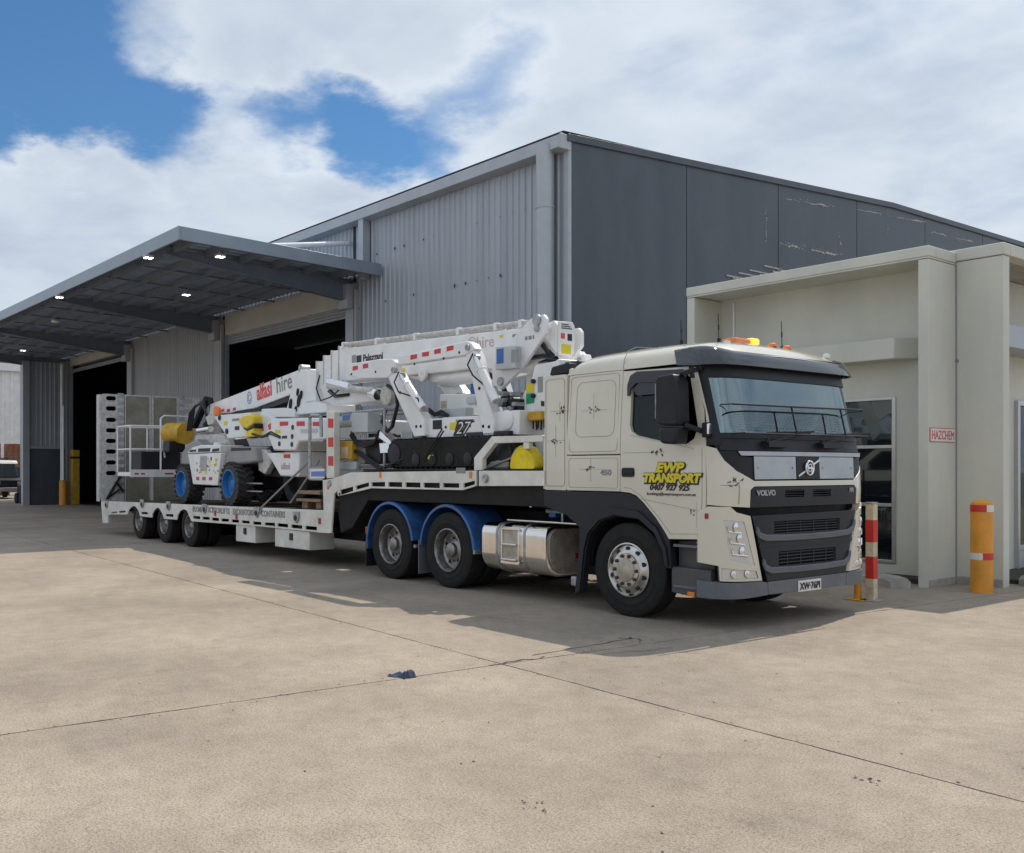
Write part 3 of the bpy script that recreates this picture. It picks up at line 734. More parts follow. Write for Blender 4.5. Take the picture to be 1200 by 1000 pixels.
MB().lathe([(.045, .62), (.03, .645), (0, .65)], (bx, by, 0), 'z', 16).build('cap', 'orange', sb, bev=0)
for (u, r, h, lab) in ((73.7, .16, 1.12, 'orange round bollard guarding the far roller door'), ):
    bx, by = -45.17,14.03
    q = root('door_bollard', lab, 'bollard', (bx, by, 0), local=False)
    MB().lathe([(.18, 0), (.18, 1.08), (.14, 1.12), (0, 1.13)], (bx, by, 0), 'z', 16).build('post', 'orange', q, bev=0)
    MB().tube((bx, by, 1.1), (bx, by, 4.5), .05, 8).build('pipe', 'white', q, bev=0)
bx, by = -45.38,14.63
q = root('door_guard', 'tall square brown guard box at the far roller door jamb', 'guard', (bx, by, 0), local=False)
MB().box(bx - .16, bx + .16, by - .16, by + .16, 0, 2.5).build('post', 'ochre', q, bev=.02)
MB().box(bx - .17, bx + .17, by - .17, by + .17, 2.1, 2.2).build('band', 'blacksteel', q)

# ================================================================ far end of the yard
fs = root('far_shed', 'white ribbed shed beyond the canopy at the far end', 'shed', (-74, 12, 0), local=False)
def clad_x(x, y0, y1, z0, z1, mt, par, pitch=.35):
    prof = []; y = y0
    while y < y1: prof += [(y, 0), (y + pitch * .6, 0), (y + pitch * .7, .10), (y + pitch * .9, .10)]; y += pitch
    n = len(prof); vs = []
    for z in (z0, z1): vs += [(x + p[1], p[0], z) for p in prof]
    return MB().add(vs, [[i, i + 1, n + i + 1, n + i] for i in range(n - 1)]).build('wall_cladding', mt, par, bev=0)
clad_x(-74, 4, 40, 2.4, 8.65, 'white', fs, .62)
MB().box(-74.2, -73.8, 4, 40, 0, 2.4).build('dado_wall', 'interior', fs, bev=0)
MB().box(-74.3, -73.6, 3.8, 40, 8.64, 9.3).build('gutter', 'white', fs)
MB().box(-94, -74.2, 4, 40, 8.8, 9.2).build('roof', 'clad', fs, bev=0)
MB().box(-94, -74.25, 4, 4.2, 0, 9.3).build('side_wall', 'clad', fs, bev=0)
# brick stacks
for i, (y, lab) in enumerate(((17.3, 'pallet stack of red bricks by the far shed, nearer the screen post'), (19.4, 'pallet stack of red bricks by the far shed, hidden by the screen'), (15.1, 'pallet stack of red bricks at the left edge of the frame'))):
    b = root('brick_stack', lab, 'bricks', (-64, y, 0), 'brick stacks by the far shed', local=False)
    m = MB()
    for zi in range(10):
        for yi in range(6):
            m.box(-64.5, -63.5 + R.uniform(-.02, .02), y - .9 + yi * .3, y - .9 + yi * .3 + .28, 1.9 + zi * .13, 1.9 + zi * .13 + .115)
    o = m.build('brick', 'brick', b, bev=0); o['kind'] = 'stuff'
    m = MB().box(-64.5, -63.5, y - .95, y + .95, 1.75, 1.89).box(-64.5, -63.5, y - .95, y - .8, 0, 1.75).box(-64.5, -63.5, y + .8, y + .95, 0, 1.75)
    m.build('rack', 'timber', b, bev=0)
# ute seen under the canopy
ut = root('parked_ute', 'parked white utility truck with pale cover at the left edge', 'ute', (-58.4, 14.5, 0), local=False)
ux, uy = -58.4, 14.5
MB().prism([(ux - 2.4, .5), (ux + 2.4, .5), (ux + 2.4, 1.05), (ux + 1.3, 1.15), (ux - 2.4, 1.15)], 'y', uy - .9, uy + .9).build('body', 'dkgrey', ut, bev=.06)
MB().prism([(ux - 2.3, 1.16), (ux + 1.2, 1.16), (ux + .7, 1.9), (ux - 2.2, 1.9)], 'y', uy - .8, uy + .8).build('cab', 'sideglass', ut, bev=.05)
MB().prism([(ux - 2.3, 1.9), (ux + .75, 1.9), (ux + .6, 2.1), (ux - 2.3, 2.15)], 'y', uy - .92, uy + .92).build('roof', 'white', ut, bev=.05)
for dx in (-1.6, 1.6):
    for s_ in (-1, 1): MB().lathe([(0, -.1), (.2, -.1), (.35, -.1), (.35, .1), (.2, .1), (0, .1)], (ux + dx, uy + s_ * .82, .35), 'y', 18).build('wheel', 'rubber', ut, bev=0)
for s_ in (-.6, .6): MB().box(ux + 2.38, ux + 2.43, uy + s_ - .15, uy + s_ + .15, .8, .95).build('headlight', 'lens', ut)
MB().box(ux + 2.35, ux + 2.5, uy - .9, uy + .9, .42, .62).build('bumper', 'steel', ut, bev=.02)
# trolley
tx, ty = -48.03,13.96
tr = root('cage_trolley', 'white tube cage trolley standing by the dark screen wall', 'trolley', (tx, ty, 0), local=False)
m = MB()
for dx in (-.4, .4):
    for dy in (-.45, .45): m.tube((tx + dx, ty + dy, .1), (tx + dx, ty + dy, 1.25), .022, 6)
for z in (.25, .75, 1.25):
    for dx in (-.4, .4): m.tube((tx + dx, ty - .45, z), (tx + dx, ty + .45, z), .02, 6)
    for dy in (-.45, .45): m.tube((tx - .4, ty + dy, z), (tx + .4, ty + dy, z), .02, 6)
m.build('frame', 'white', tr, bev=0)
MB().box(tx - .42, tx + .42, ty - .47, ty + .47, .16, .2).build('deck', 'timber', tr, bev=0)
for dx in (-.35, .35):
    for dy in (-.4, .4): MB().lathe([(0, -.02), (.07, -.02), (.07, .02), (0, .02)], (tx + dx, ty + dy, .075), 'y', 10).build('castor', 'rubber', tr, bev=0)
mx_, my_ = -48.45,13.42
mc = root('machinery', 'dark green yard machine parked in the shade by the screen post', 'machine', (mx_, my_, 0), local=False)
MB().box(mx_ - .5, mx_ + .5, my_ - .4, my_ + .4, .3, .9).build('body', 'blacksteel', mc, bev=.08)
MB().box(mx_ - .3, mx_ + .2, my_ - .3, my_ + .3, .9, 1.2).build('hood', 'dkgrey', mc, bev=.08)
for dx in (-.35, .35):
    for dy in (-.42, .42): MB().lathe([(0, -.06), (.15, -.06), (.25, -.06), (.25, .06), (.15, .06), (0, .06)], (mx_ + dx, my_ + dy, .25), 'y', 14).build('wheel', 'rubber', mc, bev=0)
# ================================================================ truck cab surfaces
CN, CD = 5.0, .42
FX = [(.3, 1.375), (1.15, 1.375), (1.4, 1.385), (1.85, 1.365), (2.0, 1.315), (2.8, 1.14), (3.1, 1.07)]
def interp(z, t):
    if z <= t[0][0]: return t[0][1]
    for (a, b), (e, f) in zip(t, t[1:]):
        if z <= e: return b + (f - b) * (z - a) / (e - a)
    return t[-1][1]
def CW(z): return 1.26 - .065 * max(0, z - 1.95)
ARC = []
_l = 0; _p = None
for _i in range(0, 1801):
    _t = rad(_i / 20); _q = (1.26 * math.sin(_t) ** (2 / CN), CD * max(0, math.cos(_t)) ** (2 / CN))
    if _p: _l += math.hypot(_q[0] - _p[0], _q[1] - _p[1])
    ARC.append((_l, _q[0] / 1.26, _q[1] / CD)); _p = _q
SMAX = ARC[-1][0]
import bisect as _b
_K = [a[0] for a in ARC]
def front_pt(s, z, off=0):
    """a point of the cab front: s runs round the front from side to side"""
    f0 = interp(z, FX) + off; w_ = CW(z) + off; a = abs(s)
    if a >= SMAX:
        return Vector((f0 - CD - (a - SMAX), math.copysign(w_, s), z))
    i = min(len(ARC) - 2, max(0, _b.bisect_left(_K, a) - 1)); t = (a - _K[i]) / max(1e-9, _K[i + 1] - _K[i])
    y = ARC[i][1] + (ARC[i + 1][1] - ARC[i][1]) * t; x = ARC[i][2] + (ARC[i + 1][2] - ARC[i][2]) * t
    return Vector((f0 - CD + CD * x, math.copysign(w_ * y, s), z))
def side_pt(sd):
    def f(x, z, off=0):
        f0 = interp(z, FX) + off; w_ = CW(z) + off; X_ = min(.999, max(0, (x - (f0 - CD)) / CD))
        return Vector((x, sd * w_ * (1 - X_ ** CN) ** (1 / CN), z))
    return f
def skin(poly, fn, o0, o1, holes=(), du=.09, dv=.2, mb=None):
    """a sheet cut to the outline poly (2D), laid on the surface fn, from depth o0 to o1"""
    bm = bmesh.new(); ed = []
    for lp in [poly] + list(holes):
        vs = [bm.verts.new((p[0], p[1], 0)) for p in lp]
        ed += [bm.edges.new((vs[i], vs[(i + 1) % len(vs)])) for i in range(len(vs))]
    bmesh.ops.triangle_fill(bm, use_beauty=True, use_dissolve=False, edges=ed)
    us = [p[0] for p in poly]; zs_ = [p[1] for p in poly]
    for lo, hi, st, nn in ((min(us), max(us), du, (1, 0, 0)), (min(zs_), max(zs_), dv, (0, 1, 0))):
        k = math.ceil(lo / st) * st
        while k < hi:
            co = (k + 1e-4, 0, 0) if nn[0] else (0, k + 1e-4, 0)
            bmesh.ops.bisect_plane(bm, geom=bm.verts[:] + bm.edges[:] + bm.faces[:], plane_co=co, plane_no=nn)
            k += st
    bm.verts.index_update()
    n = len(bm.verts); q = [(v.co.x, v.co.y) for v in bm.verts]
    mb = mb or MB()
    vs = [fn(u, v, o1) for u, v in q] + [fn(u, v, o0) for u, v in q]
    fs = [[v.index for v in f.verts] for f in bm.faces]
    fs += [[v.index + n for v in f.verts][::-1] for f in bm.faces]
    for e in bm.edges:
        if len(e.link_faces) == 1:
            a, b = e.verts[0].index, e.verts[1].index; fs.append([a, b, b + n, a + n])
    bm.free()
    return mb.add(vs, fs)
def rrect(x0, x1, z0, z1, r, n=4):
    p = []
    for cx_, cz_, a0 in ((x1 - r, z1 - r, 0), (x0 + r, z1 - r, 90), (x0 + r, z0 + r, 180), (x1 - r, z0 + r, 270)):
        for i in range(n + 1):
            a = rad(a0 + 90 * i / n); p.append((cx_ + r * math.cos(a), cz_ + r * math.sin(a)))
    return p
def mirror(p): return [(-a, b) for a, b in p]
NS = side_pt(-1); FS = side_pt(1)

tk = root('truck', 'cream prime mover cab with yellow door lettering and blue rear mudguards', 'truck', (0, 0, 0))
# dark body inside the panels
core = [(-.9, -1.17), (.9, -1.17), (1.2, -1.05), (1.29, -.7), (1.31, 0), (1.29, .7), (1.2, 1.05), (.9, 1.17), (-.9, 1.17)]
MB().prism(core, 'z', 1.13, 1.93).prism([(.62, -1.1), (1.15, -1.05), (1.28, -.7), (1.30, 0), (1.28, .7), (1.15, 1.05), (.62, 1.1)], 'z', .4, 1.13).box(-1.3, -.7, -1.12, 1.12, 1.17, 1.36).box(-.7, .62, -.5, .5, .6, 1.13).build('cab_body', 'blacksteel', tk, bev=0)
for sd, fn in ((-1, NS), (1, FS)):
    # sleeper panels
    skin([(-.94, 1.786), (-.108, 1.786), (-.108, 2.72), (-.94, 2.72)], fn, -.05, 0).build('sleeper_panel', 'cab', tk, bev=.008)
    skin([(-.94, 1.372), (-.108, 1.372), (-.108, 1.775), (-.94, 1.775)], fn, -.05, 0).build('sleeper_panel', 'cab', tk, bev=.008)
    # door
    dp = [(-.096, 1.372), (.03, 1.365), (.13, 1.335), (.24, 1.255), (.40, 1.105), (.50, .99), (.575, .89), (1.015, .91), (1.045, 1.3), (1.045, 1.90), (1.012, 2.22), (.875, 2.62), (.80, 2.68), (-.096, 2.70)]
    wh_ = [(.03, 2.10), (.06, 2.03), (.14, 1.985), (.46, 1.92), (.80, 1.875), (.90, 1.93), (.945, 2.05), (.825, 2.56), (.78, 2.60), (.10, 2.62), (.03, 2.55)]
    dr = skin(dp, fn, -.05, .003, [wh_]).build('door', 'cab', tk, bev=.008)
    skin([(x * .985 + .007, z) for x, z in wh_], fn, -.045, -.03).build('door_glass', 'sideglass', dr, bev=0)
    skin([(.0, 2.42), (.03, 2.42), (.05, 2.50), (.12, 2.555), (.78, 2.54), (.80, 2.60), (.74, 2.655), (.12, 2.68), (.03, 2.64), (-.005, 2.54)], fn, .02, .035).build('window_deflector', 'windshade', dr, bev=.004)
    skin([(.035, 2.60), (.06, 2.50), (.12, 2.42), (.72, 2.42), (.80, 2.56), (.72, 2.64), (.12, 2.66)], fn, .008, .016).build('window_deflector', 'windshade', dr, bev=0)
    skin(rrect(-.075, .105, 1.535, 1.635, .025), fn, -.01, .012).build('handle', 'black', dr, bev=.004)
    skin([(-.06, 1.60), (.09, 1.60), (.09, 1.572), (-.06, 1.572)], fn, .01, .022).build('handle_grip', 'dkgrey', dr, bev=.004)
    # front pillar
    skin([(.845, 2.64), (.905, 2.64), (1.06, 2.16), (1.10, 1.99), (1.062, 1.99), (1.025, 2.21)], fn, -.05, .004).build('front_pillar', 'cab', tk, bev=.005)
    # black corner ahead of the door above the waist
    skin([(1.064, 1.985), (1.20, 1.985), (1.20, 1.862), (1.055, 1.862)], fn, -.05, .001, du=.03).build('pillar_base', 'black', tk, bev=0)
    # rear fairing behind the cab
    f_ = lambda x, z, off=0, sd=sd: Vector((x, sd * (1.24 + off), z))
    skin(rrect(-1.335, -.955, 1.372, 2.735, .03), f_, -.06, 0, du=.5, dv=.7).build('side_fairing', 'cab', tk, bev=.008)
    MB().prism([(-1.30, 2.745), (-.97, 2.745), (-.97, 2.88), (-1.26, 2.85)], 'y', sd * 1.05, sd * 1.2).build('air_intake', 'black', tk, bev=.02)
    # wheel arch and skirt
    ar = [(-1.335, 1.362), (-.1, 1.362), (.035, 1.352), (.128, 1.322), (.235, 1.245), (.39, 1.098), (.49, .985), (.572, .88), (.60, .58), (.52, .58), (.49, .75), (.38, .93), (.16, 1.075), (-.18, 1.10), (-.40, 1.03), (-.57, .88), (-.63, .70), (-.71, .20), (-.80, .20), (-.74, .75), (-.74, .95), (-.95, 1.08), (-1.335, 1.18)]
    skin(ar, fn, -.10, -.004, du=.5, dv=.5).build('wheel_arch', 'dkgrey', tk, bev=.01)
    lp = [(.535, .60), (.505, .76), (.39, .945), (.165, 1.092), (-.18, 1.118), (-.41, 1.046), (-.585, .89), (-.645, .70), (-.71, .22)]
    o_ = [(x * 1.09 - .01, z + (z - .52) * .13) for x, z in lp]
    skin(lp + o_[::-1], fn, -.03, .022, du=.5, dv=.5).build('arch_lip', 'dkgrey', tk, bev=.008)
    MB().prism([(.52, .58), (.49, .75), (.38, .93), (.16, 1.075), (-.18, 1.10), (-.40, 1.03), (-.57, .88), (-.66, .5), (-.72, .5), (-.62, .92), (-.42, 1.09), (-.18, 1.15), (.18, 1.13), (.42, .97), (.55, .75), (.58, .58)], 'y', sd * .62, sd * 1.15).build('arch_liner', 'blacksteel', tk, bev=0)
    # steps
    sp_ = MB(); a, b = sorted((sd * .85, sd * 1.22))
    sp_.prism([(.60, .33), (1.06, .30), (1.06, .90), (.60, .87)], 'y', sd * .8, sd * 1.14)
    sp_.prism([(.585, .33), (1.08, .30), (1.08, .60), (.585, .60)], 'y', sd * 1.142, sd * 1.235)
    st_ = sp_.build('step_box', 'stepgrey', tk, bev=.012)
    for z in (.415, .84):
        m = MB(); a, b = sorted((sd * 1.10, sd * 1.25)); m.box(.62, 1.01, a, b, z - .03, z)
        m.build('step_tread', 'bumper', st_, bev=.006)
    a, b = sorted((sd * 1.236, sd * 1.246)); MB().box(.80, .89, a, b, .315, .36).build('marker_lamp', 'amber', st_, bev=.004)
# roof
def roof_h(x):
    return interp(x, [(-.97, 2.80), (-.93, 2.87), (-.85, 2.935), (-.7, 2.97), (0, 2.985), (.5, 2.98), (.85, 2.955), (1.02, 2.90), (1.14, 2.83), (1.19, 2.80)])
vs = []; fs = []; xs = [-.97, -.95, -.93, -.9, -.85, -.78, -.7, -.4, -.1, -.095, .2, .5, .7, .85, .95, 1.02, 1.08, 1.12, 1.16, 1.19]
cs_ = [-1, -.995, -.975, -.94, -.9, -.84, -.75, -.6, -.3, 0, .3, .6, .75, .84, .9, .94, .975, .995, 1]
for x in xs:
    for c in cs_:
        h = roof_h(x); wmax = 1.213
        X_ = max(0, (x - (1.20 - CD)) / CD); wmax *= max(.05, 1 - min(.99, X_) ** CN) ** (1 / CN)
        z = 2.72 + (h - 2.72) * max(0, 1 - abs(c) ** 5) ** .42 + .03 * (1 - c * c) * min(1, (h - 2.72) * 4)
        vs.append((x, wmax * c, z))
n_ = len(cs_)
for i in range(len(xs) - 1):
    for j in range(n_ - 1): fs.append([i * n_ + j, i * n_ + j + 1, (i + 1) * n_ + j + 1, (i + 1) * n_ + j])
rf = MB().add(vs, fs, True); rf.add(vs, [list(range(n_))])
rf.build('roof', 'cab', tk, bev=0)
MB().path([(-.1, -1.214, 2.73), (-.1, -1.2, 2.83), (-.1, -1.14, 2.93), (-.1, -1.0, 2.985), (-.1, 0, 3.02)], .004, 5).build('roof_seam', 'greyink', tk, bev=0)
MB().box(-.965, -.93, -1.2, 1.2, 1.36, 2.80).build('rear_wall', 'cab', tk, bev=.01)
MB().box(-.92, 1.0, -1.1, 1.1, 2.70, 2.715).build('headliner', 'dkgrey', tk, bev=0)
# visor: a curved smoked band
def loft(prof, s0, s1, n=48):
    vs = []; m = len(prof)
    for i in range(n + 1):
        s = s0 + (s1 - s0) * i / n
        e = min(1, (min(i, n - i) + .6) / 5) ** .5
        for o, z in prof:
            zc = 2.775; lift = .05 * min(1, max(0, (abs(s) - .95) / .35)) * max(0, (z - 2.70) / .14); vs.append(front_pt(s, zc + (z - zc) * (.55 + .45 * e) + lift, .02 + (o - .02) * e))
    fs = [[i * m + j, i * m + (j + 1) % m, (i + 1) * m + (j + 1) % m, (i + 1) * m + j] for i in range(n) for j in range(m)]
    return MB().add(vs, fs, True).add(vs, [list(range(m)), [n * m + j for j in range(m)]])
loft([(.0, 2.835), (.035, 2.825), (.06, 2.79), (.085, 2.72), (.09, 2.675), (.075, 2.67), (.045, 2.72), (.0, 2.77)], -1.66, 1.66, 60).build('sun_visor', 'visor', tk, bev=0)
skin([(-1.5, 2.555), (1.5, 2.555), (1.5, 2.74), (-1.5, 2.74)], front_pt, -.02, .004).build('screen_header_shade', 'black', tk, bev=0)  # black header carried lower to paint the visor's shade on the glass
# windscreen
ws = [(-1.27, 1.965), (1.27, 1.965), (1.31, 2.62), (-1.31, 2.62)]
fr = [(-1.40, 1.93), (1.40, 1.93), (1.42, 2.62), (-1.42, 2.62)]
hl = [(-1.25, 1.985), (1.25, 1.985), (1.29, 2.56), (-1.29, 2.56)]  # top edge lowered so the black surround joins the painted visor shade
skin(fr, front_pt, -.03, .002, [hl]).build('screen_surround', 'black', tk, bev=0)
skin([(-1.28, 1.95), (1.28, 1.95), (1.32, 2.66), (-1.32, 2.66)], front_pt, -.018, -.010, dv=.1).build('windscreen', 'screen', tk, bev=0)
# interior
MB().prism([(.72, 1.93), (1.2, 1.93), (1.2, 2.0), (.95, 2.08), (.72, 2.02)], 'y', -1.08, 1.08).build('dashboard', 'dkgrey', tk, bev=.03)
for y in (-.62, .62):
    MB().prism([(-.05, 1.93), (.42, 1.93), (.42, 2.0), (.08, 2.0), (-.05, 2.5), (-.18, 2.5)], 'y', y - .24, y + .24).build('seat', 'seat', tk, bev=.04)
    MB().box(-.17, -.07, y - .13, y + .13, 2.52, 2.68).build('headrest', 'seat', tk, bev=.03)
sw = MB(); c0 = Vector((.66, -.62, 2.10)); ring = []
for i in range(25):
    a = 2 * math.pi * i / 24; ring.append(c0 + Vector((-.12 * math.sin(a), .22 * math.cos(a), .19 * math.sin(a))))
sw.path(ring, .016, 8).tube(c0, c0 + Vector((.2, 0, -.15)), .04).build('steering_wheel', 'black', tk, bev=0)
for y in (-.6, .6): MB().box(.93, .98, y - .32, y + .32, 2.56, 2.70).build('sun_flap', 'dkgrey', tk, bev=.01)
MB().lathe([(0, 0), (.10, .005), (.10, .03), (0, .035)], (.99, .55, 2.60), 'x', 16).build('interior_mirror', 'dkgrey', tk, bev=0)
# front panels
skin([(-1.31, 1.94), (-1.285, 1.806), (1.285, 1.806), (1.31, 1.94)], front_pt, -.04, -.006).build('cowl', 'dkgrey', tk, bev=.006)
bc = [(-1.37, 1.93), (-1.325, 1.835), (-1.255, 1.712), (-1.137, 1.61), (-.912, 1.508), (-.912, 1.738), (-1.08, 1.752), (-1.12, 1.80), (-1.29, 1.80), (-1.32, 1.93)]
for p in (bc, mirror(bc)): skin(p, front_pt, -.04, -.002).build('corner_trim', 'black', tk, bev=.004)
skin([(-1.075, 1.756), (1.075, 1.756), (1.11, 1.80), (-1.11, 1.80)], front_pt, -.03, .014).build('badge_rail', 'silver', tk, bev=.005)
for a, b in ((-.905, -.216), (.216, .905)):
    pl_ = skin([(a, 1.517), (b, 1.517), (b, 1.75), (a, 1.75)], front_pt, -.02, .008).build('silver_panel', 'silver', tk, bev=.004)
    for q in (a + .06, b - .06): 
        c = front_pt(q, 1.633, .008); MB().lathe([(.012, 0), (.010, .006), (0, .007)], c, 'x', 8).build('rivet', 'steel', pl_, bev=0)
skin([(-.21, 1.515), (.21, 1.515), (.21, 1.752), (-.21, 1.752)], front_pt, -.02, .012).build('badge_panel', 'black', tk, bev=.004)
bd = MB(); c = front_pt(0, 1.633, .03)
for r_, t_ in ((.066, .011), (.036, .007)):
    ring = [c + Vector((0, r_ * math.cos(2 * math.pi * i / 28), r_ * 1.1 * math.sin(2 * math.pi * i / 28))) for i in range(29)]
    bd.path(ring, t_, 6)
bd.bar(c + Vector((-.012, -.19, -.085)), c + Vector((-.012, -.06, -.03)), .012, .02).bar(c + Vector((-.012, .06, .03)), c + Vector((-.012, .19, .085)), .012, .02)
bd.box(c.x - .01, c.x + .006, -.045, .045, c.z - .012, c.z + .012)
bd.build('emblem', 'chrome', tk, bev=0)
wp = [(-1.45, 1.855), (-1.325, 1.828), (-1.25, 1.705), (-1.132, 1.602), (-.912, 1.502), (.912, 1.502), (1.132, 1.602), (1.25, 1.705), (1.325, 1.828), (1.45, 1.855), (1.45, 1.262), (.968, 1.236), (.968, 1.412), (.912, 1.447), (-.912, 1.447), (-.968, 1.412), (-.968, 1.236), (-1.45, 1.262)]
skin(wp, front_pt, -.05, .004).build('front_panel', 'cab', tk, bev=.008)
vsn = [(-.96, 1.236), (-.96, 1.408), (-.908, 1.44), (.908, 1.44), (.96, 1.408), (.96, 1.236)]
skin(vsn, front_pt, -.05, .006, [[(-.42, 1.33), (-.08, 1.33), (-.08, 1.405), (-.42, 1.405)], [(.08, 1.33), (.42, 1.33), (.42, 1.405), (.08, 1.405)]]).build('lower_grille', 'bumper' if False else 'dkgrey', tk, bev=.005)
gs = MB()
for a, b in ((-.42, -.08), (.08, .42)):
    for z in (1.345, 1.37, 1.395): 
        p, q = front_pt(a, z, -.012), front_pt(b, z, -.012); gs.bar(p, q, .02, .007)
gs.build('grille_slat', 'black', tk, bev=0)
p = front_pt(-.89, 1.355, .008); text('lettering', 'VOLVO', .075, 'steel', tk, (p.x + .012, p.y, p.z), '+x', bold=.004, wide=1.25)
p = front_pt(.78, 1.37, .008); text('lettering', 'FM', .065, 'steel', tk, (p.x + .006, p.y, p.z), '+x', bold=.003)
# lower grille block
gf = [(-.942, 1.152), (.942, 1.168), (.715, .487), (-.71, .482)]
o1_ = [(-.60, .965), (.60, .965), (.60, 1.085), (-.60, 1.085)]; o2_ = [(-.52, .63), (.52, .63), (.52, .775), (-.52, .775)]
gfo = skin(gf, front_pt, -.06, .012, [o1_, o2_]).build('grille', 'dkgrey', tk, bev=.01)
gs = MB()
skin([(-.9, .5), (.9, .5), (.9, 1.14), (-.9, 1.14)], front_pt, -.09, -.07, du=.3).build('grille_back', 'blacksteel', gfo, bev=0)
for z in (.985, 1.012, 1.04, 1.067): 
    MB().path([front_pt(s / 10, z, -.01) for s in range(-6, 7)], .008, 6).build('grille_slat', 'dkgrey', gfo, bev=0)
for z in (.655, .69, .725, .757):
    MB().path([front_pt(s / 10, z, -.01) for s in range(-5, 6)], .009, 6).build('grille_slat', 'dkgrey', gfo, bev=0)
for s in (-.36, -.12, .12, .36):
    MB().bar(front_pt(s, .965, -.012), front_pt(s, 1.085, -.012), .012, .02, (1, 0, 0)).bar(front_pt(s, .63, -.012), front_pt(s, .775, -.012), .012, .02, (1, 0, 0)).build('grille_rib', 'dkgrey', gfo, bev=0)
for pts in ([(-.88, 1.02), (-.84, .955), (-.74, .925), (-.4, .915), (0, .912), (.4, .915), (.74, .93), (.84, .965), (.88, 1.04)], [(-.78, .69), (-.745, .625), (-.66, .592), (-.3, .583), (0, .582), (.3, .583), (.66, .596), (.745, .632), (.78, .70)]):
    q = []
    for (a, b), (c_, d_) in zip(pts, pts[1:]):
        for i in range(4): q.append(front_pt(a + (c_ - a) * i / 4, b + (d_ - b) * i / 4, .022))
    q.append(front_pt(pts[-1][0], pts[-1][1], .022))
    m = MB()
    for dz in (-.018, 0, .018): m.path([v + Vector((0, 0, dz)) for v in q], .016, 7)
    m.build('grille_bar', 'bumper', gfo, bev=0)
skin([(-.84, .83), (.84, .83), (.83, .875), (-.83, .875)], front_pt, 0, .02).build('grille_band', 'dkgrey', gfo, bev=.006)
# lamps
lc = [(-1.56, 1.185), (-1.43, 1.245), (-1.2, 1.245), (-1.132, 1.188), (-.962, 1.15), (-.79, .494), (-1.30, .505), (-1.31, .655), (-1.56, .675)]
hd = [(-1.263, 1.115), (-1.046, 1.098), (-.898, .65), (-1.20, .715)]
fg = [(-1.285, .636), (-.875, .596), (-.845, .522), (-1.285, .522)]
for sg in (-1, 1):
    fl = (lambda p: p) if sg < 0 else mirror
    cl = skin(fl(lc), front_pt, -.06, .012, [fl(hd), fl(fg)]).build('lamp_housing', 'cab', tk, bev=.008)
    h_ = skin(fl(hd), front_pt, -.02, .006, du=.05).build('headlight', 'lens', cl, bev=.006)
    for k, (a, b, c_, d_) in enumerate(((-1.225, 1.06, -1.08, 1.0), (-1.205, .945, -1.04, .885), (-1.185, .84, -1.0, .77))):
        m = MB()
        m.path([front_pt(sg * -t, z, .012) for t, z in ((a, b), (a + .01, d_), (c_, d_ - .02))], .011, 6)
        m.build('lamp_strip', 'chrome', h_, bev=0)
    m = MB()
    for t, z in ((-1.13, 1.04), (-1.09, .93), (-1.06, .80)):
        c = front_pt(sg * -t if sg > 0 else t, z, .004)
        m.lathe([(.05, 0), (.04, .006), (0, .01)], c, 'x', 14)
    m.build('lamp_reflector', 'chrome', h_, bev=0)
    f_ = skin(fl(fg), front_pt, -.03, .002, du=.05).build('fog_lamp', 'lens', cl, bev=.005)
    for t in (-1.16, -1.0):
        c = front_pt(t * -sg if sg > 0 else t, .572, .003); MB().lathe([(.042, 0), (.035, .008), (0, .012)], c, 'x', 14).build('lamp_reflector', 'chrome', f_, bev=0)
    q = [(-1.475, 1.175), (-1.43, 1.175), (-1.43, 1.12), (-1.475, 1.12)]
    skin(fl(q), front_pt, 0, .018).build('side_repeater', 'redlens', cl, bev=.004)
# bumper
bm1 = [(-.71, .478), (.71, .483), (.70, .345), (-.70, .345)]
skin(bm1, front_pt, -.10, .02).build('bumper', 'bumper', tk, bev=.012)
bm2 = [(-1.57, .492), (-.80, .488), (-.715, .47), (-.705, .345), (-1.0, .33), (-1.57, .318)]
for p in (bm2, mirror(bm2)): skin(p, front_pt, -.10, .022).build('bumper', 'bumper', tk, bev=.012)
pt = front_pt(0, .40, .024)
nb = skin([(-.205, .338), (.205, .338), (.205, .456), (-.205, .456)], front_pt, .02, .032).build('number_plate', 'plate', tk, bev=.004)
text('lettering', 'XW\u00b776PI', .098, 'ink', nb, (pt.x + .012, 0, .362), '+x', bold=.003, wide=1.0, align='CENTER')
# windscreen guard
gd = MB()
gy = 1.36
def gpt(y, z): return Vector((interp(z, FX) + .10, y, z))
gd.tube(gpt(-1.25, 2.262), gpt(1.10, 2.285), .010, 8).tube(gpt(-1.15, 1.975), gpt(1.10, 1.985), .009, 8)
for y in (-.26, .66): gd.bar(gpt(y, 1.97), gpt(y, 2.275), .014, .014, (1, 0, 0))
for y in (-1.12, 1.12): gd.tube(gpt(y, 1.98), front_pt(y, 1.98, 0), .006, 6).tube(gpt(y, 2.27), front_pt(y * 1.08, 2.27, 0), .006, 6)
go_ = gd.build('stone_guard', 'black', tk, bev=0)
gm = MB()
z = 2.0
while z < 2.26: gm.bar(gpt(-1.12, z), gpt(1.08, z), .0016, .0016); z += .026
y = -1.1
while y < 1.08: gm.bar(gpt(y, 1.975), gpt(y, 2.27), .0016, .0016, (1, 0, 0)); y += .026
gmo = gm.build('guard_mesh', 'black', go_, bev=0); gmo['kind'] = 'stuff'
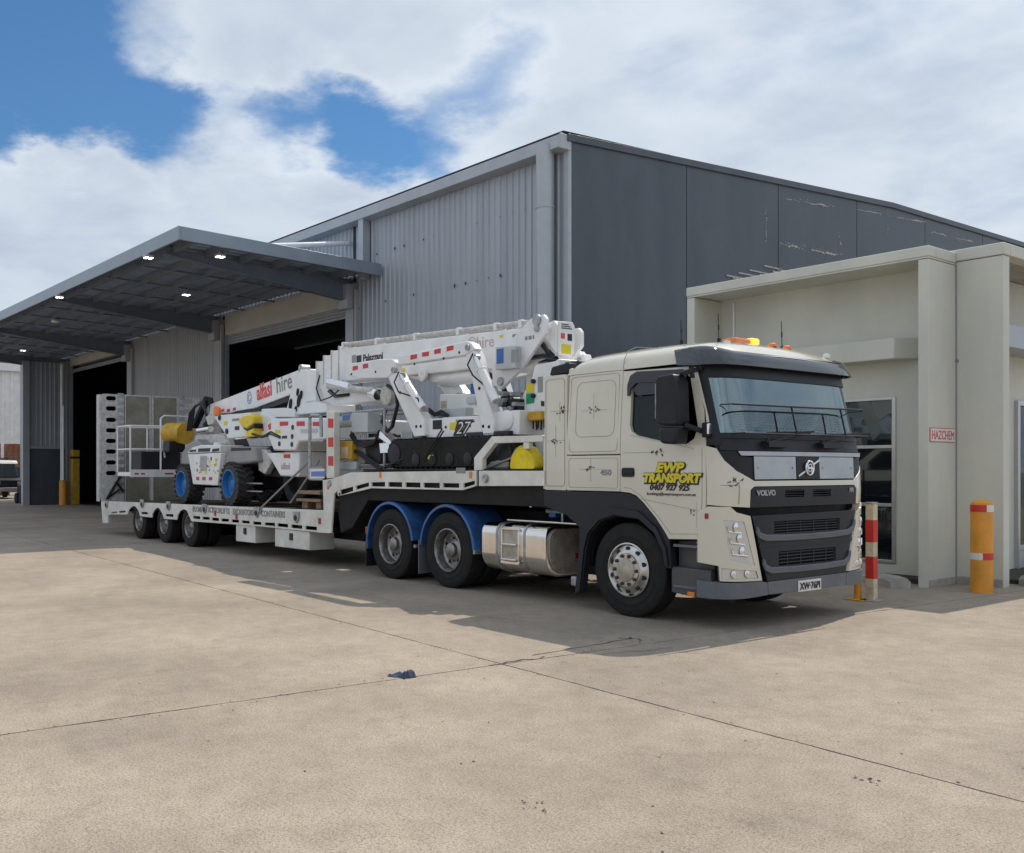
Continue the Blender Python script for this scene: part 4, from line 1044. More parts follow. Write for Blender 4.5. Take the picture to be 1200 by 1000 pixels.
# wipers
for y in (-.55, .42):
    m = MB(); p = front_pt(y, 1.865, .0)
    m.box(p.x - .03, p.x + .07, y - .2, y + .18, 1.845, 1.905).tube((p.x + .05, y - .2, 1.89), (p.x + .05, y - .2, 1.93), .02)
    m.bar((p.x + .06, y - .15, 1.90), gpt(y + .25, 1.965) + Vector((-.02, 0, 0)), .016, .014)
    m.bar(gpt(y + .25, 1.965) + Vector((-.05, 0, 0)), (interp(2.05, FX) + .012, y + .75, 2.02), .012, .012)
    m.bar((interp(1.99, FX) + .014, y - .1, 1.99), (interp(2.02, FX) + .014, y + .75, 2.02), .008, .018)
    m.build('wiper', 'black', tk, bev=0)
# mirrors
for sd in (-1, 1):
    a, b = sorted((sd * 1.33, sd * 1.53))
    mo = MB().prism([(.61, 2.54), (.65, 2.575), (.84, 2.585), (.89, 2.50), (.91, 2.09), (.88, 2.06), (.67, 2.07), (.63, 2.10)], 'y', a, b).build('mirror', 'black', tk, bev=.03)
    MB().prism([(.66, 2.05), (.90, 2.04), (.88, 1.90), (.84, 1.87), (.70, 1.88), (.66, 1.92)], 'y', a, b).build('kerb_mirror', 'black', mo, bev=.03)
    MB().box(.598, .612, min(a, b) + .02, max(a, b) - .02, 2.14, 2.50).build('mirror_glass', 'rim', mo, bev=.003)
    MB().bar((.95, sd * 1.19, 2.66), (.86, sd * 1.42, 2.585), .05, .05).box(.86, .98, *sorted((sd * 1.16, sd * 1.26)), 2.62, 2.70).build('mirror_arm', 'black', mo, bev=.012)
    MB().bar((1.02, sd * 1.22, 1.99), (.9, sd * 1.42, 2.07), .05, .05).box(1.02, 1.11, *sorted((sd * 1.20, sd * 1.30)), 1.94, 2.09).build('mirror_arm', 'black', mo, bev=.012)
    MB().box(1.085, 1.112, *sorted((sd * 1.205, sd * 1.302)), 1.97, 2.08).build('arm_trim', 'chrome', mo, bev=.006)
# roof fittings
A = [(0.52,0.04),(0.82,0.2),(0.78,0.53),(0.84,1.03)]
bx_, by_ = A[0]
bl_ = MB().prism([(bx_ - .1, 2.97), (bx_ + .1, 2.97), (bx_ + .1, 3.035), (bx_ - .1, 3.035)], 'y', by_ - .23, by_ + .21).build('beacon_bar', 'redlens', tk, bev=.02)
MB().prism([(bx_ - .09, 3.02), (bx_ + .11, 3.0), (bx_ + .105, 3.10), (bx_ - .085, 3.10)], 'y', by_ + .06, by_ + .205).build('beacon_lamp', 'amberlit', bl_, bev=.02)
MB().prism([(bx_ - .09, 3.02), (bx_ + .105, 3.0), (bx_ + .10, 3.085), (bx_ - .085, 3.085)], 'y', by_ - .23, by_ + .05).build('beacon_lens', 'amber', bl_, bev=.02)
for i, (x, y) in enumerate(A[1:3]):
    MB().lathe([(.05, 0), (.045, .03), (.025, .042), (0, .045)], (x, y, 2.985), 'z', 14).build('marker_lamp', 'amber', tk, bev=0)
MB().lathe([(.04, 0), (.035, .04), (0, .05)], (.98, 1.0, 2.90), 'z', 12).build('roof_cap', 'white', tk, bev=0)
for (u0, u1, h, nm) in ((A[2][0] - .06, A[2][1], .34, 'a'), (.72, -.62, .32, 'b'), (.30, -.72, .28, 'c')):
    zb_ = roof_h(u0) + .01
    m = MB().tube((u0, u1, zb_), (u0 - .01, u1, zb_ + h), .006, 6, .004).tube((u0, u1, zb_ - .02), (u0, u1, zb_ + .05), .02, 10)
    m.tube((u0 - .004, u1, zb_ + h * .45), (u0 - .005, u1, zb_ + h * .62), .009, 6)
    m.build('antenna', 'black', tk, bev=0)
MB().box(-.42, -.15, -.55, -.3, 2.99, 3.03).build('roof_hatch', 'black', tk, bev=.01)
MB().lathe([(.04, 0), (.04, .03), (0, .04)], (.82, -.62, 2.955), 'z', 12).build('roof_cap', 'white', tk, bev=0)
# pinstripes and scribble stickers on the near side
YS = -1.263
def stripe(pts, r=.0022, closed=True):
    q = [Vector((x, -CW(z) - .0015, z)) for x, z in pts]
    if closed: q.append(q[0])
    return q
ps = MB()
for pts in (rrect(-.80, -.20, 1.99, 2.62, .09), rrect(-.90, -.15, 1.82, 2.69, .05), rrect(-.90, -.14, 1.41, 1.745, .03)): ps.path(stripe(pts), .0025, 4)
q = [Vector((x, -1.2425, z)) for x, z in rrect(-1.31, -.99, 1.42, 2.69, .05)]; ps.path(q + [q[0]], .0025, 4)
q = [Vector((x, -1.2645, z)) for x, z in [(-.05, 1.42), (.05, 1.41), (.2, 1.33), (.42, 1.13), (.6, .945), (.97, .96), (1.0, 1.3), (1.0, 1.84)]]; ps.path(q, .0025, 4)
for a, b in (((.2, 1.30), (.95, 1.20)), ((-.05, 1.80), (.40, 1.80)), ((.05, 1.99), (.9, 1.83))):
    ps.path([Vector((a[0], -1.265, a[1])), Vector((b[0], -1.265, b[1]))], .0022, 4)
ps.build('pinstripe', 'greyink', tk, bev=0)
def sticker(x, z, w_, h_, y=YS, seed=1):
    r = random.Random(seed); m = MB()
    MB().box(x - w_, x + w_, y - .002, y, z - .0014, z + .0008).box(x - .001, x + .001, y - .002, y, z - h_, z + h_ * .9).build('sticker_line', 'greyink', tk, bev=0)
    for k in range(9):
        a = x + r.uniform(-.075, .075); b = z + r.uniform(-.02, .03); dx, dz = r.uniform(-.03, .03), r.uniform(-.03, .035); t_ = r.uniform(.005, .011)
        m.path([Vector((a, y - .002, b)), Vector((a + dx * .6, y - .002, b + dz)), Vector((a + dx, y - .002, b + dz * .3))], t_ * .55, 4)
    m.build('sticker', 'ink', tk, bev=0)
sticker(-.52, 2.29, .20, .22, -1.243, 3); sticker(-1.07, 2.31, .16, .12, -1.2425, 5); sticker(-1.14, 1.96, .14, .20, -1.2425, 7)
sticker(-.55, 1.62, .18, .14, YS, 9); sticker(.42, 1.80, .10, .04, -1.265, 12); sticker(.93, 1.16, .10, .14, -1.262, 15)
def fsticker(s, z, seed):
    r = random.Random(seed); m = MB()
    m.path([front_pt(s + t, z, .006) for t in (-.16, -.1, -.05, 0)], .002, 4).path([front_pt(s + .03, z + t, .006) for t in (.03, -.05, -.12, -.19)], .002, 4)
    for k in range(8):
        a, b = s + r.uniform(-.08, .08), z + r.uniform(-.01, .05)
        m.path([front_pt(a, b, .006), front_pt(a + r.uniform(-.03, .03), b + r.uniform(-.02, .04), .006), front_pt(a + r.uniform(-.04, .04), b, .006)], .0035, 4)
    m.build('sticker', 'ink', tk, bev=0)
fsticker(-1.14, 1.46, 4); fsticker(-1.33, .98, 8)
# lettering on the door
LX0 = .60
for b_, mt, o, ox, oz in ((.019, 'ink', 0, .006, -.006), (.0075, 'gold', .002, 0, 0)):
    text('lettering', 'EWP', .135, mt, tk, (LX0 - .02 + ox, -1.268 - o, 1.592 + oz), shear=.25, bold=b_, wide=1.25, align='CENTER')
    text('lettering', 'TRANSPORT', .125, mt, tk, (LX0 + ox, -1.268 - o, 1.485 + oz), shear=.22, bold=b_, wide=1.05, align='CENTER')
text('lettering', '0407 927 925', .082, 'ink', tk, (LX0 - .02, -1.267, 1.40), shear=.18, bold=.0035, wide=1.15, align='CENTER')
text('lettering', 'bookings@ewptransport.com.au', .045, 'ink', tk, (LX0, -1.267, 1.345), shear=.18, bold=.0, wide=1.08, align='CENTER')
text('lettering', '450', .085, 'greyink', tk, (-.40, -1.263, 1.555), bold=.003, wide=1.3)

# ---------------------------------------------------------------- wheels
def tyre(Rr=.515, w_=.29, rin=.29):
    h = w_ / 2
    p = [(rin, -h * .72), (rin + .01, -h * .86), (rin + .05, -h * .97), (Rr * .70, -h * .985), (Rr * .71, -h * 1.012), (Rr * .755, -h * 1.012), (Rr * .765, -h * .99), (Rr * .83, -h), (Rr * .885, -h * 1.005), (Rr * .90, -h * .975), (Rr * .93, -h * .97), (Rr * .985, -h * .86)]
    for k in (-.62, -.2, .2, .62):
        p += [(Rr, h * (k - .19)), (Rr, h * (k + .13)), (Rr - .014, h * (k + .135)), (Rr - .014, h * (k + .185))]
    p = p[:-2] + [(Rr * .985, h * .86), (Rr * .93, h * .97), (Rr * .83, h), (rin + .05, h * .97), (rin, h * .72)]
    return p
def wheel_front(name, parent, c, sg):
    o = MB().lathe(tyre(), c, 'y', 56).build('wheel', 'rubber', parent, bev=0)
    f = lambda pr, n=40: MB().lathe(pr, (c[0], c[1] + sg * .145, c[2]), 'y', n, sg)
    rim = f([(.30, -.03), (.298, .0), (.285, .004), (.272, -.012), (.262, -.022), (.252, -.02), (.215, .012), (.20, .02), (.186, .022), (.18, .034), (.13, .036)]).build('rim', 'alloy', o, bev=0)
    f([(.131, .034), (.126, .045), (.11, .05), (0, .053)]).build('hub_cap', 'hub', o, bev=0)
    m = MB(); m2 = MB()
    for i in range(10):
        a = 2 * math.pi * i / 10
        q = (c[0] + .158 * math.cos(a), c[1] + sg * .18, c[2] + .158 * math.sin(a))
        m.lathe([(.021, -.005), (.019, .018), (.012, .026), (0, .028)], q, 'y', 8, sg)
        a += .314; r0 = .232
        q = Vector((c[0] + r0 * math.cos(a), c[1] + sg * .1475, c[2] + r0 * math.sin(a)))
        m2.lathe([(.026, -.012), (.026, .006), (0, .006)], q, 'y', 12, sg)
    q_ = m.build('wheel_nut', 'rustnut', rim, bev=0); q_['kind'] = 'stuff'; m2.build('hand_hole', 'black', rim, bev=0)
    return o
def wheel_dual(parent, c, sg, mt='rim', two=True):
    m = MB().lathe(tyre(), c, 'y', 48)
    if two: m.lathe(tyre(), (c[0], c[1] - sg * .33, c[2]), 'y', 40)
    o = m.build('wheel', 'rubber', parent, bev=0)
    cc = (c[0], c[1] + sg * .145, c[2])
    rim = MB().lathe([(.30, -.03), (.298, 0), (.284, .004), (.274, -.012), (.268, -.03), (.258, -.13), (.235, -.15), (.15, -.152), (.148, -.12), (.10, -.10), (.095, -.05), (.07, -.035), (0, -.035)], cc, 'y', 40, sg).build('rim', mt, o, bev=0)
    m = MB(); m2 = MB()
    for i in range(10):
        a = 2 * math.pi * i / 10
        m.lathe([(.018, -.005), (.016, .03), (0, .032)], (c[0] + .168 * math.cos(a), cc[1] - sg * .15, c[2] + .168 * math.sin(a)), 'y', 6, sg)
        if i % 2 == 0:
            a += .3; m2.lathe([(.03, -.01), (.03, .004), (0, .004)], (c[0] + .212 * math.cos(a), cc[1] - sg * .15, c[2] + .212 * math.sin(a)), 'y', 10, sg)
    q_ = m.build('wheel_nut', 'rim', rim, bev=0); q_['kind'] = 'stuff'; m2.build('hand_hole', 'black', rim, bev=0)
    return o
def copies(o, parent, dxs):
    for d in dxs: inst(o, parent, (d, 0, 0))
for sg in (-1, 1):
    wheel_front('wheel', tk, (-.02, sg * 1.085, .515), sg)
    w0 = wheel_dual(tk, (-3.27, sg * 1.085, .515), sg); copies(w0, tk, (-1.385,))
# chassis
ch = MB()
for y in (-.42, .42): ch.box(-5.4, 1.1, y - .04, y + .04, .78, 1.06)
for x in (-5.3, -4.0, -2.6, -1.2): ch.box(x - .06, x + .06, -.38, .38, .82, 1.02)
ch.tube((-3.27, -1.0, .515), (-3.27, 1.0, .515), .11).tube((-4.655, -1.0, .515), (-4.655, 1.0, .515), .11).tube((-.02, -1.0, .515), (-.02, 1.0, .515), .07)
ch.box(-2.6, -1.0, -.38, .38, .45, .8)
ch.build('chassis', 'blacksteel', tk, bev=0)
MB().lathe([(.55, 0), (.55, .1), (0, .12)], (-3.9, 0, 1.12), 'z', 28).box(-4.4, -3.4, -.4, .4, 1.06, 1.12).build('fifth_wheel', 'blacksteel', tk, bev=0)
# blue mudguards
def guard(cx_, sg, a0, a1):
    vs = []; n = 26; prof = [(.60, 1.255), (.575, 1.26), (.575, 1.235), (.60, 1.235), (.60, .62), (.615, .62), (.615, 1.255)]
    k = len(prof)
    for i in range(n + 1):
        a = rad(a0 + (a1 - a0) * i / n)
        for r_, y in prof:
            # a little flatter on top, longer at the ends
            vs.append((cx_ + r_ * 1.0 * math.cos(a), sg * y, .515 + r_ * (1.02 if math.sin(a) > 0 else 1) * math.sin(a)))
    fs = [[i * k + j, i * k + (j + 1) % k, (i + 1) * k + (j + 1) % k, (i + 1) * k + j] for i in range(n) for j in range(k)]
    m = MB().add(vs, fs, False).add(vs, [list(range(k)), [n * k + j for j in range(k)]])
    return m.build('mudguard', 'blueguard', tk, bev=.006)
for sg in (-1, 1):
    guard(-3.27, sg, 4, 176); guard(-4.655, sg, 8, 190)
    a, b = sorted((sg * .65, sg * 1.25)); 
    MB().box(-2.69, -2.655, a, b, .50, .56).build('guard_end', 'steel', tk, bev=.004)
    MB().box(-4.03, -3.99, a, b, .50, .545).build('guard_end', 'steel', tk, bev=.004)
    MB().box(-3.92, -3.90, a, b, .14, .62).build('mud_flap', 'bumper', tk, bev=.004)
    MB().box(-5.29, -5.27, a, b, .14, .62).build('mud_flap', 'black', tk, bev=.004)
# fuel tank, near side
def dsec(y0, y1, z0, z1, r, n=8, sg=-1):
    # D section: flat back, rounded outside
    p = [(sg * y0, z0), (sg * y0, z1)]
    for cz_, a0 in ((z1 - r * .55, 90), (z0 + r, 0)):
        rr_ = r * .55 if a0 == 90 else r
        for i in range(n + 1):
            a = rad(a0 - 90 * i / n)
            p.append((sg * (y1 - rr_ + rr_ * math.cos(a)), cz_ + rr_ * math.sin(a)))
    return p
for sg in (-1, 1):
    tb = MB().prism(dsec(.58, 1.20, .30, .93, .24, sg=sg), 'x', -2.58, -1.37).build('fuel_tank', 'tank', tk, bev=.02)
    for x in (-2.28, -2.22, -1.76): MB().prism(dsec(.57, 1.21, .29, .94, .245, sg=sg), 'x', x, x + .035).build('tank_strap', 'steel', tb, bev=.006)
    ed = MB().prism(dsec(.64, 1.15, .33, .89, .27, sg=sg), 'x', -1.368, -1.345).build('end_plate', 'endplate', tb, bev=.006)
    rp_ = random.Random(3)
    for y_, z_ in ((.72, .8), (1.08, .8), (.72, .5), (1.08, .5), (.9, .36)): MB().lathe([(.016, 0), (.014, .012), (0, .014)], (-1.345, sg * y_, z_), 'x', 8).build('bolt', 'steel', ed, bev=0)
    MB().box(-1.35, -1.33, *sorted((sg * .66, sg * .72)), .52, .58).build('reflector', 'redlens', ed)
    # step recess in the tank
    a, b = sorted((sg * 1.19, sg * 1.206))
    MB().box(-2.15, -1.84, a, b, .44, .86).build('step_recess', 'endplate', tb, bev=.02)
    fr_ = MB()
    for p0, p1 in (((-2.17, .42), (-1.82, .46)), ((-2.17, .85), (-1.82, .88)), ((-2.17, .46), (-2.14, .85)), ((-1.85, .46), (-1.82, .85))):
        a, b = sorted((sg * 1.19, sg * 1.222)); fr_.box(p0[0], p1[0], a, b, p0[1], p1[1])
    fr_.build('step_frame', 'tank', tb, bev=.006)
    for z_ in (.47, .66):
        a, b = sorted((sg * 1.19, sg * 1.25)); MB().box(-2.13, -1.86, a, b, z_, z_ + .025).build('step_rung', 'chrome', tb, bev=.006)
    MB().lathe([(.07, 0), (.07, .03), (0, .035)], (-2.45, sg * 1.14, .80), 'y', 16, sg).build('filler_cap', 'steel', tb, bev=0)
    # checker plate top and black tool mount beside
    MB().box(-2.1, -.78, *sorted((sg * .6, sg * 1.18)), .965, .99).build('top_step', 'tank', tk, bev=.01)
    MB().box(-1.30, -.84, *sorted((sg * .45, sg * .60)), .32, .90).build('battery_box', 'blacksteel', tk, bev=.02)
    MB().box(-.98, -.86, *sorted((sg * 1.0, sg * 1.16)), .24, .36).build('air_fitting', 'steel', tk, bev=.02)
m = MB().tube((-1.65, -.9, 1.10), (-1.1, -.9, 1.10), .03).tube((-1.32, -.95, .98), (-1.32, -.95, 1.38), .02)
m.build('suzi_rail', 'steel', tk, bev=0)
MB().box(-1.75, -1.22, -1.0, -.93, 1.21, 1.24).build('amber_strip', 'amber', tk)
MB().box(-1.62, -1.5, -.9, -.75, 1.02, 1.12).build('air_line', 'bluerim', tk)
MB().box(-5.38, -5.30, -1.2, -1.12, .62, .74).build('tail_lamp', 'redlens', tk)
# ================================================================ trailer
tr_ = root('low_loader_trailer', 'cream drop deck trailer with raised rear ramps and slotted side rails', 'trailer', (-9.5, 0, 0))
YT = -1.27
pln = lambda yy: (lambda x, z, off=0: Vector((x, yy - off, z)))
co = [(-17.39,0.82),(-6.5,0.95),(-6.5,0.58),(-8.95,0.58),(-11.89,0.54),(-12,0.63),(-12.13,0.75),(-12.31,0.78),(-12.5,0.73),(-12.64,0.64),(-12.68,0.54),(-13.41,0.53),(-13.5,0.64),(-13.66,0.74),(-13.78,0.77),(-13.96,0.71),(-14.09,0.62),(-14.12,0.53),(-14.87,0.53),(-14.98,0.66),(-15.12,0.73),(-15.26,0.76),(-15.49,0.71),(-15.63,0.64),(-15.69,0.54),(-16.81,0.5),(-17.07,0.47)]
def slot(u): return u
sl = []
for q in ([(-11.82,0.66),(-11.45,0.66),(-11.45,0.6),(-11.82,0.6)], [(-11.35,0.66),(-10.99,0.66),(-10.99,0.61),(-11.35,0.6)], [(-10.89,0.66),(-10.55,0.66),(-10.55,0.6),(-10.89,0.6)], [(-10.45,0.66),(-10.1,0.66),(-10.1,0.61),(-10.45,0.6)], [(-9.99,0.66),(-9.66,0.66),(-9.66,0.61),(-9.99,0.6)], [(-9.55,0.66),(-9.21,0.66),(-9.21,0.61),(-9.55,0.61)], [(-9.08,0.66),(-8.74,0.66),(-8.74,0.61),(-9.08,0.6)], [(-8.61,0.66),(-8.21,0.67),(-8.21,0.61),(-8.61,0.61)], [(-8.12,0.67),(-7.73,0.67),(-7.73,0.61),(-8.12,0.61)], [(-7.62,0.67),(-7.23,0.67),(-7.23,0.61),(-7.62,0.61)], [(-7.13,0.67),(-6.74,0.67),(-6.74,0.61),(-7.13,0.61)], [(-14.79,0.64),(-14.38,0.64),(-14.38,0.59),(-14.79,0.58)], [(-13.31,0.64),(-12.87,0.65),(-12.87,0.59),(-13.31,0.59)], [(-16.85,0.56),(-16.41,0.59),(-16.41,0.55),(-16.85,0.52)], [(-16.29,0.6),(-15.84,0.63),(-15.84,0.58),(-16.29,0.55)]):
    sl.append(q)
for sd in (-1, 1):
    fn = (lambda x, z, off=0, sd=sd: Vector((x, sd * (1.27 + off), z)))
    skin(co, fn, -.03, 0, sl, du=20, dv=20).build('side_rail', 'tcream', tr_, bev=.004)
    skin([(-17.62,0.8),(-17.07,0.81),(-17.07,0.28),(-17.49,0.25)], fn, -.06, .006, du=20, dv=20).build('rear_post', 'tcream', tr_, bev=.006)
gz = [(-17.39,0.82),(-6.5,0.95)]
zr, zf = gz[0][1], gz[1][1]; xr, xf = gz[0][0], gz[1][0]
def dz(x): return zr + (zf - zr) * (x - xr) / (xf - xr)
dk = MB().prism([(xr, zr - .02), (xf + .05, zf - .02), (xf + .05, zf - .16), (xr, zr - .16)], 'y', -1.235, 1.235).build('deck', 'blacksteel', tr_, bev=0)
for i in range(26):
    x = xr + .3 + i * (xf - xr - .5) / 26
    MB().box(x, x + .34, -1.2, 1.2, dz(x) - .02, dz(x) - .004).build('deck_plank', 'blacksteel' if i % 3 else 'timber', dk, bev=.004)
m = MB()
for y in (-.5, .5): m.box(-16.9, -6.0, y - .07, y + .07, .42, zr - .15)
for i in range(12): m.box(-16.5 + i * .9, -16.4 + i * .9, -1.2, 1.2, .58, zr - .14)
m.build('underframe', 'blacksteel', tr_, bev=0)
# tie lugs along the rail
for (x, z) in [(-17.17,0.74),(-14.7,0.83),(-13.11,0.83),(-11.2,0.83),(-8.89,0.84),(-7.41,0.81)]:
    l_ = MB().prism([(x - .11, z + .09), (x + .11, z + .09), (x + .09, z - .03), (x + .03, z - .10), (x - .03, z - .10), (x - .09, z - .03)], 'y', -1.30, -1.272).build('tie_lug', 'steel', tr_, bev=.008)
    MB().lathe([(.05, 0), (.045, .012), (0, .013)], (x, -1.30, z - .02), 'y', 12, -1).build('lug_hole', 'black', l_, bev=0)
for (x, z) in [(-6.64,0.77),(-9.75,0.72),(-10.71,0.75)]: MB().box(x - .035, x + .035, -1.285, -1.271, z - .05, z + .05).build('side_marker', 'redlens', tr_, bev=.004)
for word, tp in (('BOOMS', [(-11.83,0.75),(-11.36,0.75)]), ('SCISSORLIFTS', [(-11.06,0.76),(-10.06,0.76)]), ('EXCAVATORS', [(-9.92,0.76),(-9.04,0.77)]), ('CONTAINERS', [(-8.73,0.77),(-7.83,0.78)])):
    text('lettering', word, .15, 'greyink', tr_, (tp[0][0], -1.2745, tp[0][1]), tilt=math.atan2(tp[1][1] - tp[0][1], tp[1][0] - tp[0][0]), bold=.004, fit=tp[1][0] - tp[0][0])
# toolboxes
for pts in ([(-9.85,0.59),(-9.04,0.59),(-9.04,0.26),(-9.85,0.25)], [(-8.27,0.58),(-7.04,0.57),(-7.04,0.26),(-8.27,0.25)]):
    b_ = MB().prism(pts, 'y', -1.24, -.75).build('toolbox', 'tcream', tr_, bev=.012)
    cx_ = sum(p[0] for p in pts) / 4; cz_ = sum(p[1] for p in pts) / 4
    MB().box(cx_ - .05, cx_ + .05, -1.262, -1.24, cz_ - .02, cz_ + .10).build('latch', 'dkgrey', b_, bev=.006)
# wheels
def tw(c, sg):
    m = MB().lathe(tyre(.425, .26, .235), c, 'y', 44).lathe(tyre(.425, .26, .235), (c[0], c[1] - sg * .29, c[2]), 'y', 36)
    o = m.build('wheel', 'rubber', tr_, bev=0)
    cc = (c[0], c[1] + sg * .13, c[2]); k = .80
    pr = [(.30, -.03), (.298, 0), (.284, .004), (.274, -.012), (.268, -.03), (.258, -.13), (.235, -.15), (.15, -.152), (.148, -.12), (.10, -.10), (.095, -.05), (.07, -.035), (0, -.035)]
    rim = MB().lathe([(r * k, q) for r, q in pr], cc, 'y', 36, sg).build('rim', 'rim', o, bev=0)
    m2 = MB()
    for i in range(8):
        a = 2 * math.pi * i / 8; m2.lathe([(.014, 0), (.012, .03), (0, .032)], (c[0] + .15 * math.cos(a), cc[1] - sg * .15, c[2] + .15 * math.sin(a)), 'y', 6, sg)
    q = m2.build('wheel_nut', 'steel', rim, bev=0); q['kind'] = 'stuff'
    return o
AX = [(-15.02,-0.01),(-13.48,-0),(-12.09,-0)]
for sg in (-1, 1):
    w0 = tw((AX[0][0], sg * 1.11, .425), sg)
    for k in (1, 2): inst(w0, tr_, (AX[k][0] - AX[0][0], 0, 0))
    ld = MB()
    for a in AX: ld.tube((a[0], -1, .425), (a[0], 1, .425), .07)
    if sg < 0: ld.build('axle', 'blacksteel', tr_, bev=0)
# ramps
XR_ = -17.62
fr_ = lambda y, z, off=0: Vector((XR_ + off, y, z))
SZ = [q[1] for q in [(-1,3.43),(-1,3.17),(-1,2.88),(-1,2.61),(-1,2.34),(-1,2.07),(-1,1.79),(-1,1.52)]]
def ramp(y0, y1, outer):
    """outer: -1 when the slotted strip is on the near side"""
    zt, zb_ = 3.54, .80
    a, b = (y0, y0 + .64) if outer < 0 else (y1 - .60, y1)
    holes = []
    for z in SZ: holes.append([(p[0] + (a + b) / 2 - .02, p[1] + z) for p in rrect(-.13, .13, -.055, .055, .054, 3)])
    st = skin([(a + .06, zb_), (b, zb_), (b, zt), (a + .12, zt), (a + .02, zt - .03), (a, zt - .12), (a, zb_ + .2)] if outer < 0 else [(a, zb_), (b, zb_), (b, zt), (a, zt)], fr_, -.012, .012, holes, du=20, dv=20).build('ramp', 'grime', tr_, bev=.004)
    MB().box(XR_ - .22, XR_ - .012, a, a + .03, zb_, zt - .02).box(XR_ - .22, XR_ - .012, b - .03, b, zb_, zt - .02).build('ramp_beam', 'grime', st, bev=.004)
    m = MB()
    for i in range(14):
        z = zb_ + .2 + i * .19
        m.box(XR_ + .012, XR_ + .03, b - .17, b - .02, z, z + .1) if outer < 0 else m.box(XR_ + .012, XR_ + .03, a + .02, a + .17, z, z + .1)
    o = m.build('ramp_cleat', 'steel', st, bev=0); o['kind'] = 'stuff'
    c, d_ = (b + .015, y1) if outer < 0 else (y0, a - .015)
    MB().box(XR_ - .03, XR_ - .01, c, d_, zb_, zt - .01).build('mesh_panel', 'meshpl', st, bev=0)
    MB().box(XR_ - .02, XR_ + .02, c, c + .03, zb_, zt).box(XR_ - .02, XR_ + .02, d_ - .03, d_, zb_, zt).box(XR_ - .02, XR_ + .02, c + .03, d_ - .03, zt - .04, zt).build('panel_frame', 'grime', st, bev=.003)
    gm = MB()
    w_ = d_ - c
    for i in range(60):
        z = zb_ + i * .045
        if z < zt - .1: gm.bar((XR_ - .006, c + .03, z), (XR_ - .006, d_ - .03, z + .035), .006, .012)
    for i in range(9): 
        y = c + .05 + i * (w_ - .1) / 8; gm.bar((XR_ - .003, y, zb_), (XR_ - .003, y, zt - .04), .006, .008, (1, 0, 0))
    o = gm.build('expanded_mesh', 'meshpl', st, bev=0); o['kind'] = 'stuff'
    return st
r1 = ramp(-1.32, .02, -1); ramp(.07, 1.38, 1)
rm = [(-1.15,0.86),(-0.78,1.47),(-0.89,1.27),(-0.71,1.05)]
MB().tube((XR_ + .07, rm[0][0], rm[0][1]), (XR_ + .07, rm[1][0], rm[1][1]), .035).tube((XR_ + .06, rm[2][0], rm[2][1]), (XR_ + .06, rm[3][0], rm[3][1]), .03).tube((XR_ + .06, rm[0][0], rm[0][1]), (XR_ + .06, rm[3][0] - .05, rm[3][1] + .1), .02).build('ramp_ram', 'blacksteel', r1, bev=0)
# gooseneck
gn = [(-6.55,1.44),(-6.23,1.47),(-5.69,1.57),(-2.6,1.6),(-2.6,1.4),(-2.88,1.34),(-5.1,1.33),(-6.07,1.19),(-6.1,1.27),(-6.19,1.22),(-6.28,0.59),(-6.5,0.58)]
gs_ = [[(-6,1.29),(-5.62,1.35),(-5.62,1.28),(-6,1.21)], [(-5.54,1.36),(-5.17,1.42),(-5.17,1.36),(-5.54,1.3)], [(-5.1,1.42),(-4.73,1.43),(-4.73,1.36),(-5.1,1.36)], [(-4.65,1.43),(-4.29,1.43),(-4.29,1.36),(-4.65,1.36)], [(-4.21,1.43),(-3.84,1.43),(-3.84,1.36),(-4.21,1.36)], [(-3.77,1.43),(-3.39,1.43),(-3.39,1.36),(-3.77,1.36)], [(-3.32,1.43),(-2.96,1.43),(-2.96,1.37),(-3.32,1.37)], [(-2.87,1.43),(-2.63,1.47),(-2.63,1.42),(-2.87,1.37)]]
for sd in (-1, 1):
    fn = (lambda x, z, off=0, sd=sd: Vector((x, sd * (1.27 + off), z)))
    skin(gn, fn, -.03, 0, gs_, du=20, dv=20).build('gooseneck_rail', 'tcream', tr_, bev=.005)
    skin([(-2.56,1.6),(-1.32,1.6),(-1.32,1.42),(-2.56,1.4)], fn, -.05, -.01, du=20, dv=20).build('front_rail', 'tcream', tr_, bev=.005)
    skin([(-2.66,1.6),(-2.66,1.77),(-2.3,2.04),(-1.35,2.03),(-1.35,1.95),(-2.24,1.95),(-2.49,1.75),(-2.49,1.61)], fn, -.09, -.01, du=20, dv=20).build('headboard_frame', 'tcream', tr_, bev=.01)
    skin([(-1.7,1.95),(-1.6,1.95),(-1.6,1.87),(-1.7,1.87)], fn, -.09, -.015, du=20, dv=20).build('frame_post', 'tcream', tr_, bev=.006)
for (x, z) in [(-6.37,1.34),(-4.85,1.54),(-2.71,1.55)]: MB().box(x - .025, x + .025, -1.285, -1.271, z - .045, z + .04).build('side_marker', 'amber', tr_, bev=.006)
lg = [(-6.32,1.39),(-2.41,1.5)]
for (x, z) in lg: MB().lathe([(.055, 0), (.05, .02), (.03, .022), (0, .01)], (x, -1.272, z), 'y', 14, -1).build('tie_lug', 'steel', tr_, bev=0)
MB().box([(-3.02,1.59),(-2.82,1.53)][0][0], [(-3.02,1.59),(-2.82,1.53)][1][0], -1.274, -1.271, 1.565, 1.64).build('sticker', 'greyink', tr_, bev=0)
MB().prism([(-6.2, .98), (-6.05, 1.45), (-5.4, 1.60), (-1.35, 1.60), (-1.35, 1.16), (-5.3, 1.14), (-5.75, .7), (-6.1, .6)], 'y', -1.2, 1.2).build('gooseneck', 'blacksteel', tr_, bev=.01)
MB().box(-5.4, -1.36, -1.23, 1.23, 1.602, 1.625).build('upper_deck', 'blacksteel', tr_, bev=0)
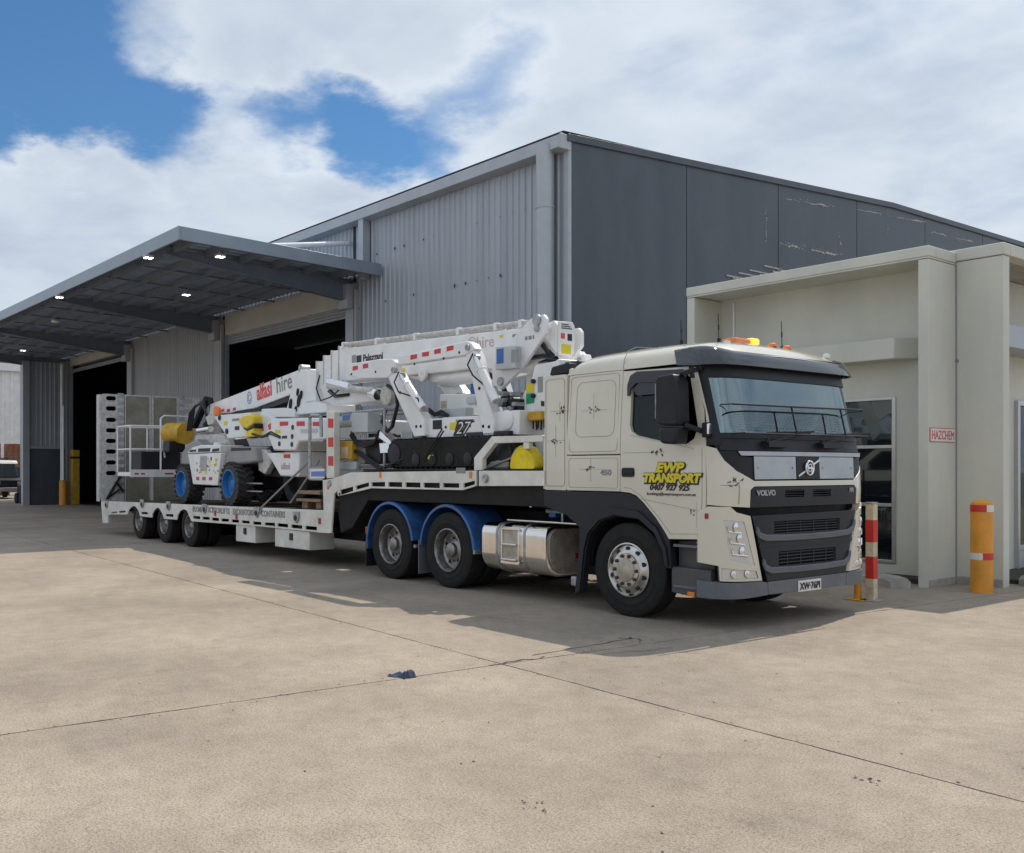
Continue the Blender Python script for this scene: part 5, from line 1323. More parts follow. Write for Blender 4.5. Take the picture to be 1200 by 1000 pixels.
MB().box(-1.36, -1.33, -1.24, 1.24, 1.38, 2.0).build('headboard', 'tcream', tr_, bev=.01)
# marker post and gate at the step
mp_ = MB().prism([(-6.43,2.55),(-6.19,2.54),(-6.19,1.48),(-6.43,1.47)], 'y', -1.27, -1.16).build('marker_post', 'tcream', tr_, bev=.008)
for pts in ([(-6.37,2.44),(-6.21,2.43),(-6.21,2.28),(-6.37,2.29)], [(-6.37,2.13),(-6.21,2.13),(-6.21,1.98),(-6.37,1.98)], [(-6.37,1.83),(-6.21,1.83),(-6.21,1.67),(-6.37,1.68)]):
    MB().prism(pts, 'y', -1.274, -1.268).build('red_tape', 'red', mp_, bev=0)
gp = [(-7.02,2.52),(-7.02,1.45),(-6.57,1.45),(-6.57,1.65),(-6.57,2.08),(-7.02,2.09),(-7.02,1.65),(-6.66,2.5)]
g_ = MB()
P3 = [Vector((x, -1.24, z)) for x, z in gp]
g_.path([P3[1], P3[0] + Vector((0, 0, -.05)), P3[0] + Vector((.06, 0, 0)), P3[7]], .03, 8).tube(P3[5], P3[4], .02).tube(P3[6], P3[3], .012).tube(P3[1], P3[2], .02)
g_.tube(P3[7], P3[7] + Vector((.02, 0, -.35)), .03)
go2 = g_.build('step_gate', 'steel', tr_, bev=0)
MB().prism([(-7,1.63),(-6.53,1.63),(-6.53,1.47),(-7,1.46)], 'y', -1.255, -1.235).build('gate_sign', 'plate', go2, bev=.003)
MB().prism([(-6.95,1.58),(-6.51,1.59),(-6.51,1.5),(-6.95,1.5)], 'y', -1.258, -1.254).build('sign_print', 'blueink', go2, bev=0)
# timber on the deck
for i, (pts, lab) in enumerate((([(-7.78,1.25),(-7.01,1.25),(-7.01,1.19),(-7.78,1.19)], 'long timber plank stacked uppermost against the trailer step'), ([(-7.84,1.11),(-7.01,1.11),(-7.01,1.06),(-7.84,1.06)], 'timber plank lying lower against the trailer step'))):
    x0, z0 = pts[0]
    solo('timber_plank', MB().prism(pts, 'y', -1.05, .4), 'timber', lab, 'plank', (x0, -.4, z0), 'planks against the trailer step', local=True)
for i, u in enumerate((0, 1)):
    pts = [(-7.72,1.05),(-7.53,1.06),(-7.53,0.93),(-7.72,0.92)] if u == 0 else [(-7.24,1.05),(-7.07,1.06),(-7.07,0.91),(-7.24,0.91)]
    solo('timber_block', MB().prism([(a, max(b, dz(a))) for a, b in pts], 'y', -1.0, .2), 'timber', ['timber block under the planks, farther from the step', 'timber block under the planks, close against the step'][u], 'block', (pts[0][0], -.4, dz(pts[0][0])), 'blocks under the planks', local=True)
# yellow bag behind the headboard frame
bg_ = root('yellow_bag', 'bright yellow fabric bag behind the cab on the trailer nose', 'bag', (-1.9, -.95, 1.63))
bp = [(-2.02,1.61),(-1.84,1.61),(-1.65,1.61),(-1.52,1.61),(-1.52,1.68),(-1.56,1.77),(-1.62,1.84),(-1.7,1.91),(-1.78,1.93),(-1.86,1.9),(-1.93,1.86),(-2,1.78),(-2.02,1.7)]
m = MB(); n = len(bp); vs = []
cx_ = sum(p[0] for p in bp) / n; cz_ = 1.7
LV = [(-1.19, .5), (-1.215, .8), (-1.22, .9), (-1.19, .93), (-1.1, .93), (-1.03, .9), (-1.0, .75), (-.99, .4)]
for y, k in LV: vs += [(cx_ + (p[0] - cx_) * k + (R.uniform(-.01, .01)), y + R.uniform(-.012, .012), 1.628 + (p[1] - 1.628) * (.6 + .4 * k)) for p in bp]
fs = [[i * n + j, i * n + (j + 1) % n, (i + 1) * n + (j + 1) % n, (i + 1) * n + j] for i in range(len(LV) - 1) for j in range(n)] + [list(range(n)), [(len(LV) - 1) * n + j for j in range(n)]]
bo = m.add(vs, fs, True).build('sack', 'bagyellow', bg_, bev=0)
ss = bo.modifiers.new('soft', 'SUBSURF'); ss.levels = 1; ss.render_levels = 2
q = [(-1.84,1.92),(-1.98,1.88),(-2.08,1.76),(-2.28,1.71),(-2.6,1.62)]
MB().path([Vector((a, -1.12, b)) for a, b in q], .014, 6).build('cord', 'strap', bg_, bev=0)
tq = [(-2.66,1.63),(-2.51,1.72),(-2.25,1.76),(-2.15,1.72),(-2.18,1.62)]
solo('folded_tarp', MB().prism(tq, 'y', -1.1, -.5), 'strap', 'grey folded tarp lying beside the yellow bag', 'tarp', (tq[0][0], -.8, 1.63), local=True, bev=.03)
# straps and chains
def strap(pts, label, name, mt, r, grp):
    p = pts[0]
    solo(name, MB().path(pts, r, 5), mt, label, 'strap' if 'strap' in name else 'chain', tuple(pts[-1]), grp, local=True, bev=0)
a = [(-8.72,0.8),(-7.48,1.75),(-6.7,2.32)]; strap([Vector((a[0][0], -1.29, a[0][1])), Vector((a[0][0], -1.285, a[0][1] + .12)), Vector((a[1][0], -1.0, a[1][1])), ], 'grey ratchet strap slanting from the side rail up to the white lift', 'ratchet_strap', 'strap', .018, 'straps over the wheeled lift')
a = [(-7.96,1.02),(-7.3,1.77)]; strap([Vector((a[0][0], -1.1, a[0][1])), Vector((a[1][0], -.9, a[1][1]))], 'olive ratchet strap beside the timber planks', 'ratchet_strap', 'strap', .018, 'straps over the wheeled lift')
def chain(pts, label):
    m = MB(); L_ = 0
    for a, b in zip(pts, pts[1:]):
        a, b = Vector(a), Vector(b); n = max(1, int((b - a).length / .085)); d = (b - a) / n
        for i in range(n):
            c0 = a + d * i; c1 = a + d * (i + 1.25)
            sd_ = Vector((0, 1, 0)) if i % 2 else d.cross(Vector((0, 1, 0))).normalized()
            for k in (-1, 1): m.tube(c0 + sd_ * .022 * k, c1 + sd_ * .022 * k, .012, 5)
    solo('tie_chain', m, 'chain', label, 'chain', tuple(pts[0]), 'chains holding the tracked lift', local=True, bev=0)
a = [(-5.03,1.61),(-4.31,1.84),(-3.45,2.21)]; chain([(q[0], -1.16 + .15 * i, q[1]) for i, q in enumerate(a)], 'black tie chain running from the deck edge to the front bracket')
a = [(-3.91,1.73),(-3.71,1.94),(-3.53,2.15)]; chain([(q[0], -1.18 + .03 * i, q[1]) for i, q in enumerate(a)], 'short black tie chain hanging over the rubber track')
# ================================================================ tracked lift on the gooseneck
def rv(pts): return [(a, b) for a, b in pts]
sp5 = root('tracked_lift', 'white tracked spider lift with folded outriggers on the trailer nose', 'lift', (-3.6, 0, 1.63))
def pz(name, pts, y0, y1, mt='white', par=None, bev=.012, label=None):
    return MB().prism(pts, 'y', y0, y1).build(name, mt, par or sp5, bev=bev, label=label)
def red_tape(pts, y, par):
    MB().prism(pts, 'y', y - .003, y + .002).build('red_tape', 'red', par, bev=0)
# tracks
for sd in (-1, 1):
    y0, y1 = sorted((sd * .72, sd * 1.08))
    ol = []
    for cx_, r, a0, a1 in ((-2.25, .20, 80, -90), (-4.75, .20, 270, 100)):
        for i in range(9):
            a = rad(a0 + (a1 - a0) * i / 8); ol.append((cx_ + r * math.cos(a), 1.85 + r * math.sin(a)))
    t0 = MB().prism(ol, 'y', y0, y1).build('track', 'rubber', sp5, bev=.01)
    m = MB()
    n = 44; per = []
    for i in range(len(ol)):
        a, b = Vector(ol[i]), Vector(ol[(i + 1) % len(ol)]); k = max(1, int((b - a).length / .12))
        for j in range(k): per.append((a + (b - a) * j / k, (b - a).normalized()))
    for c, d in per:
        nn = Vector((d.y, -d.x)); m.bar((c.x, y0 + .02, c.y), (c.x, y1 - .02, c.y), .05, .05, (nn.x, 0, nn.y))
    o = m.build('track_lug', 'rubber', t0, bev=0); o['kind'] = 'stuff'
    yo = sd * 1.082
    for x in (-4.75, -4.2, -3.8, -3.4, -3.0, -2.25):
        r = .15 if x in (-4.75, -2.25) else .09
        MB().lathe([(r, -.02), (r, .012), (r * .5, .02), (0, .02)], (x, yo, 1.85 if r > .1 else 1.76), 'y', 18, sd).build('roller', 'black', t0, bev=0)
    MB().box(-4.55, -2.45, *sorted((sd * .9, sd * 1.06)), 1.82, 1.98).build('track_frame', 'dkgrey', t0, bev=.01)
MB().box(-4.6, -2.3, -.7, .7, 1.72, 2.2).build('chassis', 'blacksteel', sp5, bev=.02)
MB().box(-3.1, -2.2, -1.05, -.7, 2.02, 2.12).build('track_guard', 'dkgrey', sp5, bev=.02)
yk = [(-3.9,1.79),(-3.76,1.82)]; MB().box(yk[0][0], yk[1][0], -1.10, -1.07, yk[0][1] - .03, yk[1][1]).build('grease_tag', 'gold', sp5, bev=.004)
# chassis boxes and the number panel
nb5 = pz('number_panel', [(-3.69,2.35),(-2.84,2.34),(-2.78,2.07),(-3.69,2.04)], -1.0, .9)
tp = [(-3.37,2.11),(-2.96,2.13)]
for b_, mt, o in ((.030, 'ink', 0), (-.002, 'white', .003)): text('lettering', '27', .24, mt, nb5, (tp[0][0] - (.02 if o == 0 else 0), -1.003 - o, tp[0][1]), shear=.35, bold=b_, wide=1.15, tilt=-.02)
tp = [(-3.37,2.29)]
for i in range(4): MB().box(tp[0][0] + .05 * i, tp[0][0] + .05 * i + .038, -1.003, -1.0, tp[0][1] - .015, tp[0][1] + .015).build('badge_bar', 'greyink', nb5, bev=0)
q = [(-3.51,2.29),(-3.29,2.17)]; MB().box(q[0][0], q[0][0] + .2, -1.004, -1.0, q[1][1], q[0][1] - .02).build('badge', 'gold', nb5, bev=0)
MB().prism([(-3.43,2.21),(-2.96,2.28),(-2.96,2.26),(-3.41,2.18)], 'y', -1.003, -1.0).build('badge_swoosh', 'ink', nb5, bev=0)
for (x, z) in [(-3.6,2.21),(-3.06,2.21)]: MB().lathe([(.022, 0), (.018, .01), (0, .012)], (x, -1.0, z), 'y', 10, -1).build('bolt', 'dkgrey', nb5, bev=0)
pz('outrigger_bracket', [(-4.1,2.35),(-3.7,2.34),(-3.7,2.06),(-4.1,2.08)], -.98, -.55)
pz('bracket_opening', [(-3.93,2.32),(-3.72,2.32),(-3.72,2.19),(-3.93,2.19)], -.985, -.9, 'dkgrey', bev=0)
bk = pz('outrigger_bracket', [(-2.55,2.38),(-2.08,2.38),(-2.08,2.06),(-2.55,2.08)], -.98, -.5)
q = [(-2.32,2.26)]; MB().lathe([(.13, 0), (.13, .015), (.12, .02), (0, .02)], (q[0][0], -.98, q[0][1]), 'y', 24, -1).build('swivel_cap', 'white', bk, bev=0)
pz('turret_base', [(-2.8,2.14),(-2.42,2.15),(-2.42,2.03),(-2.86,2.05)], -.6, .6, 'blacksteel')
# outriggers: leg from bracket up to the knee, foot arm folded back along the boom
def outrigger(leg, arm, cyl, tapes, knee, y, par_label=None, full=True):
    lg_ = pz('outrigger', leg, y, y + .16, bev=.015)
    pz('outrigger_arm', arm, y - .01, y + .13, par=lg_, bev=.015)
    a, b = cyl
    A_, B_ = Vector((a[0], y - .02, a[1])), Vector((b[0], y - .02, b[1])); mid = A_ + (B_ - A_) * .28
    MB().tube(mid, B_, .062, 14).tube(mid + (B_ - A_) * .0, mid + (B_ - A_) * .03, .07, 14).build('ram_body', 'white', lg_, bev=0)
    MB().tube(A_, mid, .032, 12).build('ram_rod', 'chrome', lg_, bev=0)
    for (c, r) in ((a, .04), (b, .045), (knee, .045)):
        MB().lathe([(r, -.06), (r, .01), (r * .6, .012), (r * .5, .004), (0, .004)], (c[0], y - .02, c[1]), 'y', 14, -1).build('pivot_pin', 'steel', lg_, bev=0)
    m = MB().path([Vector((a[0], y - .06, a[1] + .05)), Vector((a[0] - .08, y - .09, a[1] - .1)), Vector((a[0] + .02, y - .08, a[1] - .25)), Vector((b[0] - .08, y - .06, b[1] + .15)), Vector((b[0], y - .06, b[1]))], .012, 5)
    m.build('hose', 'black', lg_, bev=0)
    for t in tapes: red_tape(t, y - .012, lg_)
    return lg_
outrigger([(-3.14,3.26),(-2.98,3.3),(-2.87,3.15),(-2.76,2.87),(-2.51,2.28),(-2.5,2.06),(-2.72,2.05),(-2.8,2.3),(-3.01,2.98)],
          [(-4.7,3.3),(-3.15,3.36),(-3.06,3.36),(-2.95,3.31),(-2.89,3.23),(-3.07,3.17),(-4.48,3.17),(-4.7,3.17)],
          [(-2.86,3.12),(-2.44,2.51)],
          [[(-4.37,3.29),(-4.21,3.29),(-4.21,3.23),(-4.37,3.22)], [(-4.08,3.3),(-3.92,3.3),(-3.92,3.24),(-4.08,3.24)], [(-3.79,3.31),(-3.64,3.32),(-3.64,3.25),(-3.79,3.25)], [(-3.5,3.33),(-3.35,3.33),(-3.35,3.27),(-3.5,3.26)]],
          [(-3.03,3.27)][0], -1.05)
outrigger([(-4.99,3.02),(-4.85,3.08),(-4.7,3.05),(-4.39,2.72),(-4.06,2.35),(-4.03,2.1),(-4.3,2.09),(-4.45,2.3)],
          [(-6.15,3.31),(-5.21,3.31),(-4.86,3.28),(-4.77,3.22),(-4.79,3.08),(-5,3),(-5.79,3.05),(-6.1,3.13)],
          [(-4.6,3.01),(-4.04,2.49)],
          [[(-5.96,3.26),(-5.81,3.26),(-5.81,3.2),(-5.96,3.19)], [(-5.66,3.27),(-5.51,3.27),(-5.51,3.2),(-5.66,3.2)]],
          [(-4.81,3.11)][0], -1.05)
# far side pair
for dx in (0, -1.9):
    lg_ = pz('outrigger', [(-2.95 + dx, 3.25), (-2.80 + dx, 3.3), (-2.35 + dx, 2.3), (-2.5 + dx, 2.15)], .9, 1.06)
    pz('outrigger_arm', [(-4.4 + dx, 3.2), (-2.9 + dx, 3.35), (-2.8 + dx, 3.2), (-4.4 + dx, 3.05)], .9, 1.04, par=lg_)
# turret and body
pz('turret', [(-4.41,2.75),(-3.71,2.71),(-3.68,2.4),(-4.43,2.4)], -.5, .5, bev=.02)
pz('turret_step', [(-4.25,2.51),(-3.59,2.5),(-3.59,2.36),(-4.25,2.38)], -.66, -.5, 'palebox')
pz('work_lamp', [(-3.51,2.65),(-3.29,2.64),(-3.29,2.53),(-3.51,2.53)], -.72, -.45, 'palebox', bev=.03)
q = [(-4.37,2.64),(-4.23,2.53)]; MB().box(q[0][0], q[1][0], -.506, -.5, q[1][1], q[0][1]).build('sticker', 'cream', sp5, bev=0)
pz('link_arm', [(-4.96,3.12),(-4.7,3.12),(-4.27,2.77),(-4.57,2.72)], -.25, -.1)
pz('link_arm', [(-5.22,3.13),(-5,3.1),(-4.67,2.8),(-4.86,2.78)], .2, .35)
# boom: main section, rails, telescopes
bm_ = pz('boom', [(-7.22,3.72),(-2.11,3.52),(-2.11,3.07),(-2.82,2.95),(-3.56,3.07),(-4.37,3.07),(-5.49,3.1),(-7.17,3.14)], -.45, .02, bev=.02)
pz('boom_underside', [(-5.56,3.11),(-4.43,3.08),(-3.62,2.98),(-3.78,2.91),(-4.43,2.92),(-4.87,2.97)], -.38, -.05)
q = [(-4.87,3.07)]; MB().lathe([(.10, 0), (.10, .04), (.06, .05), (0, .03)], (q[0][0], -.45, q[0][1]), 'y', 18, -1).build('pivot_pin', 'white', bm_, bev=0)
q = [(-4.58,2.99),(-3.72,2.98)]; MB().tube((q[0][0], -.3, q[0][1]), (q[1][0] + .5, -.3, q[1][1]), .11, 18).build('lift_ram', 'white', sp5, bev=0)
for dy in (-.40, -.30):
    q = [(-7.28,3.79),(-2.53,3.61)]; MB().tube((q[0][0], dy, q[0][1]), (q[1][0], dy, q[1][1]), .035, 10).build('cable_tube', 'grime', bm_, bev=0)
q = [(-7.28,3.79),(-2.53,3.61)]
for t in (.0, .22, .45, .68, .86, .97):
    x, z = q[0][0] + (q[1][0] - q[0][0]) * t, q[0][1] + (q[1][1] - q[0][1]) * t
    MB().box(x - .03, x + .03, -.45, -.25, z - .07, z + .042).build('tube_clip', 'white', bm_, bev=.006)
q = [(-2.88,3.59),(-2.43,3.61),(-2.43,3.48),(-2.88,3.5)]; pz('cable_guide', q, -.42, -.2, 'grime', bm_)
for i, pts in enumerate(([(-7.43,3.76),(-7.14,3.75),(-7.14,3.13),(-7.43,3.16)], [(-7.7,3.71),(-7.39,3.72),(-7.39,3.14),(-7.7,3.15)], [(-7.99,3.65),(-7.66,3.66),(-7.66,3.13),(-7.99,3.13)], [(-8.27,3.57),(-7.95,3.58),(-7.95,3.12),(-8.27,3.05)])):
    pz('boom_section', pts, -.43 + .012 * i, -.02 - .012 * i, 'white', bm_)
    x = pts[0][0]; MB().box(x - .012, x + .02, -.44 + .012 * i, -.01 - .012 * i, pts[3][1] - .02, pts[0][1] + .02).build('wear_collar', 'grime', bm_, bev=.004)
tp = [(-6.61,3.45),(-5.77,3.44)]; text('lettering', 'Palazzani', .17, 'ink', bm_, (tp[0][0], -.453, tp[0][1] - .02), tilt=math.atan2(tp[1][1] - tp[0][1], tp[1][0] - tp[0][0]), bold=.005, wide=1.0)
MB().box(tp[0][0] - .2, tp[0][0] - .05, -.454, -.451, tp[0][1] - .02, tp[0][1] + .10).build('logo', 'ink', bm_, bev=0)
tp = [(-3.79,3.42),(-3.37,3.41)]; text('lettering', '\u00aehire', .24, 'faded', bm_, (tp[0][0], -.453, tp[0][1] - .06), tilt=math.atan2(tp[1][1] - tp[0][1], tp[1][0] - tp[0][0]), bold=.001, wide=1.05)
q = [(-6.96,3.57),(-6.83,3.44)]; MB().box(q[0][0], q[1][0], -.454, -.451, q[1][1], q[0][1]).build('sticker', 'greycover', bm_, bev=0)
# link plate and knuckle box
for y0, y1 in ((-.62, -.56), (.02, .08)):
    kp = pz('link_plate', [(a_, b_ - (.12 if y0 > 0 else 0)) for a_, b_ in [(-2.18,3.63),(-2.02,3.63),(-1.97,3.57),(-1.97,3.38),(-2.45,2.96),(-2.86,2.71),(-3.03,2.78),(-3.06,3.02),(-2.92,3.2),(-2.33,3.57)]], y0, y1, bev=.01)
    if y0 < 0:
        for (x, z), r in zip([(-2.13,3.57),(-2.13,3.46),(-2.86,2.82)], (.075, .045, .06)): MB().lathe([(r, 0), (r, .025), (r * .6, .03), (0, .02)], (x, -.62, z), 'y', 16, -1).build('pivot_pin', 'steel', kp, bev=0)
        q = [(-2.37,3.35)]; [MB().box(q[0][0] + a_, q[0][0] + a_ + b_, -.6225, -.619, q[0][1] - .02, q[0][1] + .03).build('sticker', 'greyink', kp, bev=0) for a_, b_ in ((0, .05), (.07, .06), (.15, .03))]
kx = [(-2.02,3.6),(-1.82,3.57),(-1.82,3.08),(-2.02,3.13)]
kb_ = MB(); x0, x1 = kx[0][0], -1.89; zt, zb_ = 3.55, 3.08
MB().prism([(x0, zt - .02), (x1 - .03, zt), (x1 + .03, zt - .07), (x1 + .03, zb_ + .05), (x1 - .02, zb_), (x0 + .12, zb_ + .05), (x0 - .02, zb_ + .22)], 'y', -.53, -.22).build('knuckle_box', 'white', sp5, bev=.02)
xe = x1 + .032
kp = MB().prism([(-.52, 3.09), (-.29, 3.09), (-.23, 3.13), (-.23, 3.49), (-.27, 3.54), (-.52, 3.53)], 'x', xe, xe + .02).build('data_plate', 'white', sp5, bev=.006)
MB().box(xe + .0195, xe + .023, -.47, -.30, 3.12, 3.24).build('sticker', 'gold', kp, bev=0)
for i in range(3): MB().box(xe + .0195, xe + .023, -.47, -.34 + .03 * i, 3.49 - i * .025, 3.503 - i * .025).build('sticker', 'ink', kp, bev=0)
MB().box(xe + .0195, xe + .023, -.48, -.41, 3.31, 3.38).build('sticker', 'pink', kp, bev=0)
MB().box(xe + .0195, xe + .023, -.36, -.28, 3.29, 3.38).build('sticker', 'ink', kp, bev=0)
q = [(-2.24,3.35),(-2.05,3.15),(-1.89,3.06),(-2.14,3.11),(-2.44,3.11)]
MB().path([Vector((a, -.5, b)) for a, b in q], .035, 7).path([Vector((a, -.42, b - .05)) for a, b in q], .03, 7).build('hose', 'black', sp5, bev=0)
# control box on the boom
cb = pz('control_box', [(-2.86,3.29),(-2.45,3.26),(-2.45,2.96),(-2.86,2.97)], -.72, -.56, 'palebox')
MB().prism([(-2.83,3.25),(-2.69,3.25),(-2.69,3.05),(-2.83,3.05)], 'y', -.724, -.718).build('screen_panel', 'bluebox', cb, bev=0)
MB().prism([(-2.53,3.21),(-2.39,3.21),(-2.39,3.04),(-2.53,3.04)], 'y', -.724, -.718).build('sticker', 'greycover', cb, bev=0)
pz('blue_panel', [(-3.91,2.9),(-3.81,2.91),(-3.81,2.7),(-3.94,2.7)], -.3, .1, 'bluebox')
# column behind the cab
cl5 = pz('column', [(-2.48,2.13),(-2.36,2.3),(-2.48,2.44),(-2.15,2.77),(-2.08,2.97),(-1.7,2.99),(-1.64,3.02),(-1.64,1.66),(-2.38,1.67)], -.72, .6, bev=.02)
q = [(-2.23,2.74),(-2.08,2.74),(-2.08,2.62),(-2.23,2.62)]; MB().prism(q, 'y', -.726, -.72).build('sticker', 'gold', cl5, bev=0)
q = [(-2.23,2.61),(-2.08,2.61),(-2.08,2.48),(-2.23,2.47)]; MB().prism(q, 'y', -.726, -.72).build('sticker', 'green', cl5, bev=0)
q = [(-2.01,2.81),(-1.92,2.81),(-1.92,2.61),(-2.01,2.61)]; MB().prism(q, 'y', -.726, -.72).build('sticker', 'greycover', cl5, bev=0)
for (x, z) in [(-2.08,2.76),(-2.08,2.57),(-2.33,2.61)]: MB().lathe([(.03, 0), (.03, .04), (0, .05)], (x, -.72, z), 'y', 10, -1).build('knob', 'black', cl5, bev=0)
ob = pz('junction_box', [(-2.06,2.36),(-1.81,2.36),(-1.81,2.24),(-2.06,2.24)], -.86, -.74, 'ochre', cl5, bev=.02)
for i in range(5):
    x, z = -2.01,2.23; x += i * .05
    MB().tube((x, -.80, z + .03), (x + R.uniform(-.02, .02), -.80, z - .09 - .02 * (i % 2)), .012, 5).build('cable', 'black', ob, bev=0)
pz('tool_tray', [(-2.67,2.56),(-2.27,2.54),(-2.27,2.39),(-2.6,2.41)], -.82, -.5, 'dkgrey', bev=.02)
mv = MB()
for i in range(12):
    x, z = -2.7,2.42; x += R.uniform(-.05, .5); z += R.uniform(-.02, .22)
    mv.box(x - .03, x + .03, -.9, -.6, z - .02, z + .03)
o = mv.build('valve_block', 'steel', sp5, bev=.004); o['kind'] = 'stuff'
MB().box(-1.72, -1.40, -.6, .3, 2.78, 2.98).build('exhaust_box', 'dkgrey', sp5, bev=.02)
# jib and basket hanging behind the step
jb = pz('jib', [(-7.96,3.1),(-7.72,3.18),(-7.26,3.07),(-6.08,2.95),(-6.03,2.73),(-7.55,2.74),(-7.78,2.83)], -.5, -.3, bev=.02)
q = [(-7.52,3.08),(-6.1,2.89)]; MB().tube((q[0][0], -.58, q[0][1]), (q[1][0], -.58, q[1][1]), .06, 14).build('jib_ram', 'grime', jb, bev=0)
q = [(-7.76,3.28),(-7.88,3.06),(-7.73,2.83),(-7.4,2.87),(-7.12,2.97)]; MB().path([Vector((a, -.62, b)) for a, b in q], .014, 6).build('hose', 'black', jb, bev=0)
q = [(-7.52,3.17),(-6.79,3.03)]; MB().bar((q[0][0], -.6, q[0][1]), (q[1][0], -.6, q[1][1]), .08, .10).build('jib_link', 'chrome', jb, bev=.01)
q = [(-6.2,2.89),(-6,2.83)]; MB().tube((q[0][0], -.55, q[0][1]), (q[1][0], -.55, q[1][1]), .09, 12).build('rotator', 'chrome', jb, bev=0)
q = [(-5.26,2.76)]; MB().lathe([(0, -.06), (.13, -.06), (.15, -.03), (.15, .05), (.11, .07), (.05, .06), (0, .07)], (q[0][0], -.85, q[0][1]), 'y', 24, -1).build('hose_reel', 'grime', sp5, bev=0)
q = [(-5.18,2.91),(-4.95,2.81),(-4.91,2.59),(-5.05,2.27),(-5.18,2.2),(-5.33,2.35),(-5.23,2.54)]; MB().path([Vector((a, -.92, b)) for a, b in q], .03, 7).build('hose', 'black', sp5, bev=0)
bk5 = []
x0, z0 = -6.57,1.48; x1, z1 = -5.2,2.49
x1 = x0 + 1.35
cg = MB()
for x in (x0, x1):
    for y in (-.95, -.1): cg.tube((x, y, 1.62), (x, y, z1 + .05), .022, 8)
for z in (1.68, 2.1, z1 + .05):
    for y in (-.95, -.1): cg.tube((x0, y, z), (x1, y, z), .02, 8)
    for x in (x0, x1): cg.tube((x, -.95, z), (x, -.1, z), .02, 8)
bs = cg.build('basket', 'steel', sp5, bev=0)
MB().box(x0, x1, -.95, -.1, 1.64, 1.70).build('basket_floor', 'steel', bs, bev=.01)
MB().prism([(-6.1,2.53),(-5.62,2.51),(-5.62,2.2),(-6.1,2.21)], 'y', -1.0, -.75).build('control_cabinet', 'palebox', bs, bev=.012)
m = MB()
for i in range(7):
    x, z = -6.05,2.2; x += i * .06; m.tube((x, -.95, z), (x, -.95, z - .07 - .02 * (i % 3)), .014, 6)
o = m.build('lever', 'steel', bs, bev=0); o['kind'] = 'stuff'
q = [(-6.64,2.42),(-6.09,2.42)]; MB().tube((q[0][0], -.86, q[0][1]), (q[1][0], -.86, q[1][1]), .115, 20).build('gas_bottle', 'palebox', bs, bev=0)
q = [(-6.41,2.5),(-6.2,2.42)]; MB().box(q[0][0], q[1][0], -.98, -.97, q[1][1], q[0][1]).build('sticker', 'blueink', bs, bev=0)
op = pz('manual_box', [(-6.49,2.08),(-6.03,2.07),(-6.03,1.77),(-6.49,1.77)], -1.04, -.9, 'ochre', bs, bev=.015)
MB().prism([(-6.32,1.98),(-6.14,1.98),(-6.14,1.8),(-6.32,1.8)], 'y', -1.05, -1.04).build('sticker', 'cream', op, bev=0)
MB().prism([(-6.49,1.75),(-5.96,1.74),(-5.96,1.61),(-6.49,1.61)], 'y', -1.0, -.9).build('toe_box', 'palebox', bs, bev=.01)
MB().prism([(-5.33,2.03),(-5.05,2.02),(-5,1.87),(-5.3,1.86)], 'y', -.98, -.8).build('bracket', 'chrome', bs, bev=.01)
MB().prism([(-5.3,2.21),(-4.95,2.01),(-5.05,1.98),(-5.37,2.12)], 'y', -.98, -.8).build('bracket', 'chrome', bs, bev=.01)
MB().prism([(-5.79,2.19),(-5.4,2.18),(-5.4,1.65),(-5.79,1.65)], 'y', -.9, -.5).build('pump_unit', 'dkgrey', bs, bev=.03)
MB().prism([(-6.15,2.1),(-5.84,2.1),(-5.84,1.69),(-6.15,1.69)], 'y', -.92, -.6).build('pump_unit', 'greycover', bs, bev=.03)
MB().prism([(-5.11,2.21),(-4.84,2.2),(-4.84,1.88),(-5.11,1.88)], 'y', -.7, -.3).build('panel', 'palebox', bs, bev=.01)
st6 = MB()
for i in range(8):
    a = [(-7.82,3.23),(-6.96,3.18)]; z = a[0][1] - i * .11
    st6.bar((a[0][0], .3, z), (a[1][0] + .2, .3, z), .03, .03)
st6.build('ladder', 'steel', sp5, bev=0)

# hoses, cable carriers and small plates that break up the white steel
def hoses(name, par, seq, y, n, r, mt='black'):
    for i in range(n):
        p = [Vector((a, y - .012 * i + R.uniform(-.006, .006), b - .022 * i + R.uniform(-.01, .01))) for a, b in seq]
        MB().path(p, r, 6).build(name, mt, par, bev=0)
hoses('hose', bm_, [(-7.17,3.15),(-7.28,3.07),(-7.45,3.11),(-7.63,3.04),(-7.4,2.92),(-6.95,2.92)], -.5, 3, .013)
hoses('hose', bm_, [(-3.5,2.95),(-3.27,2.99),(-3.13,2.93),(-2.94,2.78),(-2.82,2.6)], -.5, 3, .014)
hoses('hose', sp5, [(-4.37,2.53),(-4.22,2.45),(-4.07,2.47),(-3.91,2.4)], -.72, 3, .014)
hoses('hose', sp5, [(-2.69,2.54),(-2.56,2.62),(-2.43,2.57),(-2.32,2.45)], -.80, 4, .014)
hoses('hose', sp5, [(-6.15,2.24),(-5.99,2.09),(-5.74,2.03),(-5.45,2.09),(-5.35,2.22)], -.96, 4, .014)
hoses('hose', sp5, [(-6.63,2.16),(-6.3,1.98),(-5.94,1.92),(-5.55,1.75),(-5.26,1.65)], -.97, 3, .016)
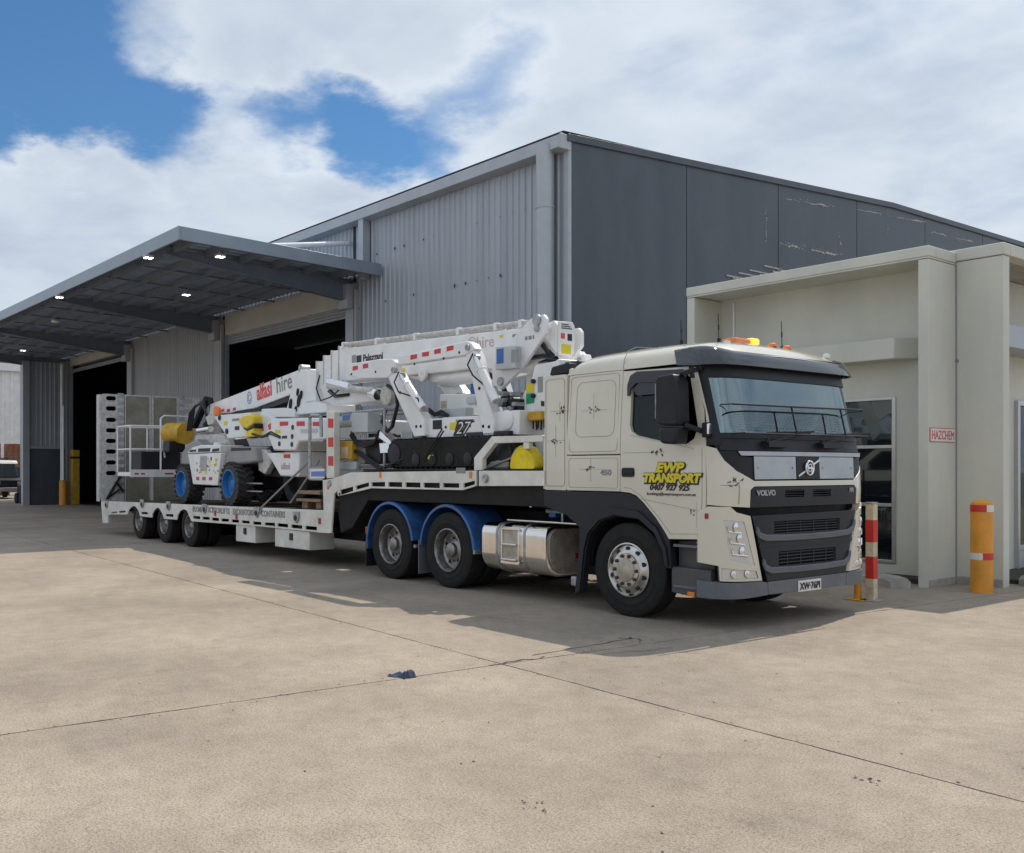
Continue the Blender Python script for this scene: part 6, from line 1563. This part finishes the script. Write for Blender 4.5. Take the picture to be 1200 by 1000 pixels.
for i, (pts, mt) in enumerate((([(-6.32,3.26),(-6.19,3.26),(-6.19,3.21),(-6.32,3.21)], 'ink'), ([(-2.81,3.47),(-2.71,3.47),(-2.71,3.43),(-2.81,3.43)], 'greyink'), ([(-3.08,3.49),(-3.01,3.49),(-3.01,3.45),(-3.08,3.45)], 'gold'), ([(-5.47,3.22),(-5.38,3.22),(-5.38,3.17),(-5.47,3.17)], 'gold'), ([(-5.29,3.37),(-5.19,3.37),(-5.19,3.32),(-5.29,3.32)], 'ink'))):
    MB().prism(pts, 'y', -.455, -.449).build('sticker', mt, bm_, bev=0)
for pts, mt in (([(-1.95,2.5),(-1.89,2.49),(-1.89,2.43),(-1.95,2.43)], 'ink'), ([(-1.83,2.71),(-1.75,2.71),(-1.75,2.64),(-1.83,2.64)], 'pink'), ([(-2.23,2.18),(-2.15,2.18),(-2.15,2.13),(-2.23,2.13)], 'greyink')):
    MB().prism(pts, 'y', -.726, -.719).build('sticker', mt, cl5, bev=0)
for (x, z) in [(-4.27,3.15),(-3.57,3.17),(-3.22,3.22),(-6,3.14),(-5.3,3.12)]: MB().lathe([(.02, 0), (.016, .008), (0, .01)], (x, -1.06, z), 'y', 8, -1).build('bolt', 'dkgrey', sp5, bev=0)
for (x, z) in [(-2.72,2.19),(-2.6,2.18),(-4.24,2.24),(-4.13,2.24),(-4.65,2.76),(-2.8,2.7)]: MB().lathe([(.024, 0), (.02, .01), (0, .012)], (x, -1.05, z), 'y', 8, -1).build('bolt', 'dkgrey', sp5, bev=0)

# ================================================================ wheeled lift on the low deck
al = root('boom_lift', 'white articulated boom lift with blue wheel rims on the trailer deck', 'lift', (-11.5, 0, .86))
def pa(name, pts, y0, y1, mt='white', par=None, bev=.015): return MB().prism(pts, 'y', y0, y1).build(name, mt, par or al, bev=bev)
def lugwheel(c, Rr, w_, sg):
    m = MB().lathe([(.25, -w_ / 2), (Rr * .75, -w_ / 2), (Rr - .03, -w_ * .42), (Rr - .03, w_ * .42), (Rr * .75, w_ / 2), (.25, w_ / 2)], c, 'y', 40)
    o = m.build('wheel', 'dustrubber', al, bev=0)
    l_ = MB()
    n = 22
    for i in range(n):
        a = 2 * math.pi * i / n
        for k in (-1, 1):
            a2 = a + (.14 if k > 0 else 0)
            p = Vector((c[0] + (Rr - .02) * math.cos(a2), c[1], c[2] + (Rr - .02) * math.sin(a2)))
            a3 = a2 + .18; q = Vector((c[0] + (Rr - .02) * math.cos(a3), c[1] + k * w_ * .5, c[2] + (Rr - .02) * math.sin(a3)))
            l_.bar(p, q, .055, .05, (math.cos(a2), 0, math.sin(a2)))
    lo = l_.build('tread_lug', 'dustrubber', o, bev=0); lo['kind'] = 'stuff'
    r = MB().lathe([(.285, -.01), (.28, .012), (.262, .015), (.25, -.02), (.235, -.10), (.20, -.13), (.10, -.13), (.09, -.07), (0, -.06)], (c[0], c[1] + sg * w_ / 2, c[2]), 'y', 32, sg).build('rim', 'bluerim', o, bev=0)
    return o
W1 = -12.77,1.31; W2 = -10.41,1.34
Rw = .43
for sg in (-1, 1):
    lugwheel((W1[0], sg * .95, dz(W1[0]) + Rw), Rw, .36, sg); lugwheel((W2[0], sg * .95, dz(W2[0]) + Rw), Rw, .36, sg)
zc_ = dz(W1[0]) + Rw
MB().tube((W1[0], -.9, zc_), (W1[0], .9, zc_), .09).tube((W2[0], -.9, zc_), (W2[0], .9, zc_), .09).box(W1[0] - .2, W2[0] + .3, -.5, .5, 1.25, 1.6).box(W2[0], -8.6, -.3, .3, 1.3, 1.5).build('chassis', 'blacksteel', al, bev=0)
ep = pa('engine_panel', [(-12.49,1.94),(-10.84,1.95),(-10.99,1.29),(-12.22,1.3)], -1.1, -.3)
for pts in ([(-12.04,1.46),(-11.89,1.46),(-11.89,1.39),(-12.04,1.39)], [(-11.73,1.46),(-11.57,1.46),(-11.57,1.39),(-11.73,1.39)], [(-11.4,1.46),(-11.24,1.46),(-11.24,1.4),(-11.4,1.39)]): red_tape(pts, -1.102, ep)
q = [(-11.84,1.89),(-11.5,1.89),(-11.5,1.59),(-11.84,1.58)]; MB().prism(q, 'y', -1.106, -1.098).build('vent_grille', 'steel', ep, bev=.004)
m = MB(); rr_ = random.Random(4)
for i in range(14):
    q = [(-12.06,1.87),(-10.96,1.52)]; x, z = rr_.uniform(q[0][0], q[1][0]), rr_.uniform(q[1][1], q[0][1]); s_ = rr_.uniform(.02, .05)
    m.box(x - s_, x + s_, -1.103, -1.0995, z - s_ * .7, z + s_ * .7)
o = m.build('decal', 'gold', ep, bev=0); o['kind'] = 'stuff'
m = MB()
for i in range(12):
    x, z = rr_.uniform(q[0][0], q[1][0]), rr_.uniform(q[1][1], q[0][1]); s_ = rr_.uniform(.012, .03)
    m.box(x - s_, x + s_, -1.1035, -1.0995, z - s_ * 1.2, z + s_ * 1.2)
o = m.build('decal', 'ink', ep, bev=0); o['kind'] = 'stuff'
hd_ = pa('hood', [(-12.54,1.96),(-12.27,2.08),(-11.83,2.12),(-10.85,2.1),(-10.89,1.96)], -1.1, .6)
for pts in ([(-12.35,2.03),(-12.04,2.03),(-12.04,1.99),(-12.4,1.98)], [(-11.93,2.05),(-11.33,2.05),(-11.35,1.98),(-11.95,1.98)], [(-11.23,2.03),(-10.9,2.04),(-10.92,1.98),(-11.25,1.97)]):
    MB().prism(pts, 'y', -1.104, -1.098).build('louvre', 'dkgrey', hd_, bev=0)
pa('side_hood', [(-10.81,1.96),(-10.59,2.06),(-9.54,2.05),(-9.41,1.76),(-10.2,1.71),(-10.75,1.64),(-10.97,1.35)], -1.02, .5, 'greycover', bev=.04)
MB().prism([(-10.5,2.04),(-9.67,2.03),(-9.67,1.98),(-10.54,1.98)], 'y', -1.03, -1.01).build('louvre', 'dkgrey', al, bev=0)
q = [(-11.85,2.12)]; MB().lathe([(.10, 0), (.08, .05), (0, .07)], (q[0][0], -.7, q[0][1]), 'z', 14).build('filler_cap', 'white', al, bev=0)
pa('side_hood', [(-13.79,1.43),(-13.69,2),(-13.35,2.2),(-12.88,2.27),(-12.6,2.13),(-12.92,1.95),(-12.74,1.44)], -.75, .5, 'greycover', bev=.05)
pa('hood_cover', [(-13.64,2.16),(-13.54,2.39),(-13.16,2.43),(-12.01,2.36),(-11.76,2.12)], -.5, .5, 'grime', bev=.06)
# turntable, arms
cw = pa('counterweight', [(-9.07,2.47),(-8.83,2.55),(-7.51,2.51),(-6.87,2.48),(-6.87,2.12),(-7.84,2.1),(-7.96,1.94),(-8.78,1.96),(-9.03,2.24)], -1.0, .9, bev=.03)
for pts in ([(-8.53,2.48),(-8.22,2.47),(-8.22,2.4),(-8.53,2.4)], [(-7.91,2.46),(-7.62,2.45),(-7.62,2.37),(-7.91,2.38)], [(-7.34,2.43),(-7.09,2.42),(-7.09,2.35),(-7.34,2.36)], [(-9,2.44),(-8.88,2.47),(-8.88,2.36),(-8.96,2.34)]): red_tape(pts, -1.002, cw)
for (x, z) in [(-8.05,2.36),(-8.07,2.2),(-8.08,2.06),(-8.55,2.08)]: MB().lathe([(.045, 0), (.045, .008), (0, .01)], (x, -1.0, z), 'y', 12, -1).build('bolt_hole', 'dkgrey', cw, bev=0)
lb = pa('turntable', [(-9.23,1.92),(-7.96,1.93),(-7.96,1.48),(-8.66,1.49),(-8.99,1.76)], -.93, .8, bev=.03)
tp = [(-8.61,1.69),(-8,1.7)]; text('lettering', 'alfasi', .17, 'faded', lb, (tp[0][0], -.934, tp[0][1] - .07), bold=.003, wide=1.0)
red_tape([(-8.51,1.89),(-8.27,1.89),(-8.27,1.82),(-8.51,1.82)], -.935, lb)
MB().prism([(-9.83,2.03),(-9.26,2.02),(-8.92,1.46),(-9.69,1.49)], 'y', -.75, -.2).build('slew_drive', 'blacksteel', al, bev=.02)
MB().prism([(-9.69,2),(-9.37,1.99),(-9.09,1.76),(-9.37,1.52),(-9.62,1.59)], 'y', -.88, -.75).build('valve_cover', 'grime', al, bev=.02)
m = MB()
for z in (1.2, 1.35): m.bar((W2[0] + .45, -.95, z), (W2[0] + 1.1, -.95, z), .025, .025)
m.bar((W2[0] + .5, -.95, 1.0), (W2[0] + .5, -.95, 1.5), .03, .03).bar((W2[0] + 1.0, -.95, 1.0), (W2[0] + 1.0, -.95, 1.5), .03, .03)
m.build('step_ladder', 'steel', al, bev=0)
la = pa('lower_arm', [(-12.26,2.73),(-12.05,2.77),(-10.63,2.75),(-9.8,2.67),(-9.6,2.6),(-9.71,2.29),(-11.58,2.26),(-11.96,2.52)], -.6, -.1)
for (x, z) in [(-11.98,2.71),(-11.62,2.41)]: MB().lathe([(.06, 0), (.06, .02), (0, .025)], (x, -.6, z), 'y', 14, -1).build('pivot_pin', 'dkgrey', la, bev=0)
tp = [(-10.17,2.47)]; text('lettering', 'sta', .22, 'pink', la, (tp[0][0], -.603, tp[0][1] - .1), bold=.003, wide=.9)
pa('upper_link', [(-10.83,2.78),(-10.49,2.82),(-9.31,2.79),(-8.9,2.74),(-8.9,2.59),(-10.01,2.64),(-10.83,2.71)], -.5, -.1)
pa('arm_base', [(-11.33,2.23),(-10.54,2.25),(-9.65,2.24),(-9.51,2.06),(-10.39,2.06),(-11.25,2.11)], -.6, .3, 'blacksteel')
pa('slew_ring', [(-10.52,2.23),(-9.46,2.24),(-9.28,2.05),(-10.37,2.06)], -.7, .5, 'steel')
ub = pa('upper_boom', [(-13.05,3.06),(-8.98,3.5),(-8.82,3.51),(-8.75,3.28),(-9.35,3.05),(-11.14,2.83),(-12.6,2.83),(-13.09,2.76)], -.35, .05)
pts = [(-10.9,2.99),(-9.41,3.15)]
tl = math.atan2(pts[1][1] - pts[0][1], pts[1][0] - pts[0][0]); ln_ = math.hypot(pts[1][1] - pts[0][1], pts[1][0] - pts[0][0])
text('lettering', 'alfasi', .44, 'pink', ub, (pts[0][0] + .16, -.353, pts[0][1] + .03), tilt=tl, bold=.013, fit=.52 * ln_ - .12)
text('lettering', 'hire', .44, 'greyink', ub, (pts[0][0] + .16 + .56 * ln_ * math.cos(tl), -.353, pts[0][1] + .03 + .56 * ln_ * math.sin(tl)), tilt=tl, bold=.005, fit=.42 * ln_)
text('lettering', '\u00a9', .36, 'blueink', ub, (pts[0][0] - .28, -.353, pts[0][1] - .04), tilt=tl, wide=.8)
for p_ in ([(-12.44,2.92),(-12.31,2.92),(-12.31,2.87),(-12.44,2.86)], [(-12.16,2.9),(-12.01,2.91),(-12.01,2.85),(-12.16,2.84)], [(-11.87,2.91),(-11.72,2.93),(-11.72,2.87),(-11.87,2.86)]): red_tape(p_, -.352, ub)
q = [(-12.33,2.87)]; bcn = MB().lathe([(.085, -.09), (.085, .04), (.06, .10), (0, .11)], (q[0][0], -.5, q[0][1]), 'z', 16).build('beacon', 'amber', al, bev=0)
ek = pa('end_knuckle', [(-8.77,3.48),(-8.2,3.42),(-8.18,2.84),(-7.8,2.78),(-7.8,2.64),(-9,2.64),(-9.33,2.74),(-9.16,3.04)], -.45, .15)
pa('knuckle_face', [(-8.55,3.4),(-8.16,3.35),(-8.16,2.86),(-8.55,2.85)], -.47, -.44)
for (x, z), r in zip([(-9.13,2.85),(-8.93,2.72),(-8.81,2.89),(-8.72,3),(-8.85,3.06),(-9.38,2.72)], (.09, .07, .10, .07, .06, .06)):
    MB().prism([(x + r * .55 * math.cos(k * .785) + r * .25 * math.sin(k * .785), z + r * 1.15 * math.sin(k * .785)) for k in range(8)], 'y', -.475, -.44).build('lightening_hole', 'blacksteel', ek, bev=0)
q = [(-8.82,3.5)]; MB().lathe([(.08, -.15), (.08, .02), (0, .03)], (q[0][0], -.4, q[0][1]), 'y', 14, -1).build('pivot_pin', 'steel', ek, bev=0)
MB().prism([(-11.08,2.82),(-9.4,3.03),(-9.46,2.93),(-10.03,2.86),(-10.69,2.81)], 'y', -.33, -.05).build('boom_ram', 'dkgrey', al, bev=0)
# yellow hose cover
yc = pa('hose_cover', [(-10.7,2.59),(-10.51,2.67),(-10.12,2.7),(-10.02,2.65),(-10.04,2.5),(-10.32,2.41),(-10.55,2.47)], -.8, -.56, 'yellow', bev=.03)
pa('cover_strap', [(-10.51,2.47),(-10.26,2.42),(-9.98,2.51),(-9.98,2.43),(-10.3,2.37),(-10.43,2.4)], -.79, -.57, 'black', yc, bev=.01)
pa('cover_tail', [(-10.38,2.38),(-10.04,2.43),(-10.04,2.26),(-10.4,2.24)], -.78, -.57, 'yellow', yc, bev=.02)
# jib knuckle, hoses near the basket
jm = MB()
for (a, b, r) in (((228, 497), (243, 468), .12), ((236, 500), (252, 486), .10), ((243, 468), (250, 484), .08)):
    pass
q = [(-14.01,2.6),(-13.67,2.9),(-13.3,3.21),(-13.11,2.99),(-12.98,2.79),(-13.44,2.58)]
jm.bar((q[0][0], -.3, q[0][1]), (q[2][0], -.3, q[2][1]), .13, .15).bar((q[2][0], -.25, q[2][1]), (q[4][0], -.25, q[4][1]), .12, .12).bar((q[5][0], -.28, q[5][1]), (q[4][0], -.28, q[4][1]), .13, .14)
jm.build('jib', 'blacksteel', al, bev=.03)
for i in range(6):
    MB().path([Vector((q[0][0] + i * .05, -.48, q[0][1] - .1)), Vector((q[1][0] - .1 + i * .06, -.52, q[1][1] + i * .03)), Vector((q[2][0] + .1 + i * .04, -.5, q[2][1] - .1)), Vector((q[4][0] + .05, -.45, q[4][1] - .05 * i))], .02, 6).build('hose', 'black', al, bev=0)
q = [(-13.3,2.48),(-12.66,2.5)]; MB().tube((q[0][0], -.5, q[0][1]), (q[1][0], -.5, q[1][1]), .07, 12).build('rotator', 'chrome', al, bev=0)
pa('jib_head', [(-12.96,2.77),(-12.6,2.85),(-12.38,2.76),(-12.55,2.6),(-12.82,2.58)], -.5, -.1, 'grime')
# basket
bx0, bx1 = -16.6, -15.7; by0, by1 = -1.2, .2
bz = 1.55
bt = MB()
ry = [(-1.21,2.58),(-0.41,2.6),(-0.2,2.91),(0.29,2.89)]
tops = 2.66
for x in (bx0, bx1):
    for y in (by0, -.45, by1): bt.tube((x, y, bz), (x, y, tops), .022, 8)
for z in (tops, 2.1):
    for x in (bx0, bx1): bt.tube((x, by0, z), (x, by1, z), .022, 8)
    for y in (by0, by1): bt.tube((bx0, y, z), (bx1, y, z), .022, 8)
ba = bt.build('basket', 'white', al, bev=0)
MB().box(bx0, bx1, by0, by1, bz - .1, bz).build('basket_floor', 'white', ba, bev=.01)
kbx = MB().box(bx1 - .01, bx1 + .012, by0, by1, bz - .12, bz + .06).build('kick_plate', 'white', ba, bev=.004)
for y in (-1.1, -.95, -.35): MB().box(bx1 + .012, bx1 + .016, y, y + (.1 if y < -.5 else .22), bz - .06, bz - .02).build('red_tape', 'red', kbx, bev=0)
b2 = MB()
yA, yB_ = ry[2][0] - .25, ry[3][0]
b2.path([Vector((bx1, yA, bz)), Vector((bx1, yA, 2.85)), Vector((bx1, yA + .08, 2.92)), Vector((bx1, yB_, 2.92)), Vector((bx1, yB_, 1.9))], .025, 8).tube((bx1, yA, 2.5), (bx1, yB_, 2.5), .02)
b2.bar((bx1, yA, 2.7), (bx1, yA + .1, 1.9), .03, .03, (1, 0, 0))
b2.build('basket_gate', 'white', ba, bev=0)
MB().box(bx1, bx1 + .1, yA + .05, yA + .25, 2.05, 2.25).build('socket_box', 'palebox', ba, bev=.01)
MB().box(bx0 + .1, bx1 - .1, -.9, .1, bz, bz + .5).build('tool_bin', 'dkgrey', ba, bev=.02)
q = [(-15.03,2.47),(-13.76,2.43)]; dr_ = (q[1][0] - q[0][0])
MB().tube((q[0][0], -.5, q[0][1]), (q[0][0] + .62, -.35, q[1][1] + .02), .25, 24).build('control_cover', 'ochre', ba, bev=0)
MB().box(q[0][0] + .1, q[0][0] + .5, -.7, -.3, q[0][1] - .45, q[0][1] - .2).build('control_bracket', 'black', ba, bev=.02)
# dark tyre standing behind the step gate
tq = -8.43,1.7
ts = root('spare_wheel', 'dark spare tyre standing on the deck behind the step gate', 'tyre', (tq[0], -.6, dz(tq[0])))
MB().lathe(tyre(.45, .3, .25), (tq[0], -.62, dz(tq[0]) + .49), 'y', 40).build('tyre', 'rubber', ts, bev=0)
MB().lathe([(.25, .1), (.24, .12), (.2, .0), (.08, 0), (0, .02)], (tq[0], -.62, dz(tq[0]) + .49), 'y', 28, -1).build('rim', 'blacksteel', ts, bev=0)

hoses('hose', al, [(-11.92,2.75),(-11.42,2.82),(-10.82,2.83),(-10.25,2.83)], -.5, 3, .016)
hoses('hose', al, [(-9.64,2.31),(-9.22,2.23),(-8.89,2.3),(-8.5,2.21)], -1.0, 2, .016)
for pts, mt in (([(-11.77,2.62),(-11.6,2.62),(-11.6,2.55),(-11.77,2.54)], 'gold'), ([(-11.24,2.5),(-11.04,2.5),(-11.04,2.42),(-11.24,2.42)], 'ink'), ([(-11.36,2.66),(-11.04,2.66),(-11.04,2.61),(-11.36,2.61)], 'greyink')):
    MB().prism(pts, 'y', -.607, -.599).build('sticker', mt, la, bev=0)
for pts, mt in (([(-7.76,2.32),(-7.17,2.31),(-7.17,2.24),(-7.76,2.25)], 'palebox'), ([(-8.71,2.34),(-8.51,2.33),(-8.51,2.27),(-8.71,2.27)], 'gold'), ([(-8.45,2.22),(-8.26,2.22),(-8.26,2.17),(-8.45,2.17)], 'ink')):
    MB().prism(pts, 'y', -1.004, -.998).build('sticker', mt, cw, bev=0)
